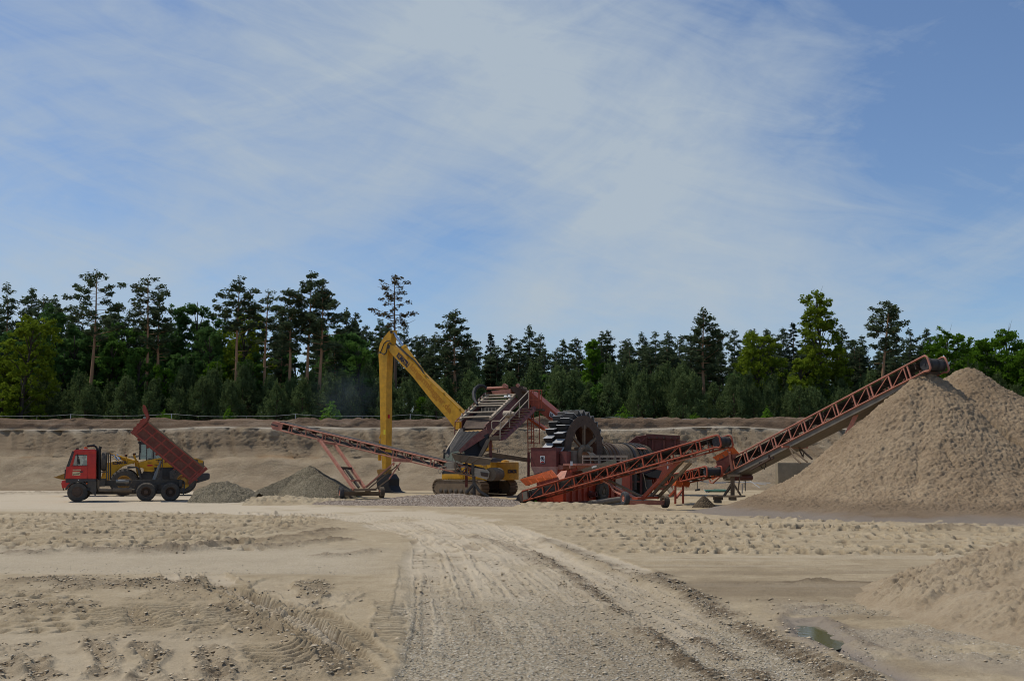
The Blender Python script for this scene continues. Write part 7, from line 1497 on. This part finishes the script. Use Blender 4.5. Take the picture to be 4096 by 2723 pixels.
def bushy_parts(seed, H=5, w=1.9, n=130, mat='young', per=30, leaf=.11):
    random.seed(seed); mb = MB(); mb.path([(0, 0, 0), (0, 0, H * .5), (.05, 0, H * .97)], [.09, .06, .015], 6); cen = []; rad = []
    for k in range(n):
        q = random.random() ** .8; rr = w * (1 - q) ** .8 * (1.15 if q > .12 else .95) * (.35 + .75 * random.random()); a = random.uniform(0, 2 * PI)
        c = Vector((rr * math.cos(a), rr * math.sin(a), .25 + q * (H - .45))); cen.append(c); r = random.uniform(.22, .40); rad.append((r, r, r * 1.5))
        if k % 5 == 0: mb.path([(0, 0, max(.2, c.z - .5)), c], [.025, .008], 4)
    for k in range(14): a = random.uniform(0, 6.28); q = random.uniform(.5, .98); rr = w * (1 - q) ** .6; cen.append(Vector((rr * math.cos(a), rr * math.sin(a), .4 + q * H))); rad.append((.10, .10, .42))
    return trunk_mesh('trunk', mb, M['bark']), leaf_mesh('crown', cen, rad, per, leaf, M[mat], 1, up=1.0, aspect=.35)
def spruce_parts(seed, H=15, w=2.6):
    random.seed(seed); mb = MB(); mb.path([(0, 0, 0), (0, 0, H * .6), (0, 0, H)], [.18, .1, .012], 6); cen = []; rad = []
    nb = 75
    for k in range(nb):
        q = k / nb; z = H * (.15 + .84 * q); L = w * (1 - q) ** .85 * random.uniform(.75, 1.1) + .08; a = k * 2.4 + random.random(); d = Vector((math.cos(a), math.sin(a), -.28)); p = Vector((0, 0, z)); mb.path([p, p + d * L * .6, p + d * L + Vector((0, 0, .06 * L))], [.03, .02, .008], 4)
        for j in range(max(1, int(L * 2.6))): g_ = (j + .7) / max(1, int(L * 2.6)); cen.append(p + d * L * g_ + Vector((0, 0, -.06))); rad.append((.26, .26, .16))
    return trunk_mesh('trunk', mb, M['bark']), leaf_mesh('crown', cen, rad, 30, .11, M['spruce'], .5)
def leafy_parts(seed, H=11, cw=3.0, c0=.18, mat='leaf', lobes=9, n=200, per=34, leaf=.13, shape='round', deadtop=False, lean=0.0):
    random.seed(seed); mb = MB(); fs = np.linspace(0, 1, 9); tp = lambda f: Vector((lean * f * H + .12 * math.sin(seed + 4 * f), .1 * math.cos(seed + 3 * f), f * H * .97)); mb.path([tp(f) for f in fs], [.20 * (1 - .9 * f) + .012 for f in fs], 7)
    cen = []; rad = []
    lb = []
    for k in range(lobes):
        q = (k + .5) / lobes; z = c0 + (1 - c0) * q; 
        prof = {'round': math.sin(PI * (.12 + .80 * q)) ** .6, 'column': .62 + .38 * math.sin(PI * (.15 + .7 * q)) - .42 * max(0, q - .55), 'cone': (1 - q) ** .7 + .12}[shape]
        for j in range(3): a = k * 2.1 + j * 2.1 + random.uniform(-.4, .4); rr = cw * prof * random.uniform(.35, .72); lb.append((tp(z) + Vector((rr * math.cos(a), rr * math.sin(a), random.uniform(-.5, .5))), cw * prof * random.uniform(.30, .5)))
    for c, r in lb:
        st = tp(max(.1, (c.z / H) - .16)); mid = st.lerp(c, .55) + Vector((0, 0, .2)); mb.path([st, mid, c], [.07, .045, .012], 5)
        for j in range(n // len(lb) + 1):
            d = Vector((random.gauss(0, 1), random.gauss(0, 1), random.gauss(0, .8))).normalized() * r * random.uniform(.45, 1.08); cc = c + d; cen.append(cc); q = random.uniform(.20, .42); rad.append((q * 1.2, q * 1.2, q * .8))
    if deadtop:
        for k in range(5):
            p = tp(random.uniform(.88, .97)); a = random.uniform(0, 6.28); L = random.uniform(.8, 1.9); mb.path([p, p + Vector((math.cos(a) * L * .3, math.sin(a) * L * .3, L * .55)), p + Vector((math.cos(a) * L * .5, math.sin(a) * L * .5, L))], [.03, .018, .006], 4)
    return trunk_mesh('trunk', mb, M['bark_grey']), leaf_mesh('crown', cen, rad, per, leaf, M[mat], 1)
def plant_tree(name, parts, loc, label, cat, group=None, sc=1.0, rz=0.0, sz=None):
    t = bpy.data.objects.new(name, None); COL.objects.link(t); t.location = loc; t.scale = (sc, sc, sz or sc); t.rotation_euler = (0, 0, rz); t.empty_display_size = .5; tag(t, label, cat, group)
    for nm, me in zip(('trunk', 'crown'), parts):
        o = bpy.data.objects.new(nm, me); COL.objects.link(o); o.parent = t
    return t
GP_Z = 5.55
def spot(x, ytop, D): p = at(x, ytop, D); return Vector((p.x, D, GP_Z)), p.z - GP_Z
# prototypes
PB = [pine_parts(100 + i, 15, [.42, .5, .36, .55, .46, .40, .52, .38][i], [1.7, 2.0, 1.9, 2.2, 1.6, 1.8, 2.1, 2.0][i], [44, 40, 50, 36, 44, 48, 38, 46][i], 1.25, 0, 'pine', 'bark' if i % 2 else 'bark_orange', .1 * (i % 3), 32, .12) for i in range(8)]
PBH = 15.0
WH = {}
def behind(x): return 'behind the red truck' if x < 900 else 'behind the excavator arm' if x < 1950 else 'behind the bucket wheel' if x < 2950 else 'behind the right conveyor'
# notable pines: photo column, top row, distance, crown start, crown half-width, branches, sparse, look
tall = [
 (386, 1094, 105, .55, 4.0, 34, .75, 'tallest pine on the left with wide open level branches and a ball-like witch broom', dict(topflat=.35)),
 (598, 1118, 105, .62, 2.9, 26, .8, 'tall slim pine with orange trunk and one-sided open crown above the truck', dict(topflat=.2)),
 (643, 1190, 106, .55, 1.9, 30, 1.3, 'dense dark pine close to the right of the slim one-sided pine', {}),
 (958, 1120, 104.5, .62, 2.4, 32, 1.2, 'tall pine with a tufted round tip above the yellow-green oak', dict(topflat=.15)),
 (1070, 1174, 106, .62, 2.2, 24, .8, 'slender pine with umbrella top between the tufted pine and the tall pair', dict(topflat=.3)),
 (1242, 1101, 105, .58, 2.7, 40, 1.25, 'tallest of the close pair of pines with long orange trunk, rounded crown', dict(topflat=.25)),
 (1289, 1139, 104.5, .52, 2.6, 34, 1.0, 'right one of the close pair of orange-trunked pines, ragged crown', dict(topflat=.1)),
 (1163, 1171, 105, .55, 2.2, 34, 1.2, 'dark pine with bulky crown just left of the tall pair of pines', dict(topflat=.3)),
 (1583, 1114, 105, .66, 2.5, 30, .42, 'nearly bare brown pine standing alone above the excavator arm', dict(mat='dry_pine', bark='bark', topflat=.3)),
 (1822, 1248, 106, .48, 2.5, 40, 1.15, 'tall dark pine with layered crown right of the excavator boom', dict(topflat=.2)),
 (2811, 1248, 105, .45, 2.6, 44, 1.1, 'tallest dark pine above the red middle conveyor, broad layered crown', dict(topflat=.1)),
 (3514, 1215, 105, .60, 2.5, 34, 1.05, 'tall leaning pine with flat tufted top and pale bare trunk above the right conveyor', dict(lean=.9, topflat=.4)),
]
for i, (x, y, D, c0, cw, nb, spn, lab, kw) in enumerate(tall):
    loc, h_ = spot(x, y, D); plant_tree('pine_tree', pine_parts(300 + i, h_, c0, cw, nb, spn, tr=.24, per=34, leaf=.12, **{k: v for k, v in kw.items()}), loc, lab, 'pine tree')
mid = [(42, 1149), (131, 1162), (172, 1195), (228, 1197), (300, 1235), (440, 1240), (470, 1250), (520, 1250), (900, 1245), (1020, 1230), (1130, 1240), (1382, 1246), (1427, 1260), (1465, 1310), (1522, 1288), (1560, 1300), (1613, 1300), (1660, 1350), (1700, 1345), (1740, 1340), (1870, 1340), (1900, 1370), (2045, 1348), (2112, 1309), (2163, 1345), (2252, 1365), (2303, 1358), (2410, 1337), (2434, 1330), (2490, 1368), (2515, 1365), (2564, 1337), (2618, 1333), (2678, 1335), (2720, 1360), (2760, 1345), (2877, 1325), (2935, 1327), (3002, 1327), (3068, 1323), (3078, 1330), (3130, 1320), (3240, 1330), (3367, 1313), (3410, 1370), (3453, 1350), (3572, 1341), (3610, 1365), (3644, 1325), (3705, 1323), (3750, 1370), (3860, 1370), (3905, 1367), (3960, 1390), (4087, 1367), (-60, 1200), (-150, 1190), (4160, 1360)]
k = 0
for x, y in mid:
    D = 118 + (k * 7) % 11; loc, h_ = spot(x + (k % 3 - 1) * 4, y, D); s = h_ / PBH
    plant_tree('pine_tree', PB[k % 8], loc, 'dark pine with its tip against the sky ' + behind(x), 'pine tree', 'pines against the sky ' + behind(x), max(.8, s * .5 + .45), k * 1.7, s); k += 1
random.seed(5)
for r_, D in enumerate((124, 131, 138, 146)):
    for j in range(34):
        x = -350 + 4800 * (j + .2 + .6 * random.random()) / 34; ytop = np.interp(x, [0, 400, 900, 1400, 1700, 2200, 3000, 3600, 4100], [1260, 1285, 1285, 1310, 1385, 1400, 1372, 1390, 1400]) + random.uniform(-8, 60) - r_ * 2
        loc, h_ = spot(x, ytop, D); s = h_ / PBH; plant_tree('pine_tree', PB[k % 8], loc, 'dark pine deep in the wood ' + behind(x), 'pine tree', 'pines deep in the wood ' + behind(x), s * .45 + .55, k * 1.3, s); k += 1
for i, (x, y, D, lab) in enumerate(((1963, 1328, 116, 'pointed dark spruce standing out between pines right of the excavator boom'), (3171, 1284, 117, 'pointed dark spruce just left of the tall yellow-green column tree'))):
    loc, h_ = spot(x, y, D); plant_tree('spruce_tree', spruce_parts(40 + i, h_, 2.4), loc, lab, 'spruce tree')
# broad-leaved trees
lf = [
 (107, 1266, 97, 3.2, 'leaf_yellow', 'round', .06, 'yellow-green maple on the pit rim at the far left edge', dict(n=330, lean=.06)),
 (20, 1450, 98, 2.0, 'leaf_yellow', 'round', .05, 'small yellow-green tree below the maple at the left frame edge', dict(n=160)),
 (228, 1222, 112, 3.4, 'leaf_dark', 'round', .1, 'domed deep green birch left of the tallest left pine', dict(n=300)),
 (305, 1330, 110, 3.0, 'leaf_dark', 'round', .05, 'deep green tree under the tallest left pine, on its left side', dict(n=240)),
 (420, 1290, 112, 2.8, 'leaf', 'round', .05, 'green tree just right of the tallest left pine trunk', dict(n=240)),
 (500, 1285, 111, 3.0, 'leaf', 'round', .05, 'green tree between the tallest left pine and the slim one-sided pine', dict(n=260)),
 (560, 1400, 105, 2.4, 'leaf', 'round', .02, 'low green tree left of the orange trunk above the truck', dict(n=200)),
 (718, 1211, 114, 2.6, 'leaf_dark', 'round', .05, 'left one of two tall domed green birches above the raised tipper', dict(n=280)),
 (790, 1192, 115, 2.9, 'leaf_dark', 'round', .05, 'right one of two tall domed green birches above the raised tipper', dict(n=300)),
 (860, 1280, 113, 2.6, 'leaf_dark', 'round', .05, 'deep green tree right of the two domed birches', dict(n=240)),
 (985, 1262, 109, 3.4, 'leaf_yellow', 'round', .38, 'yellow-green oak with open crown behind the tufted pine', dict(n=170)),
 (863, 1440, 105, 1.9, 'leaf_bright', 'round', .1, 'small fresh green tree left of the yellow-green oak', dict(n=140)),
 (1000, 1450, 106, 2.0, 'leaf', 'round', .05, 'low green tree under the yellow-green oak', dict(n=140)),
 (650, 1470, 104, 1.8, 'leaf_bright', 'round', .05, 'low bright green bush tree right of the orange trunk above the truck', dict(n=120)),
 (1410, 1322, 113, 2.8, 'leaf_dark', 'round', .1, 'deep green birch between the tall pine pair and the excavator stick', dict(n=260)),
 (1490, 1530, 103, 1.3, 'leaf', 'round', .02, 'small green bush tree just left of the excavator stick', dict(n=110)),
 (1700, 1600, 101, .9, 'leaf_bright', 'round', .02, 'small bright bush under the excavator boom', dict(n=70)),
 (2372, 1345, 108, 2.2, 'leaf_bright', 'cone', .1, 'bright green conical oak above the bucket wheel', dict(n=230)),
 (2396, 1548, 101, 1.6, 'leaf', 'round', .02, 'grey-green bush above the bucket wheel, below the bright conical oak', dict(n=130)),
 (2215, 1545, 102, 1.2, 'leaf_bright', 'round', .02, 'slim fresh green birch above the platform of the screening plant', dict(n=100)),
 (2300, 1535, 103, 1.3, 'leaf', 'round', .02, 'slim green birch between the platform and the bucket wheel', dict(n=100)),
 (3026, 1345, 108, 3.2, 'leaf_yellow', 'round', .2, 'olive-yellow oak left of the tall column tree', dict(n=280)),
 (3270, 1160, 106, 2.5, 'leaf_yellow', 'column', .10, 'tall yellow-green column tree with bare twigs on top', dict(n=420, lobes=13, deadtop=True)),
 (3350, 1390, 107, 1.9, 'leaf_yellow', 'round', .1, 'lower yellow-green tree right of the tall column tree', dict(n=150)),
 (3205, 1430, 105, 1.8, 'leaf_yellow', 'round', .05, 'lower yellow-green tree left of the tall column tree', dict(n=140)),
 (3784, 1334, 104, 3.3, 'leaf_bright', 'round', .25, 'bright green oak with dead top twigs behind the right conveyor head', dict(n=280, deadtop=True)),
 (3925, 1372, 106, 2.8, 'leaf_bright', 'round', .2, 'bright green oak behind the second crest of the sand pile', dict(n=250)),
 (4020, 1322, 105, 3.2, 'leaf_bright', 'round', .2, 'tall bright green oak near the right frame edge with twiggy top', dict(n=300, deadtop=True)),
 (1185, 1420, 121, 2.6, 'leaf_dark', 'round', .02, 'dark green tree filling the gap left of the close pair of pines', dict(n=240)),
 (4100, 1400, 102, 2.6, 'leaf_bright', 'round', .1, 'bright green oak cut by the right frame edge', dict(n=240)),
]
for i, (x, y, D, cw, mt, shp, c0, lab, kw) in enumerate(lf):
    loc, h_ = spot(x, y, D); plant_tree('leafy_tree', leafy_parts(500 + i, h_, cw, c0, mt, shape=shp, **kw), loc, lab, 'leafy tree')
for i in range(26):
    x = [60, 180, 260, 340, 450, 540, 620, 700, 770, 840, 920, 1010, 1340, 1440, 480, 380, 590, 1480, 150, 890, 730, 660, 2150, 2480, 2950, 3620][i]; y = 1330 + (i * 37) % 110 if x < 1500 else 1500; D = 107 + (i * 5) % 9
    if i < 3: LP = [leafy_parts(700 + q, 9, 2.3, .04, 'leaf_dark' if q != 1 else 'leaf', n=190) for q in range(3)] if i == 0 else LP
    loc, h_ = spot(x, y, D); plant_tree('leafy_tree', LP[i % 3], loc, 'dim green tree shaded below taller crowns ' + behind(x), 'leafy tree', 'shaded green trees ' + behind(x), h_ / 9 * .5 + .5, i * 1.1, h_ / 9)
random.seed(33)
for i in range(40):
    x = 1300 + 3000 * (i + .1 + .8 * random.random()) / 40; y = np.interp(x, [1300, 1700, 2200, 3000, 4300], [1340, 1395, 1405, 1390, 1400]) + random.uniform(-12, 50); D = 111 + (i * 5) % 6
    loc, h_ = spot(x, y, D); plant_tree('pine_tree', PB[(i * 3) % 8], loc, 'medium dark pine in the front ranks of the wood ' + behind(x), 'pine tree', 'medium pines in the front ranks ' + behind(x), h_ / PBH * .5 + .45 + .1 * random.random(), i * 2.1, h_ / PBH)
random.seed(21)
for i in range(46):
    x = -300 + 4700 * (i + .2 + .6 * random.random()) / 46; y = np.interp(x, [0, 1000, 1700, 2400, 4100], [1440, 1440, 1500, 1510, 1500]) + random.uniform(-40, 40); D = 122 + (i * 5) % 17
    loc, h_ = spot(x, y, D); plant_tree('leafy_tree', LP[0 if i % 2 else 2], loc, 'dark undergrowth tree between the pine trunks ' + behind(x), 'leafy tree', 'dark undergrowth trees ' + behind(x), 1.0, i * 1.1, h_ / 9)
# young pines in front of the wood
YP = [bushy_parts(900 + i, 4.6, [1.9, 2.2, 1.7, 2.1][i], 190, leaf=.10) for i in range(4)]
random.seed(9)
for r_, (D, n_, dy) in enumerate(((100, 40, 0), (102.5, 44, -20), (105.5, 44, -38))):
    for j in range(n_):
        x = -260 + 4640 * (j + .15 + .7 * random.random()) / n_
        if r_ == 0 and x < 170: continue
        yt = 1550 + dy + random.uniform(-55, 34) + 14 * math.sin(x / 230); loc, h_ = spot(x, yt, D)
        plant_tree('young_pine', YP[(j + r_) % 4], loc, 'bushy young pine in the low belt before the wood ' + behind(x), 'young pine', 'bushy young pines ' + behind(x), h_ / 4.6 * .6 + .4, j * 1.9, h_ / 4.6)
